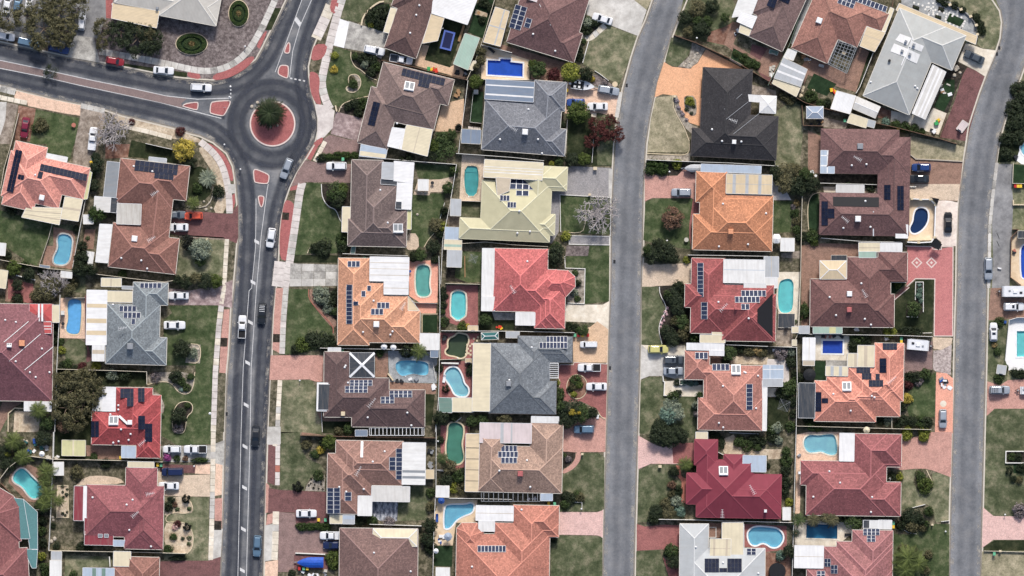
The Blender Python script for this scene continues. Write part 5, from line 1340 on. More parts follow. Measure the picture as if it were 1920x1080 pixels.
F([740,978,1000,1010,1230,1035,1320,1020],'fence_cream','cream fence on the south boundary of @');F([1090,-5,1290,40],'fence_white','white fence beside the yellow wattle tree');pole(1685,5,'white bollard light on the roundabout verge',1.);pole(1805,190,'white marker post on the roundabout approach',.9);letterbox(1550,712,'cream brick letterbox beside the silver grey tree')
# ================================================================ blue-grey house
T(0,2);at('the blue-grey tiled house')
house('blue-grey tiled house with long white ribbed patio','bluegrey',[(800,112,1190,578),(1000,-45,1260,135),(800,112,1260,135),(1000,-45,1190,578),(800,360,1242,578)],deg=1.5)
pat(652,15,797,428,1,'white2',ribs='u',strips=(('v',.02,.0201),('v',.18,.26),('v',.4,.48),('v',.68,.75)),smat='tan');pat(797,22,993,108,1,'cream');pat(693,428,782,548,1,'white',strips=(('v',.45,.7),));pat(760,-75,910,-10,1,'cream',strips=(('u',.45,.52),));pat(915,-15,1010,10,2,'palegrey',z=2.6)
sol(958,155,0,4,1,32,44);sol(990,205,0,4,1,32,44);sol(1000,252,0,1,1,30,44);sol(1130,-18,0,5,1,32,40)
cooler(977,438,'grey',1.15);antenna(925,300,10);vent(848,125);
g('paving','brick_peachy',[455,75,635,75,640,380,450,375],2,0);g('paving','brick_dark',[630,70,660,30,660,430,690,540,650,560,635,380],1);g('lawn','lawn_mid',[480,385,640,385,660,500,620,570,540,570,480,520],2,1)
pool([512,82,600,82,615,120,608,250,600,335,570,350,505,340,492,300,512,240,505,150],'sky','light blue pool with a floating cover behind @',coping='peach',cover='cover_blue')
F([450,50,440,300,425,605,410,1080],'fence_white','white fence beside the covered pool of @');F([425,608,800,618,1100,628,1100,722],'fence_cream','cream fence on the south boundary of @');F([490,74,636,74],'fence_white','glass pool fence behind @',1.2,cap=.05);shed(458,172,482,205,0,'white','white pool pump box beside the covered pool',.8,name='pump_box')
table_set(472,268,'dark round table by the covered pool',.4,'dark_metal');g('driveway','conc_mauve',[1265,0,1420,20,1640,-20,1745,-60,1740,150,1630,130,1270,125],3);g('lawn','lawn_green',[1265,135,1635,130,1590,640,1470,640,1465,580,1235,580,1225,240,1290,190],2)
car('sedan',1338,57,180,'white','white sedan on the mauve driveway of @');car('sedan',1308,279,0,'white','white sedan parked on the front lawn of @',s=1.05)
slabs([1660,130,1640,300,1615,640,1600,1080],42,1.5,['conc_pink','conc_cream'],3);g('verge_paving','brick_salmon',[1680,160,1722,160,1705,640,1645,635,1655,400],2);g('verge_patch','bed_dark',[1655,372,1708,375,1704,440,1650,440],4);g('verge_grass','weeds',[1640,640,1695,645,1680,1080,1625,1080],2)
plant('round',1360,460,78,'dk','dark tree on the front lawn of @',h=4);g('garden_bed','bed_pebble',[1410,420,1505,425,1500,565,1390,560],4);edging([1430,418,1508,425,1500,566,1410,560],'pale stone edging of the bed beside the dark lawn tree');plant('bush',1450,490,48,'grey','grey leafed shrub in the stone edged bed of @');rocks([1470,455,1485,460,1440,520,1460,540],'white rock in the stone edged bed of @',.3)
for x,y,r,c in((460,470,34,'lime'),(455,400,30,'mid'),(500,565,45,'mid'),(620,590,40,'maroon'),(720,585,38,'lime'),(470,590,40,'dk'),(560,600,30,'dk')):plant('bush',x,y,r,c,'mixed shrub along the back fence of @')
pole(1190,320,'small white garden light on the lawn of @',.8)
for x,y,r in((330,30,85),(270,60,50),(520,20,50),(400,-20,70)):plant('round',x,y,r,'olive','olive grey tree between the plum house and covered pool',h=3.5)
g('paving','brick_brown',[40,0,260,0,240,110,40,100],2);plant('bush',130,85,50,'dk','dark shrub on the brown path north of the plum tiled house')
# ================================================================ plum house
at('the plum tiled house');
house('plum tiled house with red shade sails and white flashing','plum',[(-420,112,390,850),(180,200,390,850)],deg=.8,raw=False)
hip_patio(220,120,390,250,0,'sheet_red',3.3,14,flash='sheet_red');pat(287,122,296,248,0,'white2',z=3.95,posts=False,fall=0);pat(312,122,321,248,0,'white2',z=3.95,posts=False,fall=0);pat(390,128,445,258,0,'cream');pat(300,255,385,340,0,'red',z=3.4,posts=False,strips=(('v',.35,.42),('v',.6,.67)),smat='white2');pat(182,852,384,925,1,'white')
for a in((30,405,215,250),(70,548,305,345),(185,615,400,440)):
 (p0,_),(p1,_)=_on_roof(a[0],a[1],.12),_on_roof(a[2],a[3],.12);m=MB();m.bar(p0-H.o,p1-H.o,.12,.06);m.build('valley_flashing','white_metal',H.root)
cooler(165,415,'terra',1.1);vent(40,240);vent(120,255);vent(118,550);vent(225,632);vent(268,668);vent(315,455);vent(372,632);hotwater(70,430,36,30,0)
g('paving','brick_brown',[55,755,180,755,180,850,120,890,40,1000,0,1080,-40,1080,0,900],2);g('paving','sand',[110,920,300,930,290,1080,100,1080],3);g('lawn','lawn_mid',[30,870,120,830,120,890,30,1080,-10,1080],1);wall_low([60,1080,62,940,110,900,180,905],'pale retaining wall around the sandy yard of @','limestone',.5);wall_low([145,1080,150,980],'short limestone step in the sandy yard of @','limestone',.3);plant('palm',285,920,75,'palm','grey palm leaning over the white verandah of @');plant('round',355,1010,62,'mid','leafy tree at the fence of the sandy yard')
for y,r in((280,30),(340,34),(400,30)):plant('bush',415,y,r,'dk','dark shrub between @ and the white fence')
# ================================================================ red ribbed patio house
at('the red house with ribbed patio')
house('red tiled house with solar panels and white ribbed patio','red5',[(865,745,1130,1180),(690,920,1145,1180),(865,800,1203,1000),(1030,800,1203,1260+15),(690,920,1060,1182)],deg=1,pitch=21)
pat(770,742,865,925,1,'white2',ribs='u',z=2.9);pat(697,820,775,922,1,'white',z=2.85);pat(1150,1028,1198,1148,0,'white',z=2.5);pat(912,1185,1028,1275,1,'lightblue',z=2.5)
sol(928,788,0,2,2,26,36,dark=True);sol(977,820,0,2,4,25,34,dark=True);sol(1060,802,0,2,4,25,26,dark=True);sol(1062,1010,0,2,4,25,26,dark=True);sol(1115,1085,0,2,4,27,34,dark=True);sol(712,1058,0,2,4,30,30,dark=True)
hotwater(852,995,72,72,0);cooler(975,1008,s=.9);vent(888,880);vent(888,912);vent(828,948);vent(908,1060);vent(890,1150);vent(965,1140);vent(980,1095);vent(850,1160);antenna(1070,1160,40)
(p0,_),(p1,_)=_on_roof(895,960,.35),_on_roof(960,1020,.35);m=MB();m.bar(p0-H.o,p1-H.o,.5,.4);m.build('duct','white_metal',H.root)
g('paving','brick_brown',[670,920,700,920,700,1200,920,1190,915,1285,640,1280],1);g('lawn','lawn_dark',[415,620,1100,635,1095,735,870,740,690,920,680,1280,405,1280],1)
for x,y,r in((560,760,150),(640,700,110),(500,900,130),(620,880,120),(480,700,90),(700,760,95),(560,1000,90)):plant('gum',x,y,r,'olive','olive gum crown filling the back yard of @',h=6)
plant('round',480,1030,62,'rust','rust leafed tree below the gum crown behind @',h=3.5);plant('bush',840,650,50,'grey','grey shrub along the north fence of @');plant('bush',935,660,55,'dk','dark shrub along the north fence of @');plant('bush',1000,640,34,'dk','small dark shrub along the north fence of @')
g('lawn','lawn_green',[1140,735,1240,700,1300,730,1380,800,1450,740,1465,640,1595,640,1585,1170,1330,1180,1200,1100,1210,980,1240,900,1210,810],2);g('garden_bed','bed_pebble',[1105,630,1460,632,1455,720,1430,780,1380,800,1330,770,1290,715,1220,695,1105,722],3,1);edging([1460,632,1455,720,1430,785,1380,800,1330,775,1290,715,1220,698,1105,724],'wavy cream edging of the bed north of @')
for x,y,r,c in((1165,668,42,'lav'),(1320,668,58,'dk'),(1360,700,40,'mid'),(1430,670,34,'mid'),(1400,750,34,'mid'),(1360,765,22,'blue')):plant('bush',x,y,r,c,'shrub in the wavy edged bed north of @')
g('garden_bed','bed_dark',[1310,900,1340,860,1400,848,1445,870,1445,930,1400,960,1390,1080,1340,1095,1295,1060,1290,980],3,2);edging([1310,900,1340,860,1400,848,1445,870,1445,930,1400,960,1390,1080,1340,1095,1295,1060,1290,980],'cream edging of the teardrop bed in front of @',closed=True)
plant('round',1345,960,72,'dk','dark weeping tree in the teardrop bed',h=3.5);plant('bush',1408,882,28,'mid','small shrub at the tip of the teardrop bed');plant('bush',1335,1050,42,'lav','mauve shrub at the foot of the teardrop bed')
g('garden_bed','bed_pebble',[1130,770,1200,800,1235,880,1215,980,1200,980,1205,810,1135,800],2);plant('bush',1215,960,22,'mid','small shrub in the curved bed by the front of @');pole(1575,940,'round cream lid on the footpath',.1,name='service_lid',r=.3)
F([405,1080,400,1270],'fence_white','white fence behind the gum crown yard');
# ================================================================ rose house
T(0,3);at('the rose tiled house')
shed(465,60,640,180,1,'yellow','pale yellow shed between @ and the gum tree',2.2,strips=(('u',.45,.52),),smat='cream');F([210,180,400,205,640,208,920,215,1220,225],'fence_cream','cream fence north of @');g('paving','brick_brown',[645,100,915,105,915,200,650,180],2);plant('bush',700,185,34,'mid','green shrub by the fence north of @')
bin_(905,193,'yellow','yellow lidded bin at the back of the red ribbed patio house');car('hatch',1290,130,180,'white','white hatchback beside the white ute with black tray');car('ute',1465,130,180,'white','white ute with black tray cover facing away from the main road');g('driveway','conc_old',[1210,105,1580,100,1685,60,1680,250,1570,225,1225,225],3)
plant('bush',1253,197,34,'purple','purple flowering bougainvillea by the two white vehicles',h=1.6);plant('bush',1325,200,28,'mid','grey green bush next to the bougainvillea');plant('bush',1390,200,25,'rust','thin rusty bush next to the clipped hedge');plant('hedge',1495,210,72,'hedge','clipped green hedge beside the rose house driveway',ry=22,h=1.)
house('rose red tiled house with maroon verandah at the side','rose6',[(945,265,1168,880),(650,395,1222,800),(1055,480,1222,882),(740,480,1222,790),(640,540,860,780)],deg=1.2,pitch=22)
pat(558,405,634,665,1.2,'maroon',z=2.7);pat(628,405,646,662,1.2,'white2',z=2.72,posts=False);pat(635,645,740,770,1.2,'maroon',z=2.6,fall=.2);pat(635,770,848,850,1.2,'maroon',z=2.6);pat(850,810,1048,860,1.2,'lightblue',z=2.6);pat(958,222,1155,268,1.2,'cream',z=2.7);pat(1170,478,1225,600,1.2,'maroon',z=2.55,strips=(('v',.36,.53),),smat='buff')
for x,y in((695,490),(950,545),(995,508),(970,735),(1133,858)):vent(x,y)
antenna(1130,460,10);antenna(1018,615,40)
for x,y in((716,688),(716,738)):pat(x-20,y-12,x+20,y+12,1,'grey',z=2.86,posts=False)
for x,y in((752,778),(798,778)):pat(x-15,y-12,x+15,y+12,1,'grey',z=2.86,posts=False)
g('yard','weeds',[390,215,940,225,940,330,600,390,550,450,550,670,620,700,640,860,380,880],1);g('paving','brick_sand',[580,390,640,335,760,325,900,345,940,390,640,395,560,410],3,1);g('paving','brick_sand',[1172,270,1215,270,1370,290,1370,325,1575,318,1575,485,1240,480,1170,470],2);g('paving','brick_dark',[1200,240,1470,250,1460,310,1200,300],3);g('driveway','brick_peachy',[1465,245,1578,240,1575,316,1462,312],3)
g('garden','sand',[430,400,510,400,515,640,425,640],2);row('bush',[470,410,505,430,470,450,500,470,475,490,505,600,470,610,490,625],14,'dk','tiny dark plant in the sandy vegetable bed of @');edging([430,402,510,402,515,642,425,642],'thin timber edging of the sandy vegetable bed',closed=True,smooth=0);shed(402,225,478,325,0,'white','white garden shed in the weedy yard of @',2.);plant('bush',580,300,60,'olive','olive bush in the weedy yard of @');plant('bush',790,235,42,'dk','dark shrub against the north fence of @');plant('bush',605,860,40,'dk','dark shrub by the maroon verandah of @');plant('bush',660,870,34,'dk','dark low shrub south of the maroon verandah of @');plant('bush',420,855,34,'dk','dark shrub at the fence corner of the weedy yard');plant('bush',395,700,26,'dk','dark shrub by the long white fence of @');rocks([395,640,400,660,410,800,385,820],'pale rock by the long white fence',.5)
F([400,0,395,205,380,580,365,890],'fence_white','long white fence between @ and the curved pool');F([365,890,640,895,1050,902,1390,912],'fence_cream','cream fence south of @');bin_(1183,247,'yellow','yellow lidded bin north of the navy van');bin_(1208,250,'green','green lidded bin north of the navy van')
car('van',1294,300,181,'navy','navy blue van on the red paving of @');car('sedan',1265,405,180,'white','white sedan on the sandy brick drive of @')
g('lawn','lawn_dry',[1225,490,1568,490,1562,965,1230,960],1);g('garden_bed','sand',[1270,490,1400,480,1445,540,1450,600,1400,615,1290,600,1240,640,1228,560],3,1);g('garden_bed','sand',[1230,690,1300,670,1400,680,1450,760,1445,870,1400,915,1300,905,1235,860],3,1);edging([1425,520,1450,580,1400,615,1290,602,1240,640,1250,680,1310,672,1400,682,1452,760,1445,870,1400,915],'curvy cream edging of the sandy beds of @')
plant('ball',1397,502,36,'black','clipped dark ball bush by the curvy edging',h=1.5);plant('ball',1403,710,33,'black','second clipped dark ball bush in the lower sandy bed',h=1.4)
for x,y,r,c in((1285,505,34,'dk'),(1310,545,24,'rust'),(1330,580,22,'mid'),(1420,575,22,'mid'),(1300,790,32,'mid'),(1312,715,26,'pink'),(1370,800,18,'dk'),(1420,795,22,'mid'),(1418,840,20,'mid'),(1330,690,30,'maroon'),(1260,560,44,'dk')):plant('bush',x,y,r,c,'small garden shrub in the sandy front beds of @')
plant('bush',1265,880,40,'mid','leafy shrub at the front corner of @');pole(1458,255,'white post at the rose house driveway',1.)
slabs([1600,0,1595,400,1588,700,1580,960],38,1.5,['conc_cream','conc'],4);g('verge_paving','brick_peachy',[1618,230,1678,250,1668,470,1610,480],2);g('verge_paving','brick_salmon',[1612,500,1668,495,1660,880,1605,960],2);g('verge_patch','bed_dark',[1608,665,1662,668,1660,735,1606,735],4);g('driveway','conc',[1570,720,1670,725,1655,935,1565,965],3)
at('the maroon green-awning house')
house('maroon tiled house with curved green shade awning','maroon7',[(-400,560,160,1200),(-420,900,225,1240)],deg=-3,polys=[[-150,330,100,480,150,560,160,820,-200,820]],pitch=22)
pq('shade_green',[100,495,175,505,225,800,155,800],z=2.7);pq('shade_green',[175,505,280,600,282,880,225,880],z=2.68,posts=True);pq('shade_green',[180,880,282,880,272,1020,240,1020],z=2.66)
g('paving','brick_brown',[180,230,330,290,350,420,330,480,230,545,130,450,40,350],2,1);pool([140,275,185,275,230,325,300,390,320,430,315,480,255,505,215,480,170,410,100,375,95,330],'aqua','bright turquoise angled pool under the palms by @',coping='conc_pink');F([0,350,60,270,120,225,215,182],'fence_cream','cream fence north of the bright turquoise angled pool');F([0,380,100,480,230,550],'fence_brown','brown fence below the angled pool',1.2);F([262,585,375,575],'fence_cream','short cream fence below the angled pool palms')
for x,y,r in((345,300,85),(350,470,80),(330,540,70),(330,370,60),(170,190,75),(100,70,80),(440,520,50)):plant('palm',x,y,r,'palm','feathery green palm beside the bright turquoise angled pool')
for x,y,r,c in((20,150,70,'dk'),(55,170,30,'lime'),(150,130,60,'dk'),(60,240,70,'dk'),(310,560,60,'dk'),(320,660,40,'dk'),(310,740,42,'mid'),(320,830,42,'dk'),(310,930,40,'lime'),(330,1010,42,'mid'),(330,40,70,'dk'),(340,1060,40,'mid')):plant('bush' if r<60 else 'round',x,y,r,c,'dense shrub in the garden around @',h=2.2)
clutter(270,105,160,110,14,'pile of boxes and blue drums behind the curved pool',('white_metal','grey_metal','blue_fabric','timber','cover_teal'),3);umbrella(313,165,22,'white_metal','little white umbrella by the junk pile');clutter(395,190,90,20,6,'row of white boxes along the cream fence',('white_metal','concrete'),4,hz=.4);rocks([180,60,200,70,190,85,70,20,100,25],'white rock in the yard north of the curved pool',.3)
at('the brown house below the rose tiled house')
house('brown tiled house whose north end meets the cream fence','brown2',[(955,935,1185,1400),(850,1010,1185,1400)],deg=1.5);pat(852,895,980,1008,1,'cream');pat(622,1018,855,1180,1,'lightblue',z=2.8,strips=(('u',.3,.42),('u',.6,.72)),smat='green')
shed(385,895,462,960,1,'palegrey','grey and white shed at the corner of the dry yard',2.1);shed(375,962,460,1100,1,'white','white shed joined to the grey shed in the dry yard',2.1);g('lawn','lawn_dry',[490,925,850,935,830,1010,620,1015,600,1150,480,1150],2);g('driveway','brick_dark',[1188,970,1400,965,1562,965,1655,935,1640,1300,1186,1300],3);plant('hedge',1330,945,75,'dk','dark low hedge between the lawn and maroon driveway',ry=24,h=.9);plant('bush',545,1065,35,'mid','green shrub on the dry lawn south of the rose house');wall_low([820,935,825,1010],'white lattice at the edge of the dry lawn','fence_white',1.2)
# ================================================================ middle block, main-road side
T(1,0);at('the brown trampoline-yard house')
slabs([700,-160,640,0,560,290,540,380,500,560,490,640,530,780,560,820],62,1.5,['conc_pink','conc_cream','conc'],3,smooth=1);slabs([560,40,510,160,450,290],80,1.5,['conc_cream','conc_pink'],2)
for q in([570,-20,630,-20,600,110,550,80],[440,330,538,330,520,410,480,450,415,455,415,400],[398,545,425,535,465,555,480,600,470,700,495,790,445,775,405,680],[440,1060,510,1020,490,1085,430,1090]):g('verge_paving','brick_redpad',q,4,1)
g('verge_paving','conc_pink',[440,780,530,790,590,830,575,960,510,1030,455,1050,465,900],4)
g('lawn','lawn_mid',[640,-100,1060,-100,1020,20,900,20,790,170,630,140],2);g('garden_bed','turf',[810,190,830,120,880,60,940,30,1020,30,980,220,940,235],3,1);wall_low([790,190,800,130,850,65,920,15,960,10],'curved pale retaining wall round the shaded bed of @','limestone',.5,.35,smooth=2)
for x,y,r,c in((880,120,62,'dk'),(950,90,60,'dk'),(930,180,50,'dk'),(860,180,28,'lime')):plant('bush',x,y,r,c,'dark shrub in the shaded bed of @')
g('driveway','conc_old',[690,155,780,185,990,250,975,365,940,440,820,390,660,360],3);g('driveway','conc_white',[630,140,700,165,660,360,580,340],4)
house('brown tiled gable house with white patio and trampoline yard','brown10',[(1191,-311,1200,440),(1015,45,1300,-300)],deg=19,pitch=26)
pq('cream',[1010,58,1056,66,1003,250,956,238],z=2.5);pq('white2',[1340,-130,1680,-60,1585,185,1318,100],z=2.95);pq('tan',[1315,100,1412,132,1362,305,1248,325],z=2.8)
vent(1202,112);vent(1156,247);vent(1225,40)
g('lawn','lawn_dark',[1410,135,1580,190,1510,340,1455,505,1265,445,1300,340],3);g('paving','brick_tan',[1250,330,1300,345,1265,450,1450,505,1500,480,1600,580,1560,590,1190,490,1200,440],2);trampoline(1437,303,84,140,14,'rectangular trampoline with blue pad in the yard of @')
sq('sage','long sage green shed beside the trampoline',2.3,[1568,250,1678,285,1590,525,1480,478],wall='fence_green');sq('cream','cream lean-to at the foot of the sage green shed',2.0,[1630,455,1652,462,1625,528,1595,518]);wall_low([1560,190,1520,310],'timber bench along the lawn beside the sage shed','timber',.45,.5,name='garden_bench',cat='bench')
clutter(1320,520,60,20,6,'colourful toys on the tan paving',('toy_red','toy_yellow','toy_green'),8,name='toy_heap',cat='toys',hz=.4);clutter(1540,550,80,40,8,'dark odds and ends below the sage green shed',('dark_metal','grey_metal','tank_black'),9);pole(1400,215,'small white post by the trampoline',1)
g('lawn','turf',[1640,30,1790,-20,1720,250,1700,290,1590,240,1620,150],2);g('path','sand',[1650,70,1740,100,1730,130,1640,110],3);table_set(1670,97,'small brown table on the pale path behind the white patio',.4,'timber')
for x,y,r in((1710,20,45),(1760,60,40),(1700,150,34)):plant('bush',x,y,r,'dk','dark shrub by the back fence of @')
car('wagon',888,377,-12,'white','white wagon on the cracked concrete drive of @');car('ute',1088,445,-10,'white','white ute with a tray box behind the wagon on the cracked drive',tray='car_glass')
F([940,450,1180,500,1400,560,1590,600],'fence_brown','brown fence between @ and the roundabout house',1.7);F([1690,335,1920,395],'fence_white','white fence north of the royal blue pool');F([1800,-40,1700,300,1640,470,1580,600],'fence_cream','cream fence between the sage shed and the royal blue pool')
at('the brown roundabout house')
g('lawn','lawn_green',[590,350,715,385,720,480,780,540,850,590,900,640,850,690,830,720,700,750,620,800,550,790,520,690,520,600,560,460],2);g('garden_bed','bed_dark',[715,385,860,410,960,450,905,600,850,585,790,530,720,470],3);edging([712,388,710,440,740,500,790,525,850,580,905,600],'cream wavy edging of the bed south of the white ute');g('garden_bed','bed_dark',[630,800,680,760,760,735,840,720,800,880,610,840],3);edging([620,840,640,785,700,755,770,735,840,722],'cream curved edging of the bed by the mauve paving')
g('garden_bed','bed_pebble',[700,560,760,555,790,600,780,660,740,695,690,690,670,660,700,640,690,600],3,2);edging([700,560,760,555,790,600,780,660,740,695,690,690,670,660,700,640,690,600],'cream ring edging of the heart shaped lawn bed',closed=True)
for x,y,r,c in((740,420,34,'mid'),(800,440,46,'dk'),(870,450,45,'dk'),(860,540,45,'dk'),(820,480,36,'grey'),(900,500,40,'mid'),(730,630,42,'mid'),(720,590,25,'olive'),(740,780,48,'dk'),(800,770,48,'mid'),(690,800,36,'dk'),(770,840,40,'dk'),(590,420,35,'lime'),(585,520,32,'yellow')):plant('bush',x,y,r,c,'garden shrub in the front beds of @')
rocks([745,650,750,665,640,805,700,775],'white rock in the front beds of @',.3)
house('brown tiled house facing the roundabout with cream patio sheets','brown11',[(955,465,1440,790),(865,650,1330,985),(865,650,985,1125)],deg=14,pitch=24)
sol(1255,577,14,10,2,33,28,dark=True);sol(1260,628,14,3,2,28,27,dark=True);sol(885,853,14,2,5,27,36,dark=True);hotwater(1150,648,75,70,10);vent(1058,925)
pq('white2',[1022,955,1118,968,1090,1120,985,1095],z=2.9);pq('cream',[1130,935,1325,972,1285,1172,1070,1115],z=3.0,strips=(('v',.5,.53),));pq('lightblue',[788,1082,985,1120,970,1190,775,1170],z=2.6,strips=(('u',.55,.95),),smat='cream')
g('driveway','conc_mauve',[600,835,800,890,770,1060,560,1005],3);g('driveway','brick_mauve',[555,1010,765,1065,775,1130,700,1140,530,1150,490,1140,510,1040],3);wall_low([595,790,605,835],'short cream wall at the mauve paving','limestone',.6,.3);g('paving','brick_tan',[1395,780,1560,740,1550,990,1340,985],2);g('garden','weeds',[1490,600,1590,620,1560,745,1480,740],1)
for x,y,r,c in((1390,1050,72,'mid'),(1460,1010,48,'mid'),(1340,1090,50,'green')):plant('round',x,y,r,c,'glossy green tree south of the tan paving of @',h=3)
plant('round',1650,610,58,'green','bright green tree at the back fence between four yards',h=4);plant('bush',1520,955,30,'black','dark bush against the fence on the tan paving');F([1590,600,1565,800,1530,1050,1520,1150],'fence_white','white fence between @ and the charcoal house');clutter(1520,700,40,40,4,'rusty boxes in the weedy strip beside @',('timber','grey_metal'),12)
T(2,0);at('the maroon concrete-drive house')
house('maroon tiled house with faded panels and pale concrete drive','maroon12',[(117,-199,445,432),(-40,315,530,250),(-40,315,530,255)],deg=17,pitch=23)
sol(45,130,17,2,5,46,36);sol(120,172,17,1,2,46,36);pq('tan',[-125,52,-20,86,-88,348,-215,315],strips=(('v',.62,.7),('u',.5,.53)),smat='palegrey');vent(158,255);vent(324,382);pq('pink',[130,-60,215,-50,205,20,110,-10],z=4.2,posts=False)
(p0,_),(p1,_)=_on_roof(205,30,.1),_on_roof(290,190,.1);m=MB();m.bar(p0-H.o,p1-H.o,.08,.05);m.build('pipe','white_metal',H.root)
g('driveway','conc',[570,-60,840,-60,1010,75,945,270,740,190,560,110],3);g('lawn','lawn_tan',[900,0,930,-60,1075,-60,1010,72],2);g('lawn','lawn_dry',[720,190,938,270,860,500,800,640,620,530,530,480,580,310,680,220],2);slabs([500,285,590,290,640,240,700,190],46,1.2,['conc_cream','conc'],3,smooth=1);wall_low([575,310,530,470],'white kerb wall between the lawn and @','fence_white',.3,.18)
g('garden_bed','bed_dark',[545,120,670,170,590,285,510,270],3);car('sedan',678,140,162,'white','white sedan on the pale concrete drive of @');g('paving','brick_brown',[-90,330,400,470,380,620,140,600,160,460,-100,380],1)
for x,y,r,c in((560,170,46,'grey'),(620,170,40,'dk'),(560,230,44,'dk'),(570,135,20,'mid'),(510,370,34,'dk'),(535,310,26,'mid'),(505,425,38,'dk')):plant('bush',x,y,r,c,'garden shrub along the front of @')
g('paving','peach',[-230,330,130,450,130,610,-230,590],3);pool([-183,450,-90,455,-90,440,-10,445,-10,465,82,475,80,576,-185,560],'royal','royal blue rectangular pool in peach paving',smooth=0,coping='conc_white');plant('round',195,520,72,'mid','dark green tree by the royal blue pool',h=4);plant('round',155,480,40,'green','small green tree by the royal blue pool',h=3);lounger(-155,375,-40,'black sun lounger on the peach paving','dark_metal')
for x,y,r in((-250,380,40),(-230,450,42),(-270,500,34),(-215,390,30)):plant('round',x,y,r,'olive','olive screening tree beside the royal blue pool',h=3)
plant('bush',320,560,60,'maroon','mixed maroon shrubs behind the lime tree',h=1.5);plant('round',445,540,80,'lime','lime green tree over the boat',h=4.5);plant('round',555,555,60,'dk','dark green tree between the lime tree and lawn',h=4);plant('bush',603,590,26,'yellow','round yellow bush above the boat');g('garden_bed','mulch',[540,580,640,560,760,640,730,660,620,640],2);wall_low([620,530,660,555,725,605],'short white rail at the lawn edge by the boat','fence_white',.4,.12)
table_set(772,632,'round tan stone by the white wagon',.62,'sheet_tan');plant('bush',690,620,30,'lav','mauve shrub between the boat and lawn')
boat(530,640,-8,'white open motor boat on a trailer hitched to the wagon',5.2,2.0);car('wagon',724,677,-10,'silver','silver white wagon towing the boat',s=1.02);car('hatch',478,768,180,'bright_blue','blue hatchback on the tan brick drive');car('sedan',642,798,180,'white','white sedan behind the blue hatchback');bin_(412,677,'yellow','yellow lidded bin beside the moored boat trailer')
g('driveway','brick_peachy',[395,610,800,690,830,685,795,880,650,845,600,850,395,850],2);wall_low([815,690,785,880],'pale concrete apron edge at the tan brick drive','conc',.02,.9)
F([-230,595,130,600,180,605],'fence_white','white low fence below the royal blue pool',1.2)
at('the charcoal tiled house')
house('charcoal tiled house with blue ribbed patio','charcoal',[(-200,745,345,1165),(170,600,395,835),(100,945,392,1172)],deg=4.5,pitch=24)
pq('bluegrey',[-195,594,168,616,160,766,-205,742],z=3.0,strips=(('u',.25,.31),('u',.71,.79)),smat='white2');cooler(98,990,s=1.1);vent(123,820);vent(195,1045);vent(-90,1045);vent(225,1150);antenna(8,965,150)
shed(-375,968,-237,1080,3,'bluegrey','grey blue shed beside @',2.2,strips=(('u',.45,.5),),smat='grey');g('lawn','turf',[-300,680,-215,690,-225,920,-320,915],2);g('yard','bed_dark',[-350,600,-210,620,-230,960,-390,960],1);F([-290,690,-315,915,-230,925],'fence_white','thin white rail round the small turf of @',1.0,cap=.05);slabs([-330,955,-235,965],20,1.2,['conc_pink'],3);shed(-285,675,-255,705,0,'white','white framed cold box beside @',.6)
g('lawn','lawn_dark',[420,870,620,850,640,1080,620,1240,410,1220],2);plant('round',495,845,92,'green','leafy green tree overhanging the blue hatchback',h=4.5);g('paving','conc_cream',[595,845,635,850,630,880,595,875],3);g('verge_grass','lawn_mid',[640,850,790,885,760,1240,640,1240],2);wall_low([620,930,610,1080,600,1220],'white rail through the front lawn of @','fence_white',.5,.1)
for x,y,r in((730,960,95),(790,1010,62),(660,1000,70),(620,930,55),(740,900,50)):plant('gum',x,y,r,'red','dark red leafed tree leaning over the street',h=4.5)
plant('gum',600,1060,60,'red','smaller dark red tree on the front lawn of @',h=3);plant('bush',375,935,34,'dk','dark shrub at the front door of @');plant('bush',360,885,24,'maroon','small maroon shrub at the front door of @');wall_low([415,900,400,1190],'white garden rail along the front wall of @','fence_white',.4,.1)
T(2,1)
for x,y,r,c in((350,130,45,'mid'),(445,120,62,'dk'),(540,115,55,'green'),(300,150,26,'lime')):plant('round',x,y,r,c,'leafy shrub tree in the row south of @',h=2.6)
bin_(303,143,'yellow','yellow lidded bin beside the leafy row south of @')
# ================================================================ pale yellow house
at('the pale yellow roofed house')
house('pale yellow metal roofed house with cream patio','yellow',[(-222,270,278,735),(100,160,410,352),(-390,552,282,738),(150,520,318,685)],deg=2.5,pitch=21,gut='cap_yellow')
pq('cream',[-205,115,236,140,226,272,-215,248],z=3.5,posts=False,strips=(('u',.38,.41),('u',.52,.56),('u',.68,.72)),smat='white2',fall=.3);sol(80,300,2,4,2,48,40);sol(78,368,2,2,1,48,40);sol(-54,405,2,3,1,24,44);sol(-2,456,2,3,1,22,44);pq('buff',[-120,250,-10,258,-20,350,-110,390],z=3.9,posts=False);vent(55,502);vent(40,668);vent(135,655)
g('driveway','brick_grey',[415,165,750,180,745,400,360,380,350,660,300,745,280,745,290,350,400,355],2);g('driveway','conc',[725,185,755,190,745,400,725,390],4);g('lawn','lawn_green',[365,385,745,405,740,680,560,675,500,665,390,655,355,640],3);wall_low([365,660,360,380,740,400,738,690],'white kerb wall round the bare tree lawn','fence_white',.25,.14);wall_low([385,660,500,668,545,640,555,500],'curved cream edging under the bare white tree','limestone',.2,.14,smooth=1)
g('parking_pad','brick_grey',[430,690,730,695,728,755,432,750],3);edging([430,688,732,693,730,757,428,752],'white edging of the grey parking pad','fence_white',smooth=0,closed=True);plant('bare',640,520,170,'bare','big leafless white branched tree over the street',h=5);plant('bush',400,690,45,'lime','lime shrub at the corner of the bare tree lawn');letterbox(624,183,'white letterbox on the grey brick drive',.7);g('verge_grass','lawn_dark',[600,60,760,60,750,165,600,165],1);letterbox(583,380,'cream letterbox at the bare tree lawn',.5)
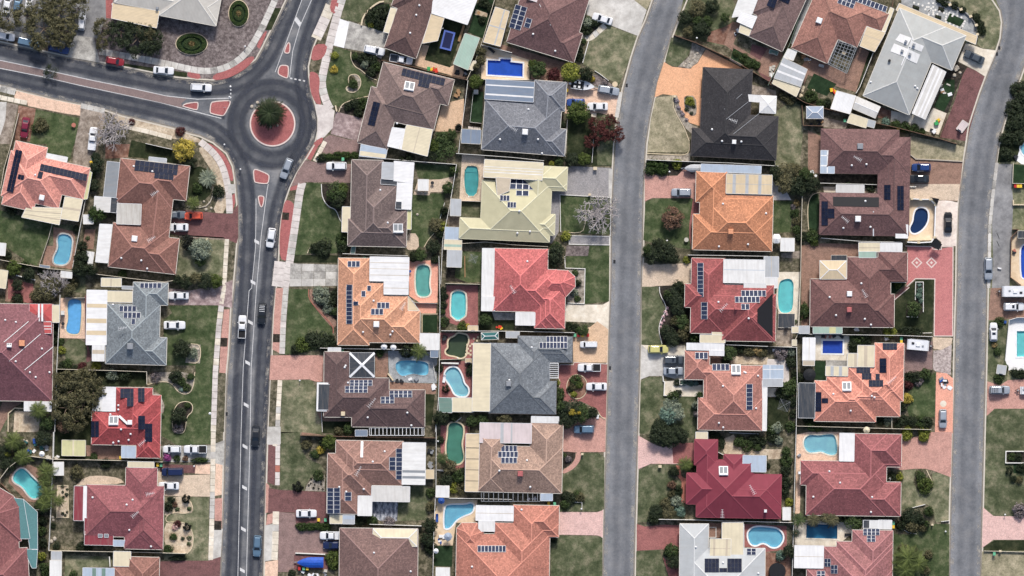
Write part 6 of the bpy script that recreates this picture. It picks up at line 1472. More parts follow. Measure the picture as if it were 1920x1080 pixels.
F([-420,70,0,100,240,125],'fence_white','white fence between @ and the charcoal house');F([-440,1000-250,-200,735,0,755,270,770],'fence_cream','cream fence between @ and the bright red house')
T(1,1)
g('paving','brick_sand',[1545,80,1715,90,1700,430,1525,425],2);g('lawn','lawn_mid',[1540,435,1690,435,1680,555,1535,545],2);pool([1565,165,1640,162,1668,180,1672,300,1650,390,1580,390,1560,300],'teal','teal pool with cut corners beside @',smooth=1,coping='sand',steps=[1568,168,1660,172,1655,215,1572,210]);shed(1460,412,1535,540,2,'palegrey','pale grey shed beside the teal pool',2.2);shed(1418,622,1528,718,2,'lightblue','pale blue shed at the corner of @',2.2);shed(1412,718,1542,795,2,'cream','cream and green striped shed roof north of the grey shed',2.2,strips=(('v',.3,.55),),smat='sage');shed(1435,795,1540,925,2,'palegrey','grey ribbed shed behind the bright red house',2.2);g('yard','gravel',[1440,545,1530,545,1525,620,1420,620],1)
F([1505,150,1480,300,1450,480,1400,720,1385,1050],'fence_white','white fence between @ and the L-shaped patio house');F([1530,425,1695,432],'fence_white','white pool fence below the teal pool',1.2,cap=.05)
# ================================================================ dark brown house with L-shaped patio
at('the dark brown house with L-shaped patio')
house('dark brown tiled house with L-shaped white patio','brown14',[(718,118,943,600),(715,300,1052,772),(692,560,1120,772),(900,490,1135,772)],deg=1.2,pitch=25)
pq('white2',[1036,128,1186,140,1175,292,1030,275],z=3.0);pq('white2',[1060,290,1174,292,1164,490,1048,486],z=3.0,fall=.1);pq('palegrey',[947,136,1036,142,1030,268,942,260],z=3.1);pq('dark',[938,262,1060,274,1056,308,936,300],z=2.9,posts=False);pq('dark',[1050,432,1092,434,1090,488,1046,486],z=3.2,posts=False);pat(648,470,704,660,1.5,'cream',z=2.5);pat(1130,495,1163,640,1.5,'yellow',z=2.5);hotwater(1064,632,72,70,0);vent(932,345);vent(988,590)
slabs([350,285,330,350,300,560,255,870,215,1080],60,1.5,['conc_pink','conc_cream','conc'],3);g('verge_paving','brick_redpad',[255,325,330,300,315,340,258,350],2);g('verge_paving','brick_redpad',[215,430,240,418,280,440,288,480,262,700,235,880,178,860,175,700,195,520],2,1);g('verge_paving','brick_redpad',[370,100,440,-10,480,-10,440,70,410,125],2);g('verge_patch','bed_dark',[198,512,250,515,245,570,195,568],4)
slabs([520,-20,440,130],34,1.5,['conc_cream'],4)
g('driveway','brick_mauve',[420,130,460,140,720,150,715,290,380,285,260,320,310,210,370,120],3);g('driveway','brick_mauve',[540,-30,780,-30,770,80,520,80],3);g('lawn','lawn_green',[375,290,490,295,490,400,540,480,610,500,640,590,645,660,690,680,690,760,600,820,390,820,275,880,300,560,335,360],2);g('garden_bed','bed_dark',[492,300,720,295,700,470,645,480,620,510,545,470,500,400],3);edging([490,300,495,400,540,470,600,490,625,560,645,590],'white curved edging of the front bed of @','fence_white');g('verge_grass','lawn_dark',[275,830,620,835,610,890,275,890],2)
for x,y,r,c in((600,360,85,'mid'),(645,340,50,'green'),(610,430,60,'dk')):plant('round',x,y,r,c,'dark leafy tree in the curved front bed of @',h=3.2)
for x,y,r,c in((510,780,76,'dk'),(445,780,45,'dk'),(650,720,58,'mid'),(650,780,48,'dk')):plant('bush',x,y,r,c,'dark rounded shrub at the south edge of the lawn of @',h=1.6)
edging([385,820,400,780,430,762],'small cream arc edging on the lawn of @');
for x in(490,550,610,670,735):plant('hedge',x,100 if x<560 else 85,46,'hedge' if x>520 else 'dk','clipped hedge row between the mauve drives',ry=34,h=1.2)
car('suv',603,165,180,'white','white suv with roof box on the mauve brick drive',rack=False);bin_(652,115,'green','pale green lidded bin behind the white suv');F([770,105,1000,112,1200,130,1500,152],'fence_white','white fence north of @')
g('lawn','lawn_green',[1190,145,1495,165,1470,250,1380,270,1300,270,1215,250],2);g('lawn','lawn_green',[1170,370,1420,370,1390,560,1330,690,1250,780,1220,760,1160,660],2);g('paving','brick_sand',[1215,270,1380,265,1480,245,1475,290,1420,360,1310,360,1300,385,1180,380],3);shed(1215,265,1293,350,1,'white','small white hut with table on the sandy paving',2.1,open_=True,name='garden_shelter',cat='shelter');table_set(1323,292,'round dark fire pit on the sandy paving',.4,'dark_metal');rocks([1200,345,1215,360,1240,365,1270,362,1285,365],'dark rock edging the sandy paving',.35,'pebble');rocks([1210,528],'white ball rock on the back lawn of @',.25)
g('paving','brick_sand',[1130,670,1215,670,1225,800,1110,790],3,1);wall_low([1415,440,1380,560],'pale low wall in the back lawn of @','fence_white',.4,.1);wall_low([1335,670,1290,720,1260,775],'curved pale low wall by the back lawn corner','limestone',.3,.14,smooth=1)
for x,y,r,c in((1400,40,105,'mid'),(1330,60,60,'dk'),(1440,330,50,'mid'),(1480,200,40,'mid'),(1350,610,62,'olive'),(1400,620,40,'lime'),(1330,770,60,'dk'),(1230,830,52,'mid'),(1180,850,40,'dk'),(1410,500,34,'dk'),(1380,680,36,'dk'),(1090,120,30,'dk'),(1150,100,40,'dk')):plant('round' if r>45 else 'bush',x,y,r,c,'leafy shrub along the back boundary of @',h=2.4)
F([650,822,840,830,1140,838],'fence_white','white fence between @ and the orange house');bin_(815,858,'green','green lidded bin between the fence and the orange roof');sq('green','green tarpaulin strip beside the south wall of @',1.2,[722,752,750,755,740,825,708,822])
# ================================================================ orange house
T(1,2);at('the orange tiled house')
house('orange tiled house with white ribbed patio and scattered solar panels','orange16',[(622,-225,852,410),(622,-40,955,410),(622,55,1135,410),(605,235,845,430),(1000,170,1228,410),(605,235,1228,410)],deg=.6,pitch=23)
pat(855,-235,1145,-48,1,'white2',z=3.0,ribs='u',strips=(('v',.24,.26),('v',.5,.52),('v',.75,.77)),smat='buff');pat(960,-48,1142,50,1,'white2',z=3.0,ribs='u',strips=(('v',.48,.52),));pat(1230,340,1372,465,1,'white',z=2.6);pat(1310,465,1365,520,1,'bluegrey',z=2.4)
sol(733,-180,0,3,1,31,46);sol(699,130,0,1,9,48,31);sol(748,115,0,1,1,40,30);sol(806,43,0,1,1,34,46);sol(848,2,0,1,1,30,42);sol(701,-12,0,1,1,46,28);sol(954,130,0,3,1,31,46);sol(908,178,0,3,1,31,46);cooler(903,272,s=1.1);vent(882,95);vent(803,330);vent(1024,325);vent(1008,350);antenna(1105,135,60)
pq('tan',[1138,60,1150,70,1225,170,1133,168],z=2.6,posts=False)
slabgrid([258,-185,612,-175,612,-15,250,-12],4,3,['conc','conc_old'],3);slabs([180,-200,160,-10],85,1.5,['conc_pink'],3);g('path','conc_old',[265,-185,300,-185,290,-12,255,-12],1)
g('lawn','lawn_green',[245,5,395,10,390,60,440,130,500,200,560,260,575,350,560,440,380,480,215,500],2);g('garden_bed','bed_dark',[430,0,630,0,625,230,580,240,500,180,440,110],3);g('path','brick_brown',[395,15,430,5,440,110,510,185,605,240,600,290,570,300,500,220,420,120],3,1);edging([395,10,395,80,450,150,520,220,580,290,580,340],'brown curved edging along the brick path of @','brick_edge')
slabs([225,0,205,240,195,495],44,1.5,['conc','conc_pink'],3);g('verge_paving','brick_salmon',[150,0,205,0,180,490,122,460,135,200],2);g('verge_patch','bed_dark',[128,345,180,345,178,408,126,408],4)
for x,y,r,c in((500,60,68,'grey'),(470,30,50,'grey'),(560,100,50,'dk'),(590,180,40,'mid'),(540,150,44,'grey'),(590,50,42,'dk')):plant('bush',x,y,r,c,'silvery shrub in the path bed of @')
for x,y,r,c in((420,390,70,'dk'),(500,400,75,'dk'),(350,430,60,'green'),(560,400,45,'dk'),(290,460,40,'dk')):plant('bush',x,y,r,c,'dense green bush at the south edge of the lawn of @',h=1.7)
g('paving','brick_coral',[1145,-200,1370,-210,1360,110,1230,110,1150,60],2);g('paving','brick_coral',[1190,110,1355,115,1350,190,1240,190],1);pool([1210,-170,1290,-175,1310,-130,1300,-60,1300,-10,1312,30,1290,65,1225,65,1200,30,1195,-100],'mint','pale aqua pool in coral paving beside @',coping='conc_cream');g('lawn','turf',[1252,205,1360,205,1358,335,1250,332],3);edging([1245,335,1245,195,1362,195],'cream border of the square turf beside @',smooth=0);F([1140,70,1190,110,1360,115],'fence_white','low white fence across the coral paving',1.1,cap=.05);table_set(1155,-125,'small blue umbrella stand by the pale aqua pool',.3,'blue_fabric')
F([1372,-240,1380,100,1378,460,1370,800,1345,1080],'fence_white','long white fence behind the pale aqua pool and brown house');F([480,450,680,455,1060,460,1240,462],'fence_white','white fence between @ and the brown crossed-skylight house');umbrella(960,440,24,'white_metal','folded white umbrella on the south side of @');umbrella(1030,445,24,'white_metal','second folded white umbrella on the south side of @')
for x,y,r,c in((1340,-215,40,'dk'),(1200,-250,44,'dk'),(1400,20,30,'dk'),(1400,130,34,'dk'),(1395,180,30,'mid'),(1390,60,28,'dk'),(1405,255,42,'mid')):plant('bush',x,y,r,c,'dark shrub lining the fence by the pale aqua pool')
# ================================================================ brown crossed-skylight house
at('the brown crossed-skylight house')
house('brown tiled house with a white crossed skylight roof','brown18',[(512,478,700,970),(560,672,995,970),(720,760,1265,1045)],deg=.5,pitch=23)
r=hip_patio(702,485,888,670,0,'sheet_dark',2.9,14)
for a,b in(((702,487),(888,668)),((702,668),(888,487))):
 p,q,c=W(*a,2.95),W(*b,2.95),W((a[0]+b[0])/2,(a[1]+b[1])/2,3.65)
 for e in(p,q):m=MB();m.bar(Vector((e.x,e.y,2.93))-H.o,c-H.o,.5,.08);m.build('cross_band','white_metal',H.root)
pat(460,710,580,925,1.5,'white2',z=2.95);pat(471,722,569,914,1.5,'dark',z=3.07,posts=False);sol(788,712,0,5,2,34,22);sol(752,760,0,5,2,34,25);sol(1086,795,0,5,2,34,25);sol(986,840,0,3,2,34,25);cooler(653,943,'tan',.8);vent(672,582);vent(665,595);vent(1135,935);vent(690,710);vent(1165,1030);vent(838,970);antenna(870,860,50,1.2);pat(540,448,636,478,0,'white',z=2.6);bin_(650,470,'green','green lidded bin at the north wall of @')
g('driveway','brick_salmon',[110,505,505,505,505,700,470,705,440,700,400,685,100,690],3);g('lawn','lawn_dry',[195,690,420,690,450,760,455,920,490,990,500,1100,330,1080,180,1090],2);g('garden_bed','brick_brown',[455,930,720,970,715,1000,520,1000,480,980],2);slabs([180,690,168,900,160,1080,140,1190],36,1.5,['conc_cream','conc'],3);g('verge_grass','weeds',[110,690,158,685,150,1040,95,1040],2);g('verge_paving','conc_pink',[90,1040,150,1045,150,1180,85,1180],2);pole(330,693,'white post at the salmon brick drive',.9);wall_low([490,930,498,1080],'white downpipe rail beside the dark carport','fence_white',.5,.1);g('lawn','lawn_dark',[500,1000,715,1000,720,1090,500,1090],2)
g('paving','slate_pave',[990,470,1360,480,1355,715,1000,705],2);g('paving','brick_brown',[895,490,990,490,990,670,895,670],2);g('paving','brick_brown',[1000,705,1355,720,1350,795,1265,795,1000,765],2);pool([1048,548,1160,540,1290,555,1298,600,1290,655,1230,655,1180,640,1110,662,1080,655,1045,610],'blue','bright blue freeform pool in slate paving behind @',coping='slate_pave',cw=.2);F([1325,560,1340,640,1345,680],'fence_white','curved white pool blanket roller by the freeform pool',.5);wall_low([988,640,1030,695],'short cream angled wall by the freeform pool','limestone',.8,.3);clutter(1075,692,60,15,3,'dark pool pump boxes below the freeform pool',('dark_metal',),4);clutter(1180,688,70,15,4,'grey pool filter boxes below the freeform pool',('grey_metal','white_metal'),5);clutter(1340,742,20,20,2,'white box at the corner of the brown paving',('white_metal',),6)
plant('ball',1128,470,58,'dk','round dark tree at the edge of the freeform pool',h=3);plant('palm',1220,480,70,'palm','palm over the freeform pool');plant('bush',930,490,32,'mid','small shrub beside the crossed skylight');g('yard','lawn_dark',[1268,795,1340,800,1320,1030,1265,1030],2)
plant('round',1385,975,66,'dk','dark tree in the corner where four back yards meet',h=4);plant('bush',690,1060,50,'mid','green shrub below the south eave of @');plant('bush',620,1070,40,'olive','olive shrub below the south eave of @');pergola(850,1050,1260,1105,0,14,'u','white_metal',2.4);pat(745,1065,835,1110,0,'bluegrey',z=2.5);g('garden','brick_brown',[350,1050,500,1040,500,1100,340,1100],1)
# ================================================================ terracotta house
T(1,3);at('the terracotta house with marbled yard')
house('terracotta tiled house with white carports and marbled concrete yard','terra20',[(600,62,1100,402),(538,160,865,478),(538,160,762,615)],deg=1,pitch=23)
sol(582,515,0,2,6,50,32);sol(691,483,0,1,2,50,33);sol(1073,240,0,1,7,48,33);sol(1023,238,0,1,3,48,33);pat(1100,78,1268,395,1,'white',z=2.9,strips=(('v',.14,.2),('v',.28,.34)),smat='grey',ribs='u');pat(868,404,1152,524,1,'offwhite',z=2.85);pat(765,478,868,628,1,'white',z=2.8);pat(652,620,738,690,1,'palegrey',z=2.4,strips=(('v',.5,.9),),smat='lightblue');pat(555,622,650,688,1,'cream',z=2.3)
vent(965,145);vent(876,222);vent(808,428);vent(625,412);vent(677,447);antenna(770,290,60,1.1);(p0,_),(p1,_)=_on_roof(796,70,.1),_on_roof(793,190,.1);m=MB();m.bar(p0-H.o,p1-H.o,.55,.06);m.build('flashing','white_metal',H.root)
g('paving','conc_marble',[872,520,1065,525,1058,668,930,665,870,640],2);g('lawn','lawn_mid',[1070,525,1155,525,1155,400,1280,395,1310,450,1280,660,1060,668],2);clutter(1310,160,36,40,4,'dark pots on the narrow strip by the white carport',('dark_metal','grey_metal'),21);clutter(1308,240,36,40,4,'grey pots on the narrow strip by the white carport',('grey_metal','concrete'),22);shed(1275,283,1335,350,0,'tan','small tan shed beside the white carport of @',1.9)
g('lawn','lawn_mid',[185,0,330,0,340,120,380,200,480,240,520,290,440,310,380,380,360,435,180,430],2);g('garden_bed','weeds',[330,30,600,40,600,160,535,165,530,290,480,240,380,200,345,120],3);plant('round',550,80,62,'green','bright green tree at the corner of @',h=3);plant('bush',485,135,36,'yellow','yellow flowering shrub at the front of @');plant('bush',380,100,44,'olive','olive shrub at the front of @');plant('bush',440,170,40,'mid','mid green shrub at the front of @');plant('bush',470,330,44,'mid','leafy shrub above the pebble bed of @');plant('bush',500,90,38,'dk','dark shrub at the front corner of @')
plant('ball',315,410,44,'black','black clipped ball bush at the mauve drive',h=1.6);g('garden_bed','bed_pebble',[380,400,430,340,515,320,515,445,370,440],4);row('ball',[395,400,410,385,430,420,450,370,470,425,490,390,500,430,440,395,480,350,415,350],9,'black','tiny dark ball plant in the pebble bed of @')
g('driveway','brick_dark',[95,420,180,435,530,450,530,615,560,680,300,685,290,605,170,600,90,610],3);slabs([165,0,160,400],36,1.5,['conc_pink','brick_edge'],3);g('verge_paving','brick_dark',[85,95,150,95,140,400,75,370],2);g('verge_paving','conc',[85,-40,185,-40,185,90,80,90],4);g('verge_paving','brick_salmon',[75,380,100,400,95,600,70,610],2)
car('sedan',377,612,0,'white','white sedan on the dark mauve drive of @');bin_(470,660,'yellow','yellow lidded bin by the hedge of @');bin_(521,660,'green','green lidded bin by the hedge of @');
for x in(340,400,460,520):plant('hedge',x,712,46,'hedge','clipped hedge row between the two mauve drives by the tarped boat',ry=36,h=1.2)
for x,y,r,c in((780,670,45,'dk'),(870,660,50,'mid'),(1000,680,50,'lav'),(1310,460,40,'mid'),(1310,560,42,'olive'),(1300,700,62,'dk'),(1290,800,60,'dk'),(1310,870,50,'dk')):plant('bush' if r<55 else 'round',x,y,r,c,'shrub along the back boundary of @')
F([330,25,700,35,1350,45],'fence_brown','dark fence north of @');F([1352,-40,1350,400,1335,700,1325,1150],'fence_white','white fence between @ and the L-shaped pool');F([850,692,1245,705],'fence_white','white fence south of @')
# ================================================================ brown house by tarped boat
at('the brown tarped-boat house')
house('plain brown tiled house beside the blue tarped boat','brown22',[(628,720,1208,1420)],deg=.6,pitch=23);hip_patio(877,724,1208,860,1,'sheet_cream',3.2,12);vent(885,905);vent(1160,1045)
g('driveway','brick_mauve',[170,600,290,610,300,690,500,750,630,750,620,880,520,920,300,910,290,1050,165,1050],3);car('ute',565,777,180,'white','white ute backed under the eave of @',tray='paint_white');car('sedan',580,850,180,'navy','dark blue sedan half under the eave of @');wall_low([295,908,520,918],'white low wall beside the tarped boat','fence_white',.5,.22);boat(408,978,180,'boat under a bright blue tarp on the mauve drive',5.8,2.3,'blue_tarp');plant('bush',575,960,58,'green','lush green shrub at the corner of @',ry=80);g('paving','brick_dark',[285,925,540,925,540,1030,285,1030],4)
clutter(430,1060,200,40,10,'white outdoor junk south of the tarped boat',('white_metal','concrete','grey_metal'),31);
for x,l in((325,'red'),(358,'green'),(385,'yellow')):bin_(x,1025,l,f'{l} lidded bin south of the tarped boat')
plant('bush',265,1060,34,'dk','dark bush at the corner of the mauve drive');slabs([150,595,145,800,138,960],50,1.5,['conc_cream','conc'],3);g('verge_paving','brick_salmon',[85,620,170,595,130,680,75,700],2);g('verge_paving','conc',[65,700,130,690,120,960,60,970],2);g('verge_paving','brick_peachy',[62,975,165,960,160,1200,58,1200],2)
# ================================================================ middle block, street side
T(2,2);at('the bright red tiled house')
house('bright red tiled house with octagonal bay','red17',[(-138,-298,262,180),(175,-20,395,305),(175,-140,330,180)],deg=1,pitch=23,polys=[[200,-140,420,-132,472,-85,474,-10,405,65,200,65]])
pat(-222,-298,-138,65,1,'white',z=2.7);pat(-228,65,-130,172,1,'white',z=2.72);pat(28,182,172,280,1,'white',z=2.7);antenna(5,10,120);vent(115,-200)
g('driveway','conc_cream',[405,120,540,125,680,125,727,100,722,310,640,260,400,250],3);g('lawn','lawn_green',[410,-320,730,-320,728,100,545,120,545,-145,405,-150],2);wall_low([395,-240,400,-150,548,-145,542,118,412,112],'white kerb wall round the pebble bed of @','fence_white',.3,.16);g('garden_bed','bed_pebble',[430,-140,545,-140,540,115,415,110],3);g('garden_bed','mulch',[410,-320,580,-315,570,-240,400,-240],3)
for x,y,r,c in((340,-250,78,'dk'),(300,-190,55,'dk'),(330,-300,50,'mid'),(470,-110,30,'mid'),(490,-40,34,'dk'),(470,40,30,'grey'),(490,80,28,'mid'),(435,290,40,'dk'),(530,315,50,'mid'),(480,300,34,'dk')):plant('bush' if r<50 else 'round',x,y,r,c,'garden shrub beside @')
F([-530,320,60,325,470,335],'fence_white','white fence between @ and the slate house');F([-500,-35,-240,-28],'fence_cream','cream fence above the turquoise pool');
g('lawn','lawn_green',[-410,-280,-225,-270,-230,-45,-330,-40,-430,-80],2);g('yard','bed_dark',[-480,-180,-410,-270,-350,-40,-500,-50],1);wall_low([-355,-240,-352,-80],'timber sleeper on the back lawn of @','timber',.25,.2);clothesline(-290,-220,40,'spread clothes line on the back lawn of @')
g('paving','brick_red',[-490,-20,-255,-20,-255,290,-400,285,-470,260,-500,200],2);pool([-455,50,-440,30,-405,20,-365,30,-345,50,-345,200,-365,220,-405,245,-440,220,-460,200],'aqua','turquoise lap pool in red paving behind @',smooth=1,coping='conc_cream');plant('bush',-375,285,40,'green','green shrub below the turquoise lap pool');plant('bush',-330,290,26,'yellow','yellow shrub below the turquoise lap pool');shed(-330,283,-255,320,0,'tan','small tan box below the turquoise lap pool',1.0)
g('yard','lawn_dark',[-240,175,20,180,20,315,-245,315],1);g('paving','conc_old',[-150,180,20,185,20,240,-130,240],2);plant('round',-200,240,52,'mid','leafy tree south of the white side roof of @',h=3);clutter(-100,298,60,20,4,'orange and yellow toys by the white fence',('toy_red','toy_yellow'),41,name='toy_heap',cat='toys',hz=.4);plant('bush',-240,300,30,'dk','dark shrub by the white fence of @')
for x,y in((-510,60),(-515,130),(-500,250)):plant('bush',x,y,34,'dk','dark shrub beside the turquoise lap pool')
# ================================================================ slate house
at('the slate grey tiled house')
house('slate grey tiled house with pergola porch','slate',[(-168,412,280,930),(45,358,452,560),(-168,690,330,948)],deg=1,pitch=23,gut='gutter_dark')
pat(-290,414,-168,925,1,'cream',z=2.85,ribs='u');sol(336,384,0,6,1,26.3,46);sol(310,430,0,8,1,26.3,46);pergola(282,562,348,676,0,8,'v','white_metal',2.6);vent(148,445);vent(-20,690);cooler(-25,718,'grey',1.);pat(-450,822,-290,930,1,'cream',z=2.6);pq('green',[-550,822,-450,825,-450,935,-545,930],z=2.6)
g('driveway','brick_tan',[455,345,590,290,640,250,722,310,715,560,460,555],3);g('driveway','brick_red',[350,575,460,580,465,560,715,572,705,985,660,960,620,900,520,850,390,850,350,720],2);line('driveway_border','kerb_white',[355,600,360,575,460,576,465,558,712,570],.14,.04,4);g('garden_bed','redsoil',[(488+78*math.cos(t*.314),740+92*math.sin(t*.314))for t in range(20)],4);edging([c for t in range(20)for c in(488+78*math.cos(t*.314),740+92*math.sin(t*.314))],'cream edging of the circular garden on the red drive',closed=True,smooth=1)
for x,y,r,c in((480,690,46,'mid'),(460,735,34,'olive'),(500,725,36,'green'),(465,800,28,'lime'),(430,760,26,'dk')):plant('bush',x,y,r,c,'shrub in the circular garden on the red drive')
edging([340,665,362,700,355,740],'cream arc edging at the porch of @');plant('bush',355,800,44,'mid','green shrub at the front wall of @',ry=60);plant('bush',340,710,24,'lime','lime shrub by the porch of @')
car('van',575,424,180,'white','white van on the tan brick drive by the bins',s=.8);car('ute',580,597,180,'white','white ute with black tray cover on the red drive');car('sedan',634,740,180,'white','white sedan across the circular garden drive')
for x,l,n in((471,'green','green'),(500,'red','red'),(529,'yellow','yellow'),(568,'red','dark red')):bin_(x,355,l,f'{n} lidded bin in the row of four by the white van')
for x,y,r,c in((440,920,110,'dk'),(400,990,70,'dk'),(520,940,80,'mid'),(455,935,34,'yellow'),(505,938,20,'yellow'),(600,940,50,'dk'),(380,890,50,'mid')):plant('round',x,y,r,c,'dense tree clump between @ and the weathered tan house',h=3.6 if c!='yellow' else 4.4)
edging([580,895,640,910,660,960,700,985],'cream curved edging at the foot of the red drive');clutter(640,965,20,10,2,'white tap box by the tree clump',('white_metal',),3)
g('paving','brick_red',[-540,335,-240,340,-290,410,-290,530,-380,530,-530,540],2);pool([-480,410,-470,380,-430,365,-410,340,-370,345,-335,355,-325,400,-345,440,-340,500,-380,530,-420,510,-490,500,-500,470,-475,450],'pond','dark green garden pond in red paving',coping='limestone',depth=.7,name='garden_pond',cat='pond')
for k,(x,y)in enumerate(((-335,425),(-315,435),(-330,455),(-310,470),(-325,490),(-345,495),(-300,420),(-310,500),(-340,470),(-255,370),(-262,395),(-285,380))):
 p=W(x,y);m=MB();m.box(-.22,-.22,0,.22,.22,.04);tag(m.build('stepping_stone','limestone',None,(p.x,p.y,ZG+.016)),'square cream stepping stone beside the dark green pond','stone')
g('paving','brick_red',[-545,555,-290,545,-290,825,-545,825],1);pool([-485,610,-460,595,-430,592,-400,610,-375,660,-360,720,-330,745,-325,780,-340,810,-380,815,-430,800,-455,740,-500,680,-505,640],'sky','blue pool with bulging end in red paving behind @',coping='conc_white');wall_low([-530,562,-400,566],'white pool blanket roller above the bulging blue pool','fence_white',.6,.35,name='pool_roller',cat='pool roller');F([-545,538,-380,532],'fence_cream','low fence between the pond and the bulging blue pool',1.1);lounger(-508,680,80,'white sun lounger beside the bulging blue pool')
plant('ball',-495,755,32,'dk','round dark shrub beside the bulging blue pool',h=1.4);plant('bush',-310,620,40,'dk','dark shrub between the bulging pool and cream roof',ry=60);plant('bush',-545,600,34,'dk','dark shrub by the fence at the bulging pool');
canopy_hip(-232,335,-100,385,-2,'cover_teal','green covered bench swing north of the cream ribbed roof',1.9,12);shed(-45,325,55,375,1,'palegrey','grey shed against the north wall of @',2.1);shed(-350,530,-300,560,0,'tan','small tan pump box between the pond and pool',.8);clutter(-510,355,50,60,3,'dark covered barbecue at the pond corner',('dark_metal','tank_black'),51,cat='barbecue',name='covered_barbecue',hz=1.)
# ================================================================ weathered tan house
T(2,3);at('the weathered tan tiled house')
house('weathered tan tiled house with cream side awning','tan21',[(-252,12,-62,455),(140,-68,372,462),(-252,100,372,455)],deg=1.3,pitch=23)
pat(-345,12,-252,448,1,'tan',z=2.75,ribs='u',strips=(('v',.18,.19),('v',.37,.38),('v',.56,.57),('v',.75,.76)),smat='dark_metal');pat(-240,-70,145,85,1,'pink',z=3.1,strips=(('u',.4,.46),('u',.6,.63)),smat='palegrey');pat(145,-118,350,-68,1,'white',z=2.7)
sol(-22,124,0,4,1,30,46);sol(-30,168,0,5,1,30,44);sol(-22,212,0,4,1,30,44);cooler(62,313,'red',1.);vent(137,412);vent(112,212);vent(-95,290);pergola(-230,455,210,520,0,12,'u','grey_metal',2.4);pat(215,463,304,515,0,'lightblue',z=2.5);clutter(145,498,60,20,3,'white air units south of @',('white_metal',),52)
g('driveway','brick_salmon',[375,-100,705,-110,700,150,640,150,520,150,510,155,380,145],3);g('path','brick_salmon',[480,150,520,155,515,210,470,270,420,300,380,315,378,285,440,250,475,200],4,1);g('garden_bed','bed_dark',[378,150,475,150,470,200,430,250,378,280],3);g('lawn','lawn_mid',[520,160,640,155,695,190,690,580,640,597,380,590,370,320,470,270],2);car('suv',540,-20,180,'steel','pale blue suv under the trees on the salmon drive');letterbox(527,165,'cream letterbox by the curved salmon path',.45)
for x,y,r,c in((390,180,24,'mid'),(420,200,30,'lav'),(400,540,44,'mid'),(440,500,50,'dk'),(510,490,42,'olive'),(400,480,40,'dk'),(490,470,36,'mid')):plant('bush',x,y,r,c,'shrub in the front beds of @')
pole(520,575,'white letter post on the lawn of @',1.1);wall_low([410,525,525,528,525,580],'white rail on the lawn south of @','fence_white',.4,.1);bin_(275,536,'yellow','yellow lidded bin south of the weathered tan roof');bin_(320,540,'green','green lidded bin south of the weathered tan roof')
T(1,3)
g('paving','brick_red',[1385,-50,1590,-45,1590,260,1480,290,1385,180],2);pool([1440,-60,1500,-75,1555,-50,1555,20,1540,90,1550,140,1560,200,1530,240,1480,240,1430,200,1425,100,1440,20],'green','murky green freeform pool behind @',coping='limestone')
for x,y,r,c,k in((1400,200,50,'mid','palm'),(1450,260,60,'olive','round'),(1520,330,60,'mid','bush'),(1420,360,60,'dk','round'),(1540,420,50,'olive','bush'),(1480,420,44,'lime','bush'),(1380,60,34,'dk','bush'),(1560,300,40,'dk','bush'),(1620,-80,50,'mid','round'),(1700,-90,50,'mid','round'),(1860,-100,60,'olive','round'),(1480,-120,50,'dk','bush')):plant(k,x,y,r,c,'overgrown planting round the murky green pool')
F([1600,-60,1590,250],'fence_brown','brown pool fence beside the cream side awning',1.2);shed(1350,402,1448,490,1,'white','square cream white shed above the L-shaped pool',2.1);pole(1365,68,'white post by the murky green pool',1.2);wall_low([1360,285,1415,292],'short white planter by the murky pool fence','fence_white',.5,.35);wall_low([1500,-75,1540,-110],'white pipe by the murky green pool','fence_white',.2,.12)
# ================================================================ orange-red house
at('the orange-red house')
g('paving','peach',[1340,500,1660,510,1650,680,1500,680,1475,850,1330,850],2);pool([1415,560,1450,545,1580,545,1605,532,1635,545,1630,585,1610,610,1560,625,1500,660,1460,715,1430,728,1410,715],'blue','blue L-shaped pool in peach paving beside @',coping='conc_white');F([1345,496,1700,500,1920,506],'fence_white','white fence above the L-shaped pool');umbrella(1440,785,32,'sheet_skyblue','pale blue umbrella by the L-shaped pool');umbrella(1390,515,26,'blue_fabric','closed blue umbrella at the top of the L-shaped pool');lounger(1358,645,90,'blue sun lounger beside the L-shaped pool','blue_fabric');clutter(1400,800,80,60,6,'pool toys and blue gear below the L-shaped pool',('blue_fabric','white_metal','dark_metal'),61,name='pool_gear',cat='pool gear')
g('lawn','turf',[1335,855,1475,855,1470,1010,1335,1005],3);shed(1350,1015,1452,1120,1,'white','white shed below the square turf by @',2.1);umbrella(1350,893,20,'white_metal','small white umbrella on the square turf')
T(2,3)
house('orange-red tiled house with angled bay and white patio','orange23',[(-415,760,275,1400),(10,548,350,790),(-130,680,275,1000),(100,548,275,1400)],deg=1,pitch=23,polys=[[-415,722,-378,682,-262,682,-212,745,-212,900,-415,900]])
pat(-270,550,10,668,1,'white2',z=2.9,strips=(('v',.48,.51),));pat(-250,668,-130,746,1,'white',z=2.85);sol(-152,876,0,8,1,26.5,48);vent(72,582);vent(-300,1010)
g('driveway','brick_pink',[352,600,640,602,685,585,680,790,640,775,350,770],3);g('lawn','lawn_mid',[290,790,350,775,640,780,680,795,675,1400,295,1400],2);g('verge_grass','lawn_mid',[355,560,640,560,640,596,355,596],1);plant('bush',310,800,34,'dk','dark shrub at the porch of @')
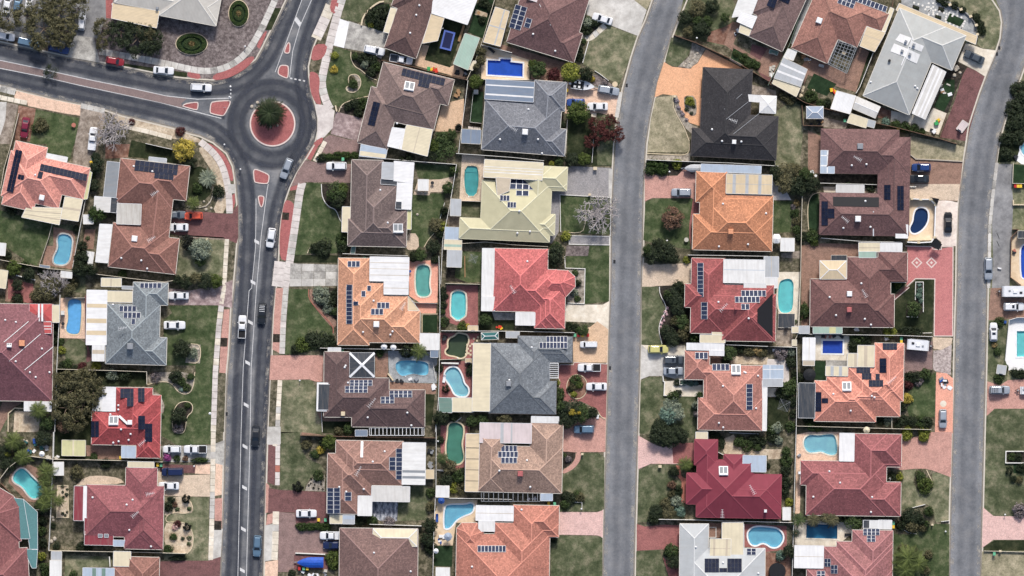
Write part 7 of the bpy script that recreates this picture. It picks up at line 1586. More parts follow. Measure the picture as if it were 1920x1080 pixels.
# ================================================================ block between the two streets
T(2,0);at('the black tiled house')
g('lawn','lawn_mid',[1310,-120,1560,-120,1700,60,1640,330,1580,350,1215,260,1250,150],1);g('lawn','lawn_mid',[1195,280,1350,315,1320,420,1240,500,1175,490,1150,450],2);g('garden_bed','bed_pebble',[1355,320,1450,365,1390,470,1330,515,1245,500,1330,420],3);rocks([1300,480,1330,470,1360,440,1390,400,1290,495,1340,500],'pale rock in the wedge bed north of the orange drive',.3)
g('driveway','brick_orange',[1140,465,1200,500,1330,515,1390,475,1455,370,1735,515,1430,505,1415,735,1440,740,1425,950,1330,920,1270,840,1235,720,1130,705,1070,730,1090,620],3);g('garden_bed','bed_pebble',[1290,715,1380,720,1388,850,1360,875,1320,850,1290,790],4,1);plant('bush',1335,760,40,'lime','lime and yellow shrub in the island bed of the orange drive');row('bush',[1310,820,1345,850,1365,800,1310,735],20,'dk','small dark plant in the island bed of the orange drive')
g('lawn','lawn_tan',[1075,735,1210,712,1215,820,1290,950,1335,1060,1330,1130,1310,1140,1015,1140,1040,900],2);g('garden_bed','bed_pebble',[1212,712,1240,720,1265,840,1330,925,1400,960,1345,1000,1300,960,1225,830],3);edging([1205,712,1210,820,1290,950,1330,1060],'pale curved edging between the dry lawn and orange drive','limestone');letterbox(1221,722,'tan letterbox at the orange drive',.5);row('bush',[1235,760,1250,810,1280,860,1310,900,1270,840],18,'lav','tiny mauve plant along the dry lawn edging')
house('black tiled house with orange brick drive','black',[(1428,505,1738,735),(1440,505,1775,1080),(1352,960,1900,1200),(1440,845,1980,1200),(1440,505,1738,1080)],deg=3,pitch=24,gut='gutter_dark')
pat(1770,710,1866,766,4,'white');hip_patio(1862,714,1978,852,3,'sheet_white',2.9,16)
cooler(1665,1065,'offwhite',.8);vent(1575,1058);vent(1720,1062);antenna(1655,905,160);vent(1500,970)
for a in((1590,820,1725,705),(1605,895,1770,765),(1660,1005,1855,850)):
 (p0,_),(p1,_)=_on_roof(a[0],a[1],.12),_on_roof(a[2],a[3],.12);m=MB();m.bar(p0-H.o,p1-H.o,.1,.05);m.build('valley_flashing','grey_metal',H.root)
g('yard','gravel',[1740,620,1980,680,1980,740,1740,700],2);g('yard','lawn_dry',[1960,850,2120,740,2200,800,2160,1240,1940,1240],2);bin_(1777,665,'green','green lidded bin behind @');F([1215,262,1380,320,1640,440,1920,605,2100,690],'fence_brown','dark brown fence running north of @');pole(1382,290,'white lamp post at the corner of the wedge bed',3)
for x,y,r,c in((1380,60,75,'olive'),(1300,130,60,'dk'),(1500,50,62,'dk'),(1430,210,80,'dk'),(1470,160,45,'mid'),(1390,150,40,'mid'),(1320,240,45,'olive'),(1600,130,40,'mid')):plant('round',x,y,r,c,'scrubby tree on the rough corner north of @',h=3)
at('the brown house with white porch');g('yard','redsoil',[1480,240,1600,200,1660,160,1640,350,1460,310],1);g('paving','brick_brown',[1650,160,1720,180,1660,330,1860,450,1960,300,2080,480,2010,620,1850,540,1590,330],2);g('lawn','turf',[1660,360,1860,470,1840,530,1640,440],3);row('bush',[1680,400,1740,430,1800,470,1840,490,1770,480],34,'mid','dark green shrub in the turf strip of @')
T(3,0);house('brown tiled house with white porch roof','brown25',[(67,-207,110,388),(-124,96,352,-160)],deg=24.5,pitch=22);T(2,0);pq('white',[1712,-40,1840,0,1800,105,1650,130],z=2.9);pq('white2',[1720,90,1838,125,1800,212,1685,160],z=3.0);pq('cream',[1715,180,1800,210,1775,270,1700,240],z=2.7);clutter(1680,240,40,30,4,'white bins and boxes by the white porch',('white_metal','dark_metal'),71);wall_low([1635,440,1720,490],'white trellis by the turf strip of @','fence_white',1.0,.3)
T(3,0)
sol(30,20,22,2,2,30,34,dark=True);sol(120,-5,22,3,1,30,40,dark=True)
g('paving','brick_dark',[-120,330,100,390,60,540,20,630,-60,560,-140,430],1);shed(15,370,70,415,15,'green','green crate on the red paving by the dark fence',.8,name='garden_box',cat='box');clutter(30,530,30,80,8,'white pots along the fence at the red paving',('white_metal','concrete'),72,hz=.4)
F([300,-60,160,340,20,600,0,640],'fence_green','dark green fence between @ and the terracotta house')
at('the terracotta lattice-pergola house')
house('terracotta tiled house with lattice pergola and cream carport','terra26',[(384,-120,444,476),(384,-120,668,356),(384,-120,848,240)],deg=23.5,pitch=22)
sol(590,12,20,4,2,32,34);sol(770,28,20,8,1,32,48);cooler(383,155,s=1.1,deg=20)
def pergola_quad(quad,n,cross,mat,z=2.6):
 A,B,Cc,D=[W(x,y,z)-H.o for x,y in pairs(quad)];m=MB()
 for a,b in((A,B),(D,Cc),(A,D),(B,Cc)):m.bar(a,b,.12,.15)
 r=m.build('pergola',mat,H.root)
 for k in range(n):t=(k+.5)/n;s_=MB();s_.bar(A.lerp(B,t)+Vector((0,0,.1)),D.lerp(Cc,t)+Vector((0,0,.1)),.09,.05);s_.build('slat',mat,r)
 for k in range(cross):t=(k+.5)/cross;s_=MB();s_.bar(A.lerp(D,t)+Vector((0,0,.16)),B.lerp(Cc,t)+Vector((0,0,.16)),.09,.05);s_.build('slat',mat,r)
 for p in(A,B,Cc,D):s_=MB();s_.box(-.05,-.05,0,.05,.05,p.z);s_.build('post',mat,H.root,(p.x,p.y,0))
pergola_quad([525,305,668,350,590,550,450,480],6,8,'grey_metal');pq('tan',[742,200,880,245,800,388,688,345],z=2.9,strips=(('u',.4,.43),));pq('cream',[918,55,945,68,880,240,848,228],z=2.6,posts=False);table_set(570,395,'table under the lattice pergola',.5,'limestone')
g('paving','slate_pave',[300,-60,340,-60,210,330,170,330],2);g('yard','brick_brown',[300,420,480,500,600,550,680,350,760,390,740,440,660,690,520,650,300,560,270,640,250,500],1);g('lawn','turf',[345,550,515,630,440,720,290,660],3);g('yard','lawn_dark',[680,360,790,395,700,660,630,690,640,480],1)
sq('white','white square shed beside the silver ribbed shed',2.2,[150,365,218,385,190,455,115,430]);sq('palegrey','silver ribbed shed with translucent bands',2.5,[115,432,295,520,245,650,45,585],gable=None,strips=(('v',.3,.4),('v',.65,.75)),smat='white2');sq('cream','cream lean-to below the silver ribbed shed',2.2,[48,588,245,652,212,725,30,625]);sq('white2','bright white carport roof above the grey gazebo',2.5,[515,680,660,720,615,855,470,815],open_=True,name='carport',cat='carport');sq('offwhite','off white gabled shed beside the silver roofed house',2.4,[665,722,845,800,805,888,635,815],gable=1);sq('cream','cream flat shed south of the gabled shed',2.2,[620,850,750,893,735,960,592,918]);sq('palegrey','small grey lean-to next to the cream flat shed',2.1,[752,895,808,910,795,960,738,945])
canopy_hip(287,797,416,890,0,'sheet_skyblue','pale blue hipped gazebo behind the maroon house',2.4,18);clutter(350,915,120,40,5,'planters below the pale blue gazebo',('timber','dark_metal'),73);clutter(285,440,60,40,7,'outdoor table setting beside the terracotta eave',('white_metal','grey_metal','timber'),74,name='outdoor_setting',cat='furniture');shed(385,480,415,505,15,'white','white cooler box on the brown paving',.6,name='cool_box',cat='box');rocks([255,680,245,720,260,660,340,680],'orange boulder at the turf edge by the cream lean-to',.55,'limestone');clutter(490,690,30,30,4,'red and yellow toys by the white carport',('toy_red','toy_yellow'),75,name='toy_heap',cat='toys');bin_(577,905,'green','green lidded bin beside the cream flat shed')
for x,y,r,c in((320,720,55,'mid'),(260,760,40,'dk'),(400,780,45,'mid'),(450,770,40,'dk'),(170,740,50,'olive'),(120,720,40,'olive')):plant('bush',x,y,r,c,'shrub along the fence below the silver ribbed shed')
F([0,620,210,730,280,770,470,825,620,860,800,920,980,960,1290,1040,1420,1080],'fence_brown','long dark fence south of the sheds and @');F([790,395,690,650,660,700],'fence_white','white fence between the lattice pergola yard and the silver house');F([950,-60,930,60,840,300,790,400],'fence_brown','brown fence between the cream carport and silver roof');F([255,790,265,940,420,945],'fence_brown','dark fence round the pale blue gazebo',1.6)
g('yard','gravel',[420,880,600,920,580,970,400,950],1);at('the silver metal roofed house')
house('silver metal roofed house with white skylight panels','silver',[(985,60,1060,862),(985,60,1385,530),(985,60,1470,290)],deg=22.5,pitch=19)
pq('tan',[985,25,1570,270,1556,332,960,75],z=2.5,posts=True);pq('offwhite',[1235,485,1335,540,1180,895,1080,850],z=3.0,strips=(('v',.06,.16),('v',.4,.52),('v',.66,.78)),smat='white2',ribs='u')
for a in([990,252,1078,285,1045,340,955,300],[1075,305,1170,345,1150,390,1058,350],[945,325,1055,370,1035,430,918,385],[1055,370,1142,410,1115,478,1030,438]):pool_mat_on_roof(a,'sheet_white2','skylight_sheet',None)
for x,y in((1033,312),(1093,337),(1005,383),(1063,408)):cooler(x,y,'grey',.5,22)
vent(1103,645);vent(1120,663);vent(770,615);(p0,_)=_on_roof(910,455,.2);m=MB();m.cyl((0,0),.3,-.3,.5,12);m.build('flue','dark_metal',H.root,p0-H.o);(p0,_),(p1,_)=_on_roof(1000,490,.1),_on_roof(1085,285,.1);m=MB();m.bar(p0-H.o,p1-H.o,.2,.08);m.build('ridge_capping','white_metal',H.root)
g('paving','slate_pave',[1000,-40,1280,-40,1500,100,1560,200,1570,265,1000,25],2)
stn=MB()
for i,(x,y)in enumerate([(1095+k*32,20+k*11)for k in range(10)]+[(1205+(k%2)*34,25+(k//2)*28)for k in range(8)]+[(1360+k*30,95+k*12)for k in range(4)]+[(1335+k*28,165+k*12)for k in range(5)]+[(1475-k*8,160+k*18)for k in range(4)]+[(1340-k*4,105+k*20)for k in range(3)]+[(1180+k*30,70+k*12)for k in range(4)]):
 p=W(x,y);c=[Vector((p.x,p.y,0))+Vector((math.cos(t),math.sin(t),0))*.3 for t in(.4,1.97,3.54,5.11)];stn.hexa([(q.x,q.y,ZG)for q in c],[(q.x,q.y,ZG+.05)for q in c])
o=stn.build('stepping_stones','fence_white');tag(o,'white square stepping stones in the grey gravel garden','stones',kind='stuff')
for x,y,w in((1112,58,50),(1302,70,44),(1278,130,44)):
 g('planter_bed','bed_dark',[x-w/2,y-24,x+w/2,y-8,x+w/2-8,y+28,x-w/2-8,y+10],4);row('bush',[x-8,y,x+10,y+6],16,'dk','low plant in the dark gravel garden planters')
g('planter_bed','turf',[1365,100,1475,150,1440,200,1335,160],4);clutter(1455,75,20,20,2,'white garden ornament in the gravel garden',('white_metal',),77,cat='ornament',name='garden_ornament')
g('lawn','lawn_dry',[1290,-60,1690,-60,1740,80,1755,170,1745,290,1710,375,1600,360,1570,330,1580,260,1540,160,1480,80,1290,0],1);wall_low([1280,-10,1400,40,1500,105,1560,180,1572,265],'dark low hedge wall round the gravel garden','fence_grey',.5,.2,smooth=1)
for x,y in((1365,35),(1520,122),(1562,188),(1570,258),(1448,70)):letterbox(x,y,'white pillar of the gravel garden fence',.55,1.2,20,'pier')
for x,y,r in((1330,20,36),(1400,40,36),(1460,70,34),(1560,130,40),(1600,230,40),(1590,180,36),(1290,-5,34)):plant('bush',x,y,r,'dk','dark hedge plant outside the gravel garden fence')
g('driveway','conc_cream',[1485,320,1610,365,1708,378,1630,575,1560,530,1425,460],3);car('sedan',1548,427,155,'gunmetal','dark grey sedan on the cream drive of @',s=1.02);g('garden','bed_dark',[1340,540,1420,465,1490,500,1400,700,1350,850,1240,810],2);g('lawn','turf',[1340,590,1400,600,1400,680,1320,840,1245,800],3);clutter(1320,660,90,100,9,'white timber offcuts on the shaded side lawn',('white_metal','timber','concrete'),78,name='timber_pile',hz=.2);rocks([1397,565,1440,545,1420,510,1395,515],'pale boulder at the drive corner of @',.5);g('paving','conc_cream',[925,830,1080,860,1180,895,1240,810,1340,850,1280,1010,920,910],2)
g('verge_soil','brick_dark',[1495,505,1560,530,1630,580,1580,720,1490,1060,1290,1030,1400,760,1460,560],2);clutter(1270,900,20,60,5,'red yellow and green toy slide on the cream paving',('toy_red','toy_yellow','toy_green'),79,name='toy_slide',cat='toys',hz=.8);clutter(1230,975,30,30,3,'white sheet over garden gear by the dark fence',('white_metal','dark_metal'),80)
sq('pink','white and rusty pallet lying on the dark verge',.35,[1460,900,1505,930,1455,995,1412,965],name='pallet',cat='pallet')
for x,y,r in((960,935,40),(1030,955,45),(1100,965,42),(880,915,40),(1160,985,30)):plant('bush',x,y,r,'mid' if x>950 else 'blue','green shrub along the fence below the cream paving of @')
F([1345,850,1290,1035],'fence_brown','brown fence between the cream paving and dark verge',1.4);bin_(975,975,'yellow','yellow lidded bin below the silver house fence');g('yard','redsoil',[840,800,940,840,910,900,820,880],1);plant('bush',1500,300,24,'grey','grey shrub at the drive corner of @');clutter(1410,505,40,40,4,'stone feature by the drive of @',('concrete','pebble'),81,cat='feature',name='stone_feature')
# ================================================================ amber house
T(2,1);at('the amber tiled house')
g('garden','bed_pebble',[1010,85,1280,85,1340,60,1335,130,1010,120],2);edging([1010,70,1180,78,1290,85,1330,60,1330,0],'cream curved kerb of the dry lawn by the black house','limestone');F([1010,118,1340,132,1640,142,2000,165],'fence_white','white fence between the black house and @')
for x,y,r,c in((1060,170,62,'hedge'),(1130,180,62,'hedge'),(1030,200,40,'mid')):plant('bush',x,y,r,c,'bushy hedge clump at the corner of the salmon drive',h=1.8)
g('garden_bed','bed_dark',[1165,150,1300,150,1280,200,1240,235,1170,235],2);plant('bush',1235,150,42,'lime','lime bush beside the white lamp pole');pole(1178,210,'white lamp pole at the salmon drive',2.6);boat(1355,182,180,'small boat under a grey cover beside the white lean-to',3.6,1.7,'sheet_palegrey')
g('driveway','brick_salmon',[995,205,1100,240,1240,238,1310,165,1390,215,1375,440,1350,405,1050,405,995,430],3);car('suv',1270,363,180,'silver','silver grey suv on the salmon drive of @',s=.97);g('lawn','lawn_green',[1000,435,1060,410,1355,410,1350,560,1325,640,1345,790,1100,760,985,720],2);g('path','brick_red',[1358,410,1410,440,1405,520,1360,530,1345,600,1345,800,1330,700,1330,600],3);plant('round',1205,560,92,'rust','rusty pink leafed tree on the lawn of @',h=4);
for x,y,r,c in((1060,830,85,'dk'),(1150,810,85,'dk'),(1210,850,55,'dk'),(1100,760,60,'dk'),(1020,790,45,'mid')):plant('round',x,y,r,c,'dark spreading tree at the street corner south of @',h=3.6)
plant('bush',1310,868,32,'lime','lime shrub beside the pale drive');table_set(1308,718,'white flower shaped bird bath on the lawn of @',.5,'concrete');pole(1162,725,'small white lamp on the lawn of @',.8)
house('amber orange tiled house with cream patio','amber',[(1382,205,1605,440),(1412,205,1605,800),(1358,525,1600,795),(1412,378,1950,805),(1358,590,1950,805)],deg=1.3,pitch=24)
pat(1608,225,1948,378,1.5,'tan',z=3.0,strips=(('u',.14,.21),('u',.42,.49),('u',.7,.77),('v',.49,.51)),smat='palegrey');pat(1418,150,1868,222,2,'lightblue',z=2.7);cooler(1640,657,'terra',1.);vent(1582,448);vent(1552,768);vent(1770,752);vent(1905,520)
F([1320,832,1600,836,1920,842],'fence_white','white fence between @ and the red mat-roof house')
g('driveway','brick_sand',[985,890,1100,905,1290,895,1345,890,1340,1045,1300,1055,1080,1065,975,1080],3)
T(3,1);at('the amber tiled house')
for x,y,r,c in((150,240,105,'olive'),(220,310,90,'dk'),(120,300,80,'olive'),(60,220,60,'dk'),(330,310,70,'dk'),(280,230,60,'mid'),(200,200,60,'olive')):plant('round',x,y,r,c,'thick olive tree clump behind @ and the maroon house',h=3.8)
g('paving','conc_pink',[30,280,100,285,175,420,30,420],3);g('lawn','lawn_green',[35,425,185,430,170,660,30,670],2);umbrella(64,710,40,'sheet_white2','white octagonal umbrella behind @',6);shed(95,705,197,805,1,'white','white shed beside the octagonal umbrella',2.1)
for x,y,r,c in((215,440,30,'tan'),(200,520,36,'mid'),(215,580,36,'olive'),(210,640,40,'mid'),(230,700,40,'dk'),(190,470,24,'lav'),(330,690,55,'mid'),(270,700,45,'dk'),(350,730,40,'green')):plant('bush',x,y,r,c,'shrub along the back fence of @')
F([258,370,252,600,245,1000,230,1420],'fence_cream','cream fence between @ and the maroon house');g('yard','lawn_dry',[60,-60,210,-60,200,120,60,160],1);F([30,-60,55,160],'fence_cream','cream fence at the dry yard of the black house',1.5);g('yard','gravel',[100,820,240,800,235,860,100,850],1)
# ================================================================ maroon house with walled pool
at('the maroon walled-pool house')
house('maroon tiled house wrapped round a courtyard with navy pool','maroon29',[(400,-115,690,225),(400,-60,1060,225),(975,8,1060,600),(830,-20,1058,690),(388,365,1050,690),(660,-110,985,225)],deg=1,pitch=22,gut='cap_maroon29')
sol(895,362,0,2,4,24,28,dark=True);sol(994,405,0,2,7,25,26,dark=True);sol(425,520,0,2,7,24,26,dark=True);sol(474,520,0,2,2,24,36,dark=True);pool_mat_on_roof([488,395,832,400,832,472,488,466]);cooler(674,562,s=1.1);cooler(690,18,'grey',1.1);antenna(668,110,150);antenna(575,565,140);vent(628,160);vent(738,152);vent(730,428);vent(565,630);vent(768,622);pat(396,48,498,220,1,'lightblue',z=3.2,strips=(('u',.44,.54),('v',.3,.36),('v',.75,.8)),smat='white2');pat(512,305,720,366,1,'offwhite',z=2.6);pat(960,605,1048,706,1,'white2',z=2.8);(p0,_),(p1,_)=_on_roof(790,505,.12),_on_roof(790,690,.12);m=MB();m.bar(p0-H.o,p1-H.o,.25,.08);m.build('flashing','white_metal',H.root)
F([370,292,600,298,820,305],'fence_white','white fence across the courtyard of @',1.5);g('yard','bed_dark',[380,225,825,235,820,300,375,290],2);g('paving','brick_brown',[300,-100,395,-60,390,230,300,190],2);g('paving','conc_cream',[415,320,825,330,825,370,420,362],2);table_set(330,210,'round white table at the corner of the brown courtyard',.45);table_set(358,238,'small round white stool at the courtyard corner',.3);plant('bush',600,300,22,'mid','green plant on the courtyard wall of @');plant('bush',770,330,40,'dk','dark shrub in the courtyard of @')
g('lawn','turf',[385,365,330,375,300,440,298,560,310,660,385,660],2,1);edging([385,362,330,378,300,440,298,560,308,660],'cream curved edging of the side turf of @');
g('verge_grass','lawn_tan',[1065,-60,1390,0,1480,25,1465,128,1120,110,1065,80],2);wall_low([1070,80,1110,112,1250,118,1460,130],'low stone wall above the gravel drive','pebble',.35,.25);g('driveway','brick_brown',[1062,100,1120,115,1460,135,1440,330,1425,430,1270,420,1220,415,1080,410,1058,410],3)
for q in range(1):g('driveway','brick_sand',[1062,300,1440,300,1425,425,1062,410],5)
car('hatch',1150,176,180,'blue','bright blue hatchback on the brown brick drive',s=1.05);car('sedan',1130,261,180,'dark','dark sedan below the blue hatchback',s=1.02);wall_low([1060,320,1112,320],'short white wall below the dark sedan','fence_white',.5,.2)
g('paving','peach',[1050,415,1225,420,1250,460,1245,720,1050,725],3);pool([1110,490,1150,476,1190,490,1203,530,1195,590,1160,640,1110,672,1075,665,1062,630,1090,585,1095,530],'navy','dark navy kidney pool in a peach courtyard',coping='conc_white');wall_low([1080,410,1145,415,1218,415,1258,455,1250,700,1225,735,1130,740,1045,735],'white wall round the navy kidney pool','conc_white',1.6,.22)
for x,y in((1080,410),(1145,415),(1218,415),(1258,455),(1250,700),(1130,738)):letterbox(x,y,'square white pier of the wall round the navy pool',.5,1.75,0,'pier')
for x,y,r,nm in((1245,430,28,'north'),(1252,750,46,'south')):
 p=W(x,y,2.3);c=W(x,y);root=obj('shade_sail',None,None,(c.x,c.y,ZG));tag(root,f'black triangular shade sail at the {nm} corner of the navy pool','shade sail');R=r*S/4;m=MB()
 t=[(-R,R,2.2),(R*1.1,R*.6,2.5),(R*.6,-R,2.1)]if nm=='north' else[(0,R,2.5),(R,-R*.1,2.2),(R*.5,-R,2.1),(-R,-R*.3,2.2)]
 t=t[::-1]if area(t)<0 else t;m.hexa([(a,b,z-.03)for a,b,z in t],t);m.build('sail','tank_black',root)
 for a,b,z in t:m=MB();m.tube([(a,b,0),(a,b,z)],.05,6);m.build('post','dark_metal',root)
g('driveway','peach_pale',[1268,425,1350,422,1425,440,1410,765,1295,765,1300,735,1255,700,1262,460],3);car('sedan',1352,588,90,'black','black sedan on the marbled cream pad beside the navy pool')
F([400,705,700,730,1000,735],'fence_white','white fence between @ and the russet house');at('the russet diamond-drive house')
house('russet tiled house with cream hip patio and diamond drive','russet',[(595,848,915,1375),(822,810,1045,1035),(318,1012,918,1375),(830,940,1042,1038),(318,1120,945,1375)],deg=.6,pitch=22)
hip_patio(388,874,588,1014,0,'sheet_tan',3.0,14);pat(680,740,840,808,0,'cream',z=2.7,strips=(('v',.4,.5),));pat(682,808,810,852,0,'sage',z=2.72);pat(845,740,1005,808,1,'white',z=2.7);cooler(610,1124,s=1.);cooler(608,1243,'red',.95);antenna(720,1120,120);vent(700,1045);vent(462,1148);vent(510,1284);vent(726,1312);vent(772,1355)
g('yard','brick_brown',[250,760,400,745,680,750,680,850,590,850,585,875,390,875,385,1010,320,1015,310,1370,250,1370],2);shed(475,835,590,872,0,'dark','dark covered spa by the cream hip patio',.9,name='spa_cover',cat='spa');g('driveway','brick_rose',[1045,770,1225,765,1260,790,1390,770,1385,1440,1245,1440,1250,1010,1110,1005,1040,1060],3);line('driveway_border','kerb_white',[1040,1070,1105,1010,1252,1012,1246,1440,1385,1440,1388,770,1300,770,1300,790,1240,790,1225,770,1030,765],.2,.02,5)
for x in(1116,1226):
 for r,mt,l in((42,'kerb_white',6),(30,'brick_rose',7),(12,'kerb_white',8)):g('paving_diamond',mt,[x,890-r,x+r,890,x,890+r,x-r,890],l)
g('lawn','lawn_dark',[1115,1015,1245,1020,1235,1410,950,1420,950,1180,1000,1120],2);g('path','brick_dark',[920,1165,1040,1060,1060,1070,935,1190],4);edging([930,1185,1060,1075],'pink kerb along the slanted path of @','kerb_white',smooth=0);g('lawn','turf',[920,1040,1040,1040,930,1140,915,1120],2);plant('bush',970,1055,34,'green','green shrub at the porch of @')
T(3,2);g('garden_bed','bed_dark',[1108,-40,1165,-40,1165,175,1125,215,1035,215,1035,120,1108,100],3);wall_low([1105,90,1108,-45,1165,-45,1165,180],'white bed wall on the dark lawn of @','fence_white',.4,.14);wall_low([1040,215,1125,218],'lower white bed wall under the dense tree of @','fence_white',.4,.14);plant('round',1088,160,66,'mid','dense green tree on the dark lawn of @',h=3.8);row('bush',[1135,-20,1140,20,1130,60,1145,95],24,'blue','blue green plant in the white walled bed')
plant('bush',915,325,52,'lime','lime green palm like shrub at the corner of @',h=1.8);plant('bush',1040,320,62,'dk','dark shrub at the south edge of the dark lawn',ry=36,h=1.5);plant('bush',1130,330,40,'dk','small dark shrub beside the caravan');wall_low([1125,335,1165,338,1230,336],'white picket edge above the caravan','fence_white',.6,.1);pat(338,288,556,340,0,'sage',z=2.5,strips=(('u',.56,.78),),smat='yellow');pat(232,285,310,340,0,'palegrey',z=2.5);pat(178,290,228,335,0,'cream',z=2.4);plant('bush',275,180,40,'mid','green column shrub beside the russet roof',ry=80,h=2);F([225,345,600,350,1005,356,1235,365],'fence_white','white fence between @ and the coral house');clutter(655,310,50,20,3,'white folded frame on the strip south of @',('white_metal',),91,hz=.2)
# ================================================================ red house with pool mat
T(2,2);at('the red mat-roof house')
house('red tiled house with black pool heating mat','red30',[(1352,-225,1588,345),(1298,-30,1960,155),(1340,-30,1960,345),(1576,40,1975,402)],deg=1,pitch=23)
pool_mat_on_roof([1955,40,1955,370,1840,260,1840,160]);pat(1588,-215,1895,-35,1,'white',z=3.0,strips=(('v',.55,.57),),smat='lightblue');pat(1740,-35,1905,5,1,'white',z=2.9);pat(1890,-235,2000,-80,0,'palegrey',z=2.6,strips=(('u',.5,.53),));pat(1895,-80,1990,0,0,'white',z=2.5)
sol(1413,-45,0,1,9,46,32,skip=[(0,8)]);sol(1442,170,0,1,4,48,32);sol(1812,40,0,6,1,31,46);sol(1765,86,0,6,1,31,46);sol(1750,140,0,2,1,31,44);antenna(1585,145,45,1.1);cooler(1678,153,'red',.5);vent(1548,105);vent(1775,228);pat(1500,282,1576,352,0,'cream',z=2.75);pat(1410,350,1598,412,1,'cream',z=2.7)
g('garden_bed','bed_dark',[1100,-20,1300,-20,1300,150,1340,160,1335,345,1410,360,1400,410,1120,430,1100,300,1155,150,1105,60],2);g('lawn','lawn_mid',[975,-10,1095,-10,1105,60,1150,150,1105,250,1095,320,1125,425,970,425],3);wall_low([1105,-10,1110,50,1155,130,1155,170,1110,250,1100,320,1125,420],'white flower edging along the garden of @','fence_white',.2,.14,smooth=1)
for x,y,r,c in((1230,60,80,'dk'),(1250,140,75,'dk'),(1170,50,40,'mid'),(1170,330,62,'dk'),(1200,390,62,'dk'),(1270,250,60,'mid'),(1320,300,45,'olive'),(1280,350,50,'olive'),(1370,380,40,'mid'),(1220,250,40,'olive'),(1290,20,45,'dk'),(1250,-10,50,'dk')):plant('round' if r>55 else 'bush',x,y,r,c,'dense garden shrub in front of @',h=2.4)
row('bush',[1165,150,1150,180,1135,215,1140,245,1120,265,1115,290,1125,310,1160,200],13,'pink','small white flowering plant in the garden of @')
g('paving','conc_cream',[1990,-120,2160,-120,2140,300,2000,290],2);g('yard','gravel',[1985,295,2110,300,2100,440,1980,430],2)
T(3,2);pool([95,-60,165,-75,195,-40,190,40,190,120,175,185,85,190,72,80,78,-20],'aqua','pale turquoise pool beside the black pool mat roof',coping='conc_cream')
shed(78,192,198,298,1,'dark','dark ribbed pool heater deck below the pale turquoise pool',.5,name='pool_deck',cat='deck');F([0,438,180,440,225,345,240,0],'fence_cream','cream fence behind the pale turquoise pool');shed(180,388,215,432,0,'cream','tiny cream shed at the fence behind the turquoise pool',1.8);plant('bush',205,255,20,'mid','small green plant by the ribbed pool deck')
# ================================================================ pink-brown house
T(2,2);at('the pink-brown courtyard house')
house('pink-brown tiled house with cream courtyard','pink32',[(1296,470,1480,685),(1440,578,1880,1070),(1396,822,1870,1070),(1380,575,1500,690)],deg=.8,pitch=23)
sol(1421,507,0,3,1,32,50);sol(1566,593,0,4,1,32,50);sol(1781,817,0,1,6,50,32.5);hotwater(1680,615,70,80,0);vent(1742,630);vent(1752,635);vent(1845,658);vent(1830,902);vent(1552,1012);vent(1584,1045);vent(1582,735);pat(1310,412,1590,470,1.5,'white2',z=2.9);pat(1480,470,1590,508,1.5,'white2',z=2.92);pat(1876,680,1908,1070,1,'white',z=2.6);pat(1882,578,2035,682,0,'lightblue',z=2.8,strips=(('v',.66,.72),('u',.33,.36)),smat='white2');pat(1882,682,2030,738,0,'palegrey',z=2.78)
g('driveway','conc',[970,430,1035,432,1300,440,1295,700,1140,660,1030,660,965,685],3);g('driveway','conc_cream',[975,428,1300,432,1300,500,1140,500,1040,490],4);car('hatch',1097,460,0,'yellow','yellow hatchback with dark tailgate on the pale drive',s=1.1);car('suv',1215,540,0,'gunmetal','dark grey suv with sunroof on the pale drive',sunroof=True,s=1.02);car('sedan',1213,623,0,'silver','silver sedan below the dark grey suv')
g('paving','conc_cream',[1140,700,1140,805,1230,812,1435,815,1440,700,1290,690],3);wall_low([1132,660,1135,700,1145,702,1140,805,1205,810],'white wall at the corner of the cream courtyard','fence_white',.5,.2);wall_low([1435,690,1258,688,1258,725,1310,727],'white planter wall in the cream courtyard','fence_white',.6,.14);g('garden_bed','bed_dark',[1262,692,1430,694,1430,728,1300,726],4);row('bush',[1290,710,1340,712,1380,716],24,'blue','grey blue plant in the courtyard planter');plant('bush',1240,708,30,'dk','dark shrub at the cream courtyard planter');plant('bush',1245,785,34,'dk','dark shrub at the cream courtyard edge',ry=26)
g('lawn','lawn_mid',[965,690,1040,665,1135,670,1140,808,1430,818,1395,840,1390,1130,1050,1100,955,1090],2)
for x,y,r,c in((1200,880,75,'grey'),(1180,950,80,'blue'),(1240,940,62,'grey'),(1210,820,50,'mid'),(1110,1040,66,'dk'),(1150,1100,75,'dk'),(1220,1080,60,'dk'),(1380,880,34,'grey'),(1385,950,28,'lav'),(1410,810,34,'mid')):plant('round' if r>55 else 'bush',x,y,r,c,'grey green tree in the front garden of @' if c in('grey','blue')else 'dark leafy tree at the south of the front lawn of @',h=3)
g('yard','brick_brown',[1480,508,1590,510,1580,575,1480,572],2);g('yard','sand',[1640,510,1920,520,1910,575,1640,570],2);plant('round',1625,490,62,'mid','thick dark green tree at the north of @',h=3.4)
for x,y,r,c in((1780,470,50,'olive'),(1840,470,45,'tan'),(1880,490,45,'olive'),(1720,460,40,'dk'),(1600,545,34,'dk')):plant('bush',x,y,r,c,'yellow green shrub along the north fence of @')
F([1600,425,1920,438,2140,445],'fence_white','white fence between @ and the red mat-roof house')
T(3,2);g('paving','conc_pink',[-20,530,150,540,160,690,120,740,-10,740],1);g('lawn','lawn_dark',[-30,820,160,820,150,1060,-40,1060],2);clothesline(120,880,55,'square clothes line over the back lawn of @');g('yard','conc_cream',[-30,745,80,750,60,815,-30,815],2)
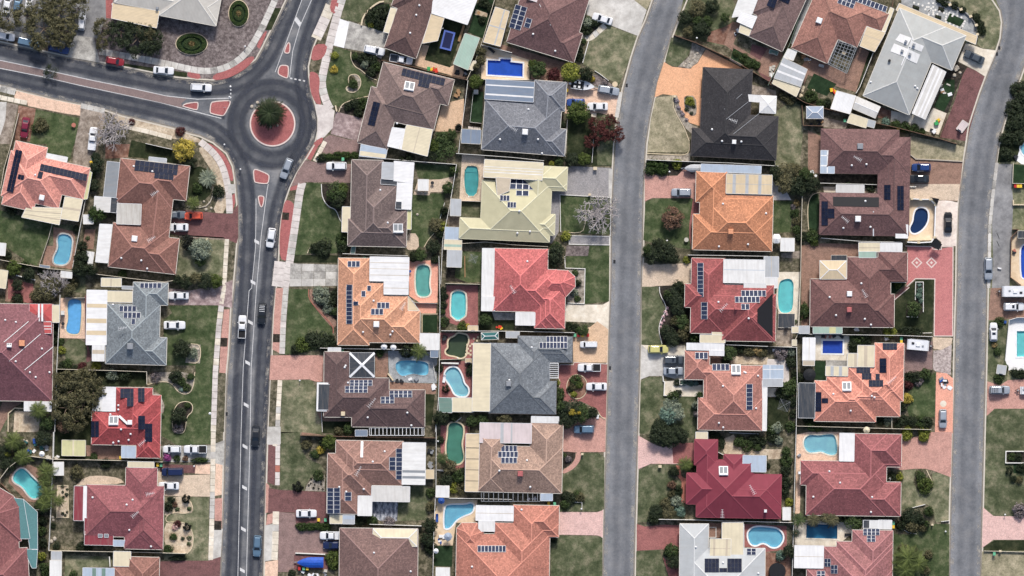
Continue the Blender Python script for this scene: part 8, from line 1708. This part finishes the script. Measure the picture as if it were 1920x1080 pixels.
for x,y,r,c in((170,560,50,'dk'),(150,750,75,'mid'),(110,790,55,'dk'),(190,720,50,'mid'),(180,850,45,'dk'),(60,1050,50,'grey'),(100,490,55,'lav'),(170,480,40,'grey'),(200,640,36,'dk'),(30,1070,45,'mid'),(190,950,36,'dk'),(170,1040,45,'mid')):plant('bush',x,y,r,c,'leafy shrub round the back lawn of @')
lounger(64,466,0,'white bench on the dark strip behind @')
# ================================================================ coral house
T(3,2);at('the coral house beside the caravan')
house('coral orange tiled house beside the white caravan','coral33',[(800,412,1018,850),(600,592,1010,830),(440,662,990,965),(350,695,808,1005),(690,800,990,965)],deg=.8,pitch=23)
sol(914,438,0,4,2,27,25,dark=True);sol(862,581,0,2,4,25,27,dark=True);sol(715,615,0,4,2,26,22,dark=True);sol(740,662,0,3,2,24,24,dark=True);sol(823,665,0,1,2,32,22,dark=True);sol(810,715,0,4,2,27,25,dark=True);sol(377,853,0,2,5,23,29,dark=True);sol(427,844,0,2,1,23,36,dark=True);hotwater(590,740,68,72,0);antenna(925,690,40,1.1);vent(778,810);vent(798,820);vent(490,795);vent(620,920)
pat(673,430,797,592,1,'cream',z=3.0,strips=(('u',.38,.58),),smat='buff');pat(598,490,672,592,1,'cream',z=2.95,strips=(('u',.65,.95),));pat(433,586,598,660,1,'cream',z=2.9,strips=(('u',.22,.36),('u',.6,.74)),smat='palegrey');pat(232,712,350,975,1,'dark',z=2.8);pat(262,372,352,545,1,'white2',z=2.5,strips=(('u',.5,.53),));pat(262,540,348,582,1,'buff',z=2.4)
g('paving','conc_cream',[350,355,610,358,605,545,350,540],2);pool([410,395,562,396,560,492,408,490],'royal','royal blue square pool with cover in cream paving',smooth=0,coping='conc_white',cover='cover_royal');g('lawn','turf',[350,545,432,548,432,690,350,690],2);g('paving','conc_old',[435,540,596,545,596,586,435,585],3);tank(312,650,46,'black round water tank beside the small turf');plant('bush',240,670,40,'dk','dark shrub beside the black water tank');clutter(485,360,150,8,6,'dark garden seats along the fence above the square pool',('dark_metal','brick_edge'),95,hz=.4)
for x,y,r,c in((640,430,45,'dk'),(690,385,48,'mid'),(740,385,45,'dk'),(635,375,34,'mid'),(640,470,34,'dk')):plant('bush',x,y,r,c,'dense shrub between the square pool and cream patio')
clutter(900,375,40,25,3,'white boat cover bundle by the white fence',('white_metal','concrete'),96);bin_(1000,380,'green','green lidded bin beside the caravan');bin_(1000,402,'yellow','yellow lidded bin beside the caravan')
caravan(1128,428,-5,'white caravan parked beside the coral roof',5.0,2.3);g('driveway','brick_mauve',[1020,380,1235,400,1235,610,1020,640],3);g('driveway','brick_sand',[1235,370,1385,375,1375,425,1300,465,1240,455],3);g('driveway','stencil',[1240,470,1300,465,1378,425,1370,650,1260,625,1238,610],3);g('verge_paving','brick_coral',[1262,632,1340,640,1390,680,1385,1090,1252,1090],3)
g('garden_bed','bed_dark',[1018,640,1235,615,1225,660,1100,740,1040,790,1015,850],3);g('lawn','lawn_green',[1225,655,1258,630,1250,970,1060,965,1040,900,1080,850,1030,790,1100,740],2,0)
for x,y,r,c in((1060,670,48,'dk'),(1180,650,50,'mid'),(1110,670,50,'dk'),(1050,720,42,'maroon'),(1130,700,40,'lav'),(1045,830,45,'yellow'),(1010,900,40,'dk'),(1080,1000,50,'dk'),(1140,1000,50,'mid'),(1190,1010,52,'dk'),(1020,1000,50,'dk'),(980,1030,36,'dk')):plant('bush',x,y,r,c,'garden shrub in front of @')
clutter(1325,700,60,60,7,'pile of dark junk on the coral brick verge',('dark_metal','white_metal','blue_fabric','grey_metal'),97);clutter(1345,750,50,15,4,'white boards on the coral brick verge',('white_metal',),98,hz=.15);g('paving_ring','conc_cream',[(1315+24*math.cos(t*.314),868+24*math.sin(t*.314))for t in range(20)],5);car('hatch',1313,980,270,'silver','silver hatchback on the coral brick verge',s=1.02)
F([215,445,220,700,212,1035],'fence_white','white fence between the black tank yard and the courtyard house');F([212,1035,600,1045,930,1055,1225,1062],'fence_cream','cream fence between @ and the brick red house');F([928,965,930,1055],'fence_cream','short cream side fence of @')
for x,y,r,c in((850,1000,40,'dk'),(900,1000,40,'grey'),(840,960,34,'dk'),(320,1040,45,'mid'),(440,1030,45,'olive'),(380,1050,34,'green'),(290,1000,34,'dk'),(1040,1075,44,'lime'),(1175,1085,46,'lime')):plant('bush',x,y,r,c,'shrub along the cream fence south of @')
umbrella(740,1065,26,'sheet_cream','cream umbrella by the fence north of the kidney pool')
T(3,3);at('the brick red kidney-pool house')
for x,y in((1040,25),(1170,35)):plant('bush',x,y,46,'lime','round lime bush at the top of the brick drive',h=1.7)
house('brick red tiled house beside the light blue kidney pool','brick35',[(648,12,995,262),(820,240,888,372),(645,12,820,630),(245,215,830,405),(288,370,998,632)],deg=.8,pitch=23)
pat(538,8,645,220,1,'white2',z=2.9);vent(540,380);vent(340,486);vent(780,488);vent(772,600);vent(460,295);cooler(235,306,s=.5);
g('paving','brick_peachy',[215,20,300,0,540,0,535,215,245,212,240,610,205,615,212,200],2);pool([270,50,310,18,380,25,450,15,500,20,515,70,522,150,500,175,450,170,400,145,350,155,300,155,268,110],'sky','light blue kidney pool in peach paving beside @',coping='conc_cream');F([213,-40,205,200,195,620,180,1150],'fence_white','white fence between the kidney pool and crimson house');clutter(235,175,40,15,3,'white pool pump by the white fence',('white_metal','grey_metal'),101)
g('driveway','brick_salmon',[998,60,1060,50,1230,0,1380,0,1372,340,1240,290,1180,275,1110,275,1000,285,900,265],3);g('lawn','lawn_dry',[1010,285,1110,280,1090,380,1120,440,1190,460,1240,400,1230,310,1300,300,1368,345,1362,660,1260,680,1230,560,1180,540,1080,570,1000,590],2);plant('bush',1140,330,46,'mid','upper green shrub of the bed by the brick drive',h=1.6);plant('bush',1175,400,66,'green','large green shrub at the edge of the dry front lawn',h=2);edging([1190,285,1215,340,1240,380,1200,450],'cream curved edging round the large green shrub');plant('bush',930,340,40,'dk','dark shrub at the porch of @');plant('bush',990,335,36,'lime','lime shrub at the porch of @');table_set(915,352,'round white planter at the porch of @',.3)
for x,y,r,c in((1090,620,70,'dk'),(1205,600,40,'mid'),(1040,640,50,'dk'),(1140,660,50,'dk'),(1080,710,55,'olive'),(1000,700,40,'dk'),(1160,720,36,'olive'),(1190,690,30,'mid')):plant('bush' if r<60 else 'round',x,y,r,c,'shrub in the bed south of the dry front lawn',h=2)
wall_low([1075,570,1180,543],'short white rail at the south of the dry lawn','fence_white',.4,.12);wall_low([1000,720,1050,755,1115,765],'curved white hose on the shaded lawn','fence_white',.06,.07,smooth=1,name='garden_hose',cat='hose');wall_low([1300,672,1360,665],'short white fence at the street by the dry lawn','fence_white',.5,.1);letterbox(1233,695,'cream letterbox south of the dry front lawn',.4);pole(1330,745,'white tap post on the shaded lawn',.6)
for x,y,r,c,k in((340,660,62,'olive','palm'),(480,660,62,'olive','palm'),(430,640,50,'olive','palm'),(230,660,60,'mid','palm'),(640,680,75,'mid','round'),(560,640,40,'dk','bush'),(210,760,34,'dk','palm')):plant(k,x,y,r,c,'olive palm overhanging the petrol blue pool' if k=='palm' else 'glossy dark tree beside the petrol blue pool',h=2.8)
# ================================================================ rose house
at('the rose house by the palm');g('paving','conc_cream',[200,660,730,660,720,740,630,760,515,855,200,850],2);pool([288,690,522,695,520,802,285,795],'petrol','petrol blue rectangular pool behind the rose tiled roof',smooth=0,coping='conc_cream');lounger(605,770,0,'dark sun lounger by the petrol blue pool','dark_metal')
house('rose tiled house with white patio beside a big palm','rose37',[(632,735,925,1400),(515,820,780,1400),(415,858,925,1400),(290,1030,925,1400),(840,865,942,1035)],deg=.8,pitch=22)
sol(776,750,0,4,2,31,24,dark=False);sol(774,800,0,2,2,32,23);sol(446,980,0,2,2,24,30);sol(496,1030,0,2,2,25,32);sol(397,1068,0,2,2,31,26);pat(200,850,415,1022,1,'white2',z=2.9,strips=(('v',.5,.52),));pat(715,662,825,722,1,'white',z=2.5,strips=(('u',.02,.4),),smat='dark');pat(828,660,928,728,1,'white',z=2.5);bin_(940,685,'green','green lidded bin beside the white carport of the rose house');bin_(940,712,'yellow','yellow lidded bin beside the white carport of the rose house')
g('lawn','lawn_green',[930,760,1060,770,1250,690,1362,690,1355,1300,940,1300],2)
for x,y,r in((1050,950,115),(1030,1040,90),(1130,990,80)):plant('palm',x,y,r,'palm','big spreading palm on the shaded lawn of @',h=4)
for x,y,r in((1020,880,45),(1200,920,40),(990,960,40),(1090,900,40),(1180,1040,40)):plant('bush',x,y,r,'olive','olive shrub under the big spreading palm')
# ================================================================ crimson house
T(2,3);at('the crimson metal roofed house')
house('crimson metal roofed house with crooked wings','crimson',[(1370,55,1540,250),(1395,55,1500,640),(1310,310,1810,548),(1385,205,1808,640),(1590,168,1732,500),(1385,305,2015,655)],deg=1,pitch=22,gut='cap_crimson')
pat(1732,175,1905,300,1,'lightblue',z=2.9);hotwater(1586,292,68,70,0);antenna(1800,430,120,1.1);cooler(1900,592,s=.55);antenna(1575,610,90);pat(1378,0,1468,52,0,'cream',z=2.5)
g('driveway','brick_pink',[945,25,1060,90,1110,110,1200,100,1240,85,1370,80,1365,240,1230,240,1040,238,945,280],3);g('driveway','brick_red',[1200,85,1370,80,1365,240,1210,235],4);g('lawn','lawn_mid',[950,290,1040,245,1230,245,1190,330,1270,380,1270,530,1300,560,1290,650,940,680],2);letterbox(1110,258,'cream open letterbox on the lawn of @',.6);g('path','brick_edge',[1230,250,1260,255,1270,330,1305,350,1300,530,1270,530,1272,370,1232,320],4);plant('palm',1300,245,62,'palm','small palm at the porch of @',h=2.6)
for x,y,r,c in((1215,300,45,'dk'),(1240,440,45,'dk'),(1200,400,36,'rust'),(1230,520,55,'grey'),(1160,540,55,'olive'),(1080,600,60,'dk'),(1060,650,50,'dk'),(1180,600,60,'olive'),(1260,600,50,'blue'),(1200,470,34,'olive'),(1320,260,40,'dk'),(1360,250,34,'dk')):plant('bush' if r<60 else 'round',x,y,r,c,'shrub in the front garden of @',h=1.8)
for x,y,r in((1100,20,80),(1180,60,75),(1260,30,70)):plant('round',x,y,r,'dk','dark dense tree north of the pink brick drive',h=3.4)
pole(1143,630,'small white light in the front garden of @',.8);F([1100,655,1400,660,1600,668,1920,675,2120,680],'fence_white','white fence between @ and the pale grey house');g('yard','sand',[1590,50,1660,20,1720,100,1920,130,1920,175,1600,170,1570,120],2);plant('bush',1570,80,30,'dk','dark climber at the north wing of @',ry=60);wall_low([1543,150,1588,172],'white downpipe rail in the nook of @','fence_white',1.5,.1);wall_low([1630,5,1850,14],'white rail along the bed north of @','fence_white',.5,.1);shed(2030,565,2090,660,0,'white','narrow white shed at the corner of @',2.0)
for x,y,r,c in((1700,70,50,'mid'),(1760,100,50,'mid'),(1820,60,48,'dk'),(1880,70,44,'dk'),(1840,120,36,'mid'),(1910,250,30,'dk'),(1950,40,45,'dk'),(2000,60,40,'grey'),(2060,150,45,'mid'),(2060,220,50,'mid'),(2050,290,45,'dk'),(2060,380,50,'dk'),(2050,450,45,'dk'),(2080,530,36,'lime')):plant('bush',x,y,r,c,'leafy shrub in the back garden of @')
g('yard','sand',[1920,130,2050,130,2040,200,1920,205],2)
for x,y in((1500,20),(1540,30)):plant('bush',x,y,30,'dk','dark shrub above the north wing of @')
# ================================================================ pale grey house
at('the pale grey metal roofed house');
house('pale grey metal roofed house with cream sail patio','pale',[(1258,688,1470,1400),(1258,868,1895,1400)],deg=.4,pitch=18)
pat(1575,680,1735,945,0,'cream',z=3.1);pat(1485,800,1640,940,1,'cream',z=3.2,strips=(('u',.16,.26),('u',.75,.85),('v',.46,.49)),smat='buff');sol(1499,1000,0,4,3,27,34,dark=True);sol(1669,1000,0,4,3,27,34,dark=True);sol(1584,1035,0,2,1,29,30,dark=True);sol(1795,897,0,2,2,35,24);vent(1378,862);vent(1583,980);vent(1847,1060)
g('driveway','brick_red',[935,690,1000,710,1140,695,1258,700,1255,900,1130,880,935,890],3);g('lawn','lawn_mid',[932,895,1110,885,1130,950,1170,1080,1180,1300,925,1300],2);g('path','brick_red',[1130,940,1260,1010,1255,1200,1180,1100],3);plant('round',1195,890,60,'mid','pale green tree at the porch of @',h=3);plant('round',1210,970,62,'dk','dark tree at the porch of @',h=3);plant('bush',1160,910,30,'dk','dark shrub at the porch of @')
g('paving','brick_brown',[1475,680,1570,685,1560,795,1475,790],2);edging([1480,715,1530,715,1530,790,1480,790],'white rail square in the nook of @','fence_white',smooth=0);g('paving','brick_red',[1740,690,2060,705,2060,880,1900,900,1880,875,1740,860],2);pool([1765,770,1785,730,1830,710,1920,715,1990,725,2030,760,2035,810,2000,860,1950,868,1905,835,1870,830,1830,855,1785,840],'blue','blue bean shaped pool in red paving behind @',coping='conc_white');tank(1990,1045,62,'big black round tank south of the bean shaped pool',h=1.2);plant('bush',2010,930,44,'blue','blue green shrub below the bean shaped pool');plant('round',2080,900,60,'dk','dark tree below the bean shaped pool',h=3);g('yard','redsoil',[1900,900,2090,920,2090,1080,1900,1080],1);F([1740,690,1742,870],'fence_white','white fence beside the cream sail patio',1.2)
# ================================================================ east block
T(3,0);at('the houses across the street')
for x,y,r in((1890,680,75),(1850,820,80),(1900,900,90),(1830,930,70),(1920,780,80),(1790,1040,60),(1870,1030,70)):plant('bush',x,y,r,'dk','dense dark hedge on the far side of the curving street',h=2)
T(3,1);g('verge_grass','lawn_dark',[1740,0,1900,0,1860,130,1720,140],2);g('driveway','asphalt_carpark',[1720,150,1840,150,1830,330,1840,440,1830,640,1810,1080,1680,1080,1690,900,1680,600,1700,350],2);slabs([1718,140,1690,350,1665,600,1655,1080],26,2,['conc','conc_old'],3);plant('bush',1790,70,60,'dk','dark shrub on the verge across from the tan lawn')
g('paving','conc_white',[1860,20,2100,-80,2100,180,1900,150,1845,110],2);pool([1890,10,1990,-40,2060,40,2040,120,1960,110,1900,70],'sky','light blue pool at the edge above the small dark lawn',coping='conc_white');clutter(1857,95,16,40,3,'dark post box at the corner of the edge pool',('dark_metal',),111);g('lawn','turf',[1845,150,2080,180,2080,300,1835,295],3);F([1840,140,1835,295,2080,300],'fence_cream','cream fence round the small dark lawn across the street',1.2)
for x,l in((1855,'red'),(1875,'yellow'),(1895,'yellow')):bin_(x,317,l,f'{l} lidded bin at the carpark edge across the street')
wall_low([1840,420,1840,455,2080,455],'cream wall end beside the asphalt drive across the street','limestone',.7,.25);g('paving','peach',[1830,690,1880,650,2100,650,2100,1100,1900,1080,1820,1000],3);pool([1905,770,1925,755,2060,755,2060,1000,1920,1010,1898,990,1895,800],'royal','deep blue pool in peach paving across the street',smooth=1,coping='conc_white');F([1835,640,1880,640,1825,700,1820,1000,1900,1060],'fence_brown','brown picket fence round the deep blue pool',1.2);shed(1875,652,2000,705,0,'dark','dark roofed hut above the deep blue pool',2.1);clutter(1838,815,22,50,3,'dark pump housing at the pool fence',('dark_metal','brick_edge'),112)
car('wagon',1655,935,270,'silver','silver wagon parked on the kerb across from the diamond drive',z=.06,s=1.05)
for y,d in((690,20),(750,30)):wall_low([1715,y-25,1735,y+20],'white painted arrow stroke on the asphalt drive','road_paint',.01,.12,name='painted_arrow',cat='marking')
clutter(1735,930,16,16,2,'white tap by the asphalt drive',('white_metal',),113)
T(3,2);g('driveway','brick_brown',[1670,0,2080,0,2080,220,1720,240,1650,240],2);caravan(1850,25,180,'long white caravan across the street',5.6,2.4);car('suv',1845,140,0,'white','white suv below the long white caravan',sunroof=True);g('verge_grass','lawn_mid',[1645,250,1810,230,1800,330,1780,520,1800,640,1790,700,1740,720,1640,640],2);car('hatch',1693,330,90,'white','white hatchback with dark roof on the grass across the street',sunroof=True,s=1.02)
g('paving','conc_white',[1810,240,1870,225,2100,225,2100,620,1805,618,1780,540],3);pool([1865,322,2080,322,2080,515,1865,515],'aqua','bright aqua pool in white paving across the street',smooth=0,coping='conc_white');F([1780,545,1810,240,1870,222,2100,222],'fence_white','white fence round the bright aqua pool',1.2);clutter(1778,245,16,26,2,'blue box by the white paving',('blue_fabric',),114);shed(1722,575,1780,650,8,'palegrey','grey tilted box trailer on the grass across the street',1.0,name='box_trailer',cat='trailer')
for x,y,r,c in((1740,250,40,'mid'),(1730,680,42,'mid'),(1700,430,24,'tan'),(1850,640,40,'dk'),(1900,645,40,'dk'),(1780,600,30,'mid'),(1720,480,34,'mid')):plant('bush',x,y,r,c,'shrub on the grass round the bright aqua pool')
g('driveway','brick_salmon',[1645,700,1740,730,1800,690,2080,680,2080,905,1700,905,1640,960],2);car('suv',1738,765,0,'silver','silver suv with roof bars towing a small trailer',rack=True);caravan(1935,768,180,'small white trailer behind the silver suv',2.6,1.7,1.3,box=True);g('lawn','lawn_mid',[1640,945,1700,905,2100,905,2100,1700,1625,1650,1632,1100],2)
T(3,3);g('lawn','lawn_mid',[1625,100,2100,100,2100,640,1700,630,1615,560],1);wall_low([1920,145,1785,145,1783,232,1920,232],'white framed raised bed on the lawn across the street','fence_white',.5,.2);g('garden_bed','bed_dark',[1790,152,2080,152,2080,228,1790,228],3);g('garden_bed','turf',[1840,240,2080,240,2080,310,1840,310],3);plant('ball',1808,290,34,'dk','round dark topiary below the white framed bed')
for x,y,r,c in((1830,185,34,'mid'),(1880,190,36,'dk'),(1840,350,30,'dk'),(1890,360,34,'olive'),(1900,270,40,'dk'),(1890,590,60,'lav')):plant('bush',x,y,r,c,'shrub by the white framed bed across the street')
g('driveway','brick_pink',[1612,565,1690,630,2080,635,2080,808,1690,808,1605,870],3);g('verge_grass','lawn_dark',[1610,865,1700,812,2080,812,2080,890,1610,890],2);g('lawn','lawn_tan',[1605,895,2080,900,2080,1400,1590,1400],2);pole(1775,618,'white post at the pink drive across the street',.9);letterbox(1742,893,'cream letterbox on the verge across the street',.45);bin_(1697,915,'green','dark bin on the dry verge across the street');F([1620,892,1740,895,2080,905],'fence_cream','low cream fence along the dry verge across the street',.6)
# ================================================================ traffic
T(0,0);OX=OY=0;at('the main road')
def road_car(kind,px,py,deg,paint,label,**k):car(kind,px*4,py*4,deg,paint,label,z=.02,**k)
road_car('wagon',537,316,249,'silver','silver car with dark windscreen leaving the roundabout',s=1.0);road_car('hatch',508,446,261,'white','white hatchback heading away from the roundabout beside the red pad',s=1.08);road_car('ute',454,613,88,'white','white ute with dark tray on the main road');road_car('suv',491,588,266,'dark','dark suv with white roof rack on the main road',rack=True,s=1.02);road_car('sedan',479,818,267,'dark','dark sedan on the main road below the suv',s=1.02);road_car('wagon',482,1024,267,'steel','blue grey wagon low on the main road')
build_sheets()
from collections import Counter
def tiny_plants():
 global OX,OY
 tm=MB();cols=sorted({t[3]for t in TINY});r=random.Random(3);mats=[]
 for c in cols:plain('small_'+c,LEAF[c],.7,.3,4,k=KEYL);mats.append('small_'+c)
 for x,y,rr,col,OX,OY in TINY:
  p=W(x,y);R=rr*S/4
  for _ in range(90):
   d=Vector((r.gauss(0,1),r.gauss(0,1),abs(r.gauss(0,.8)))).normalized();i=len(tm.f);leafquad(tm,Vector((p.x,p.y,ZG+.05))+d*R*r.uniform(.4,1),d+Vector((0,0,.4)),R*.22,r);tm.m[i]=cols.index(col)
 o=tm.build('small_plants',mats);tag(o,'many tiny plants dotted through the garden beds','plants',kind='stuff')
tiny_plants()
CW=dict(dk='dark green',olive='olive',green='bright green',mid='mid green',lime='lime green',yellow='yellow',grey='silver grey',red='red',maroon='maroon',lav='mauve',rust='rusty',blue='blue green',tan='tan',black='black green',palm='palm green',hedge='deep green',pink='pale pink',purple='purple')
inv={C(*v,k=KEYL):k for k,v in LEAF.items()}
for lab in[l for l,n in Counter(o['label']for o in TAGGED if 'label' in o).items()if n>1]:
 grp=[o for o in TAGGED if o.get('label')==lab and o['category']in('shrub','tree','palm')]
 if len(grp)<2:continue
 def look(o):
  q=o if o.type=='MESH' else[c for c in o.children if c.name.startswith(('crown','fronds','branches'))][0]
  k=min(inv,key=lambda c:sum(abs(c[i]-q.color[i])for i in range(3)));return CW[inv[k]]if inv[k]in CW else inv[k],q.scale[0]
 lk={o:look(o)for o in grp};words=lab.split()
 for col in{v[0]for v in lk.values()}:
  mem=sorted((o for o in grp if lk[o][0]==col),key=lambda o:-lk[o][1])
  for i,o in enumerate(mem):
   pre=[]if all(w in words for w in col.split())or len({v[0]for v in lk.values()})==1 else[w for w in col.split()if w not in words]
   sz='' if len(mem)==1 else 'smallest' if i==len(mem)-1 else('','second ','third ','fourth ','fifth ','sixth ','seventh ')[min(i,6)]+'largest'
   w=sz.split()+pre+[v for j,v in enumerate(words)if j>1 or v not in('dark','leafy','dense','garden','green','huge')or not pre]
   if o['category']!='shrub':w=['small tree' if v=='shrub' and o['category']=='tree' else 'palm' if v in('shrub','planting')and o['category']=='palm' else v for v in w]
   if len(' '.join(w).split())>16:w=[v for v in w if v not in('the','of','medium')]
   o['label']=' '.join(w)
for o in TAGGED:
 if len(o.get('label','').split())>16:print('LONG',o['label'])
cnt=Counter(o['label']for o in TAGGED if 'label' in o)
for o in TAGGED:
 if 'label' in o and cnt[o['label']]>1 and 'group' not in o:o['group']='the '+o['category']+'s: '+o['label']
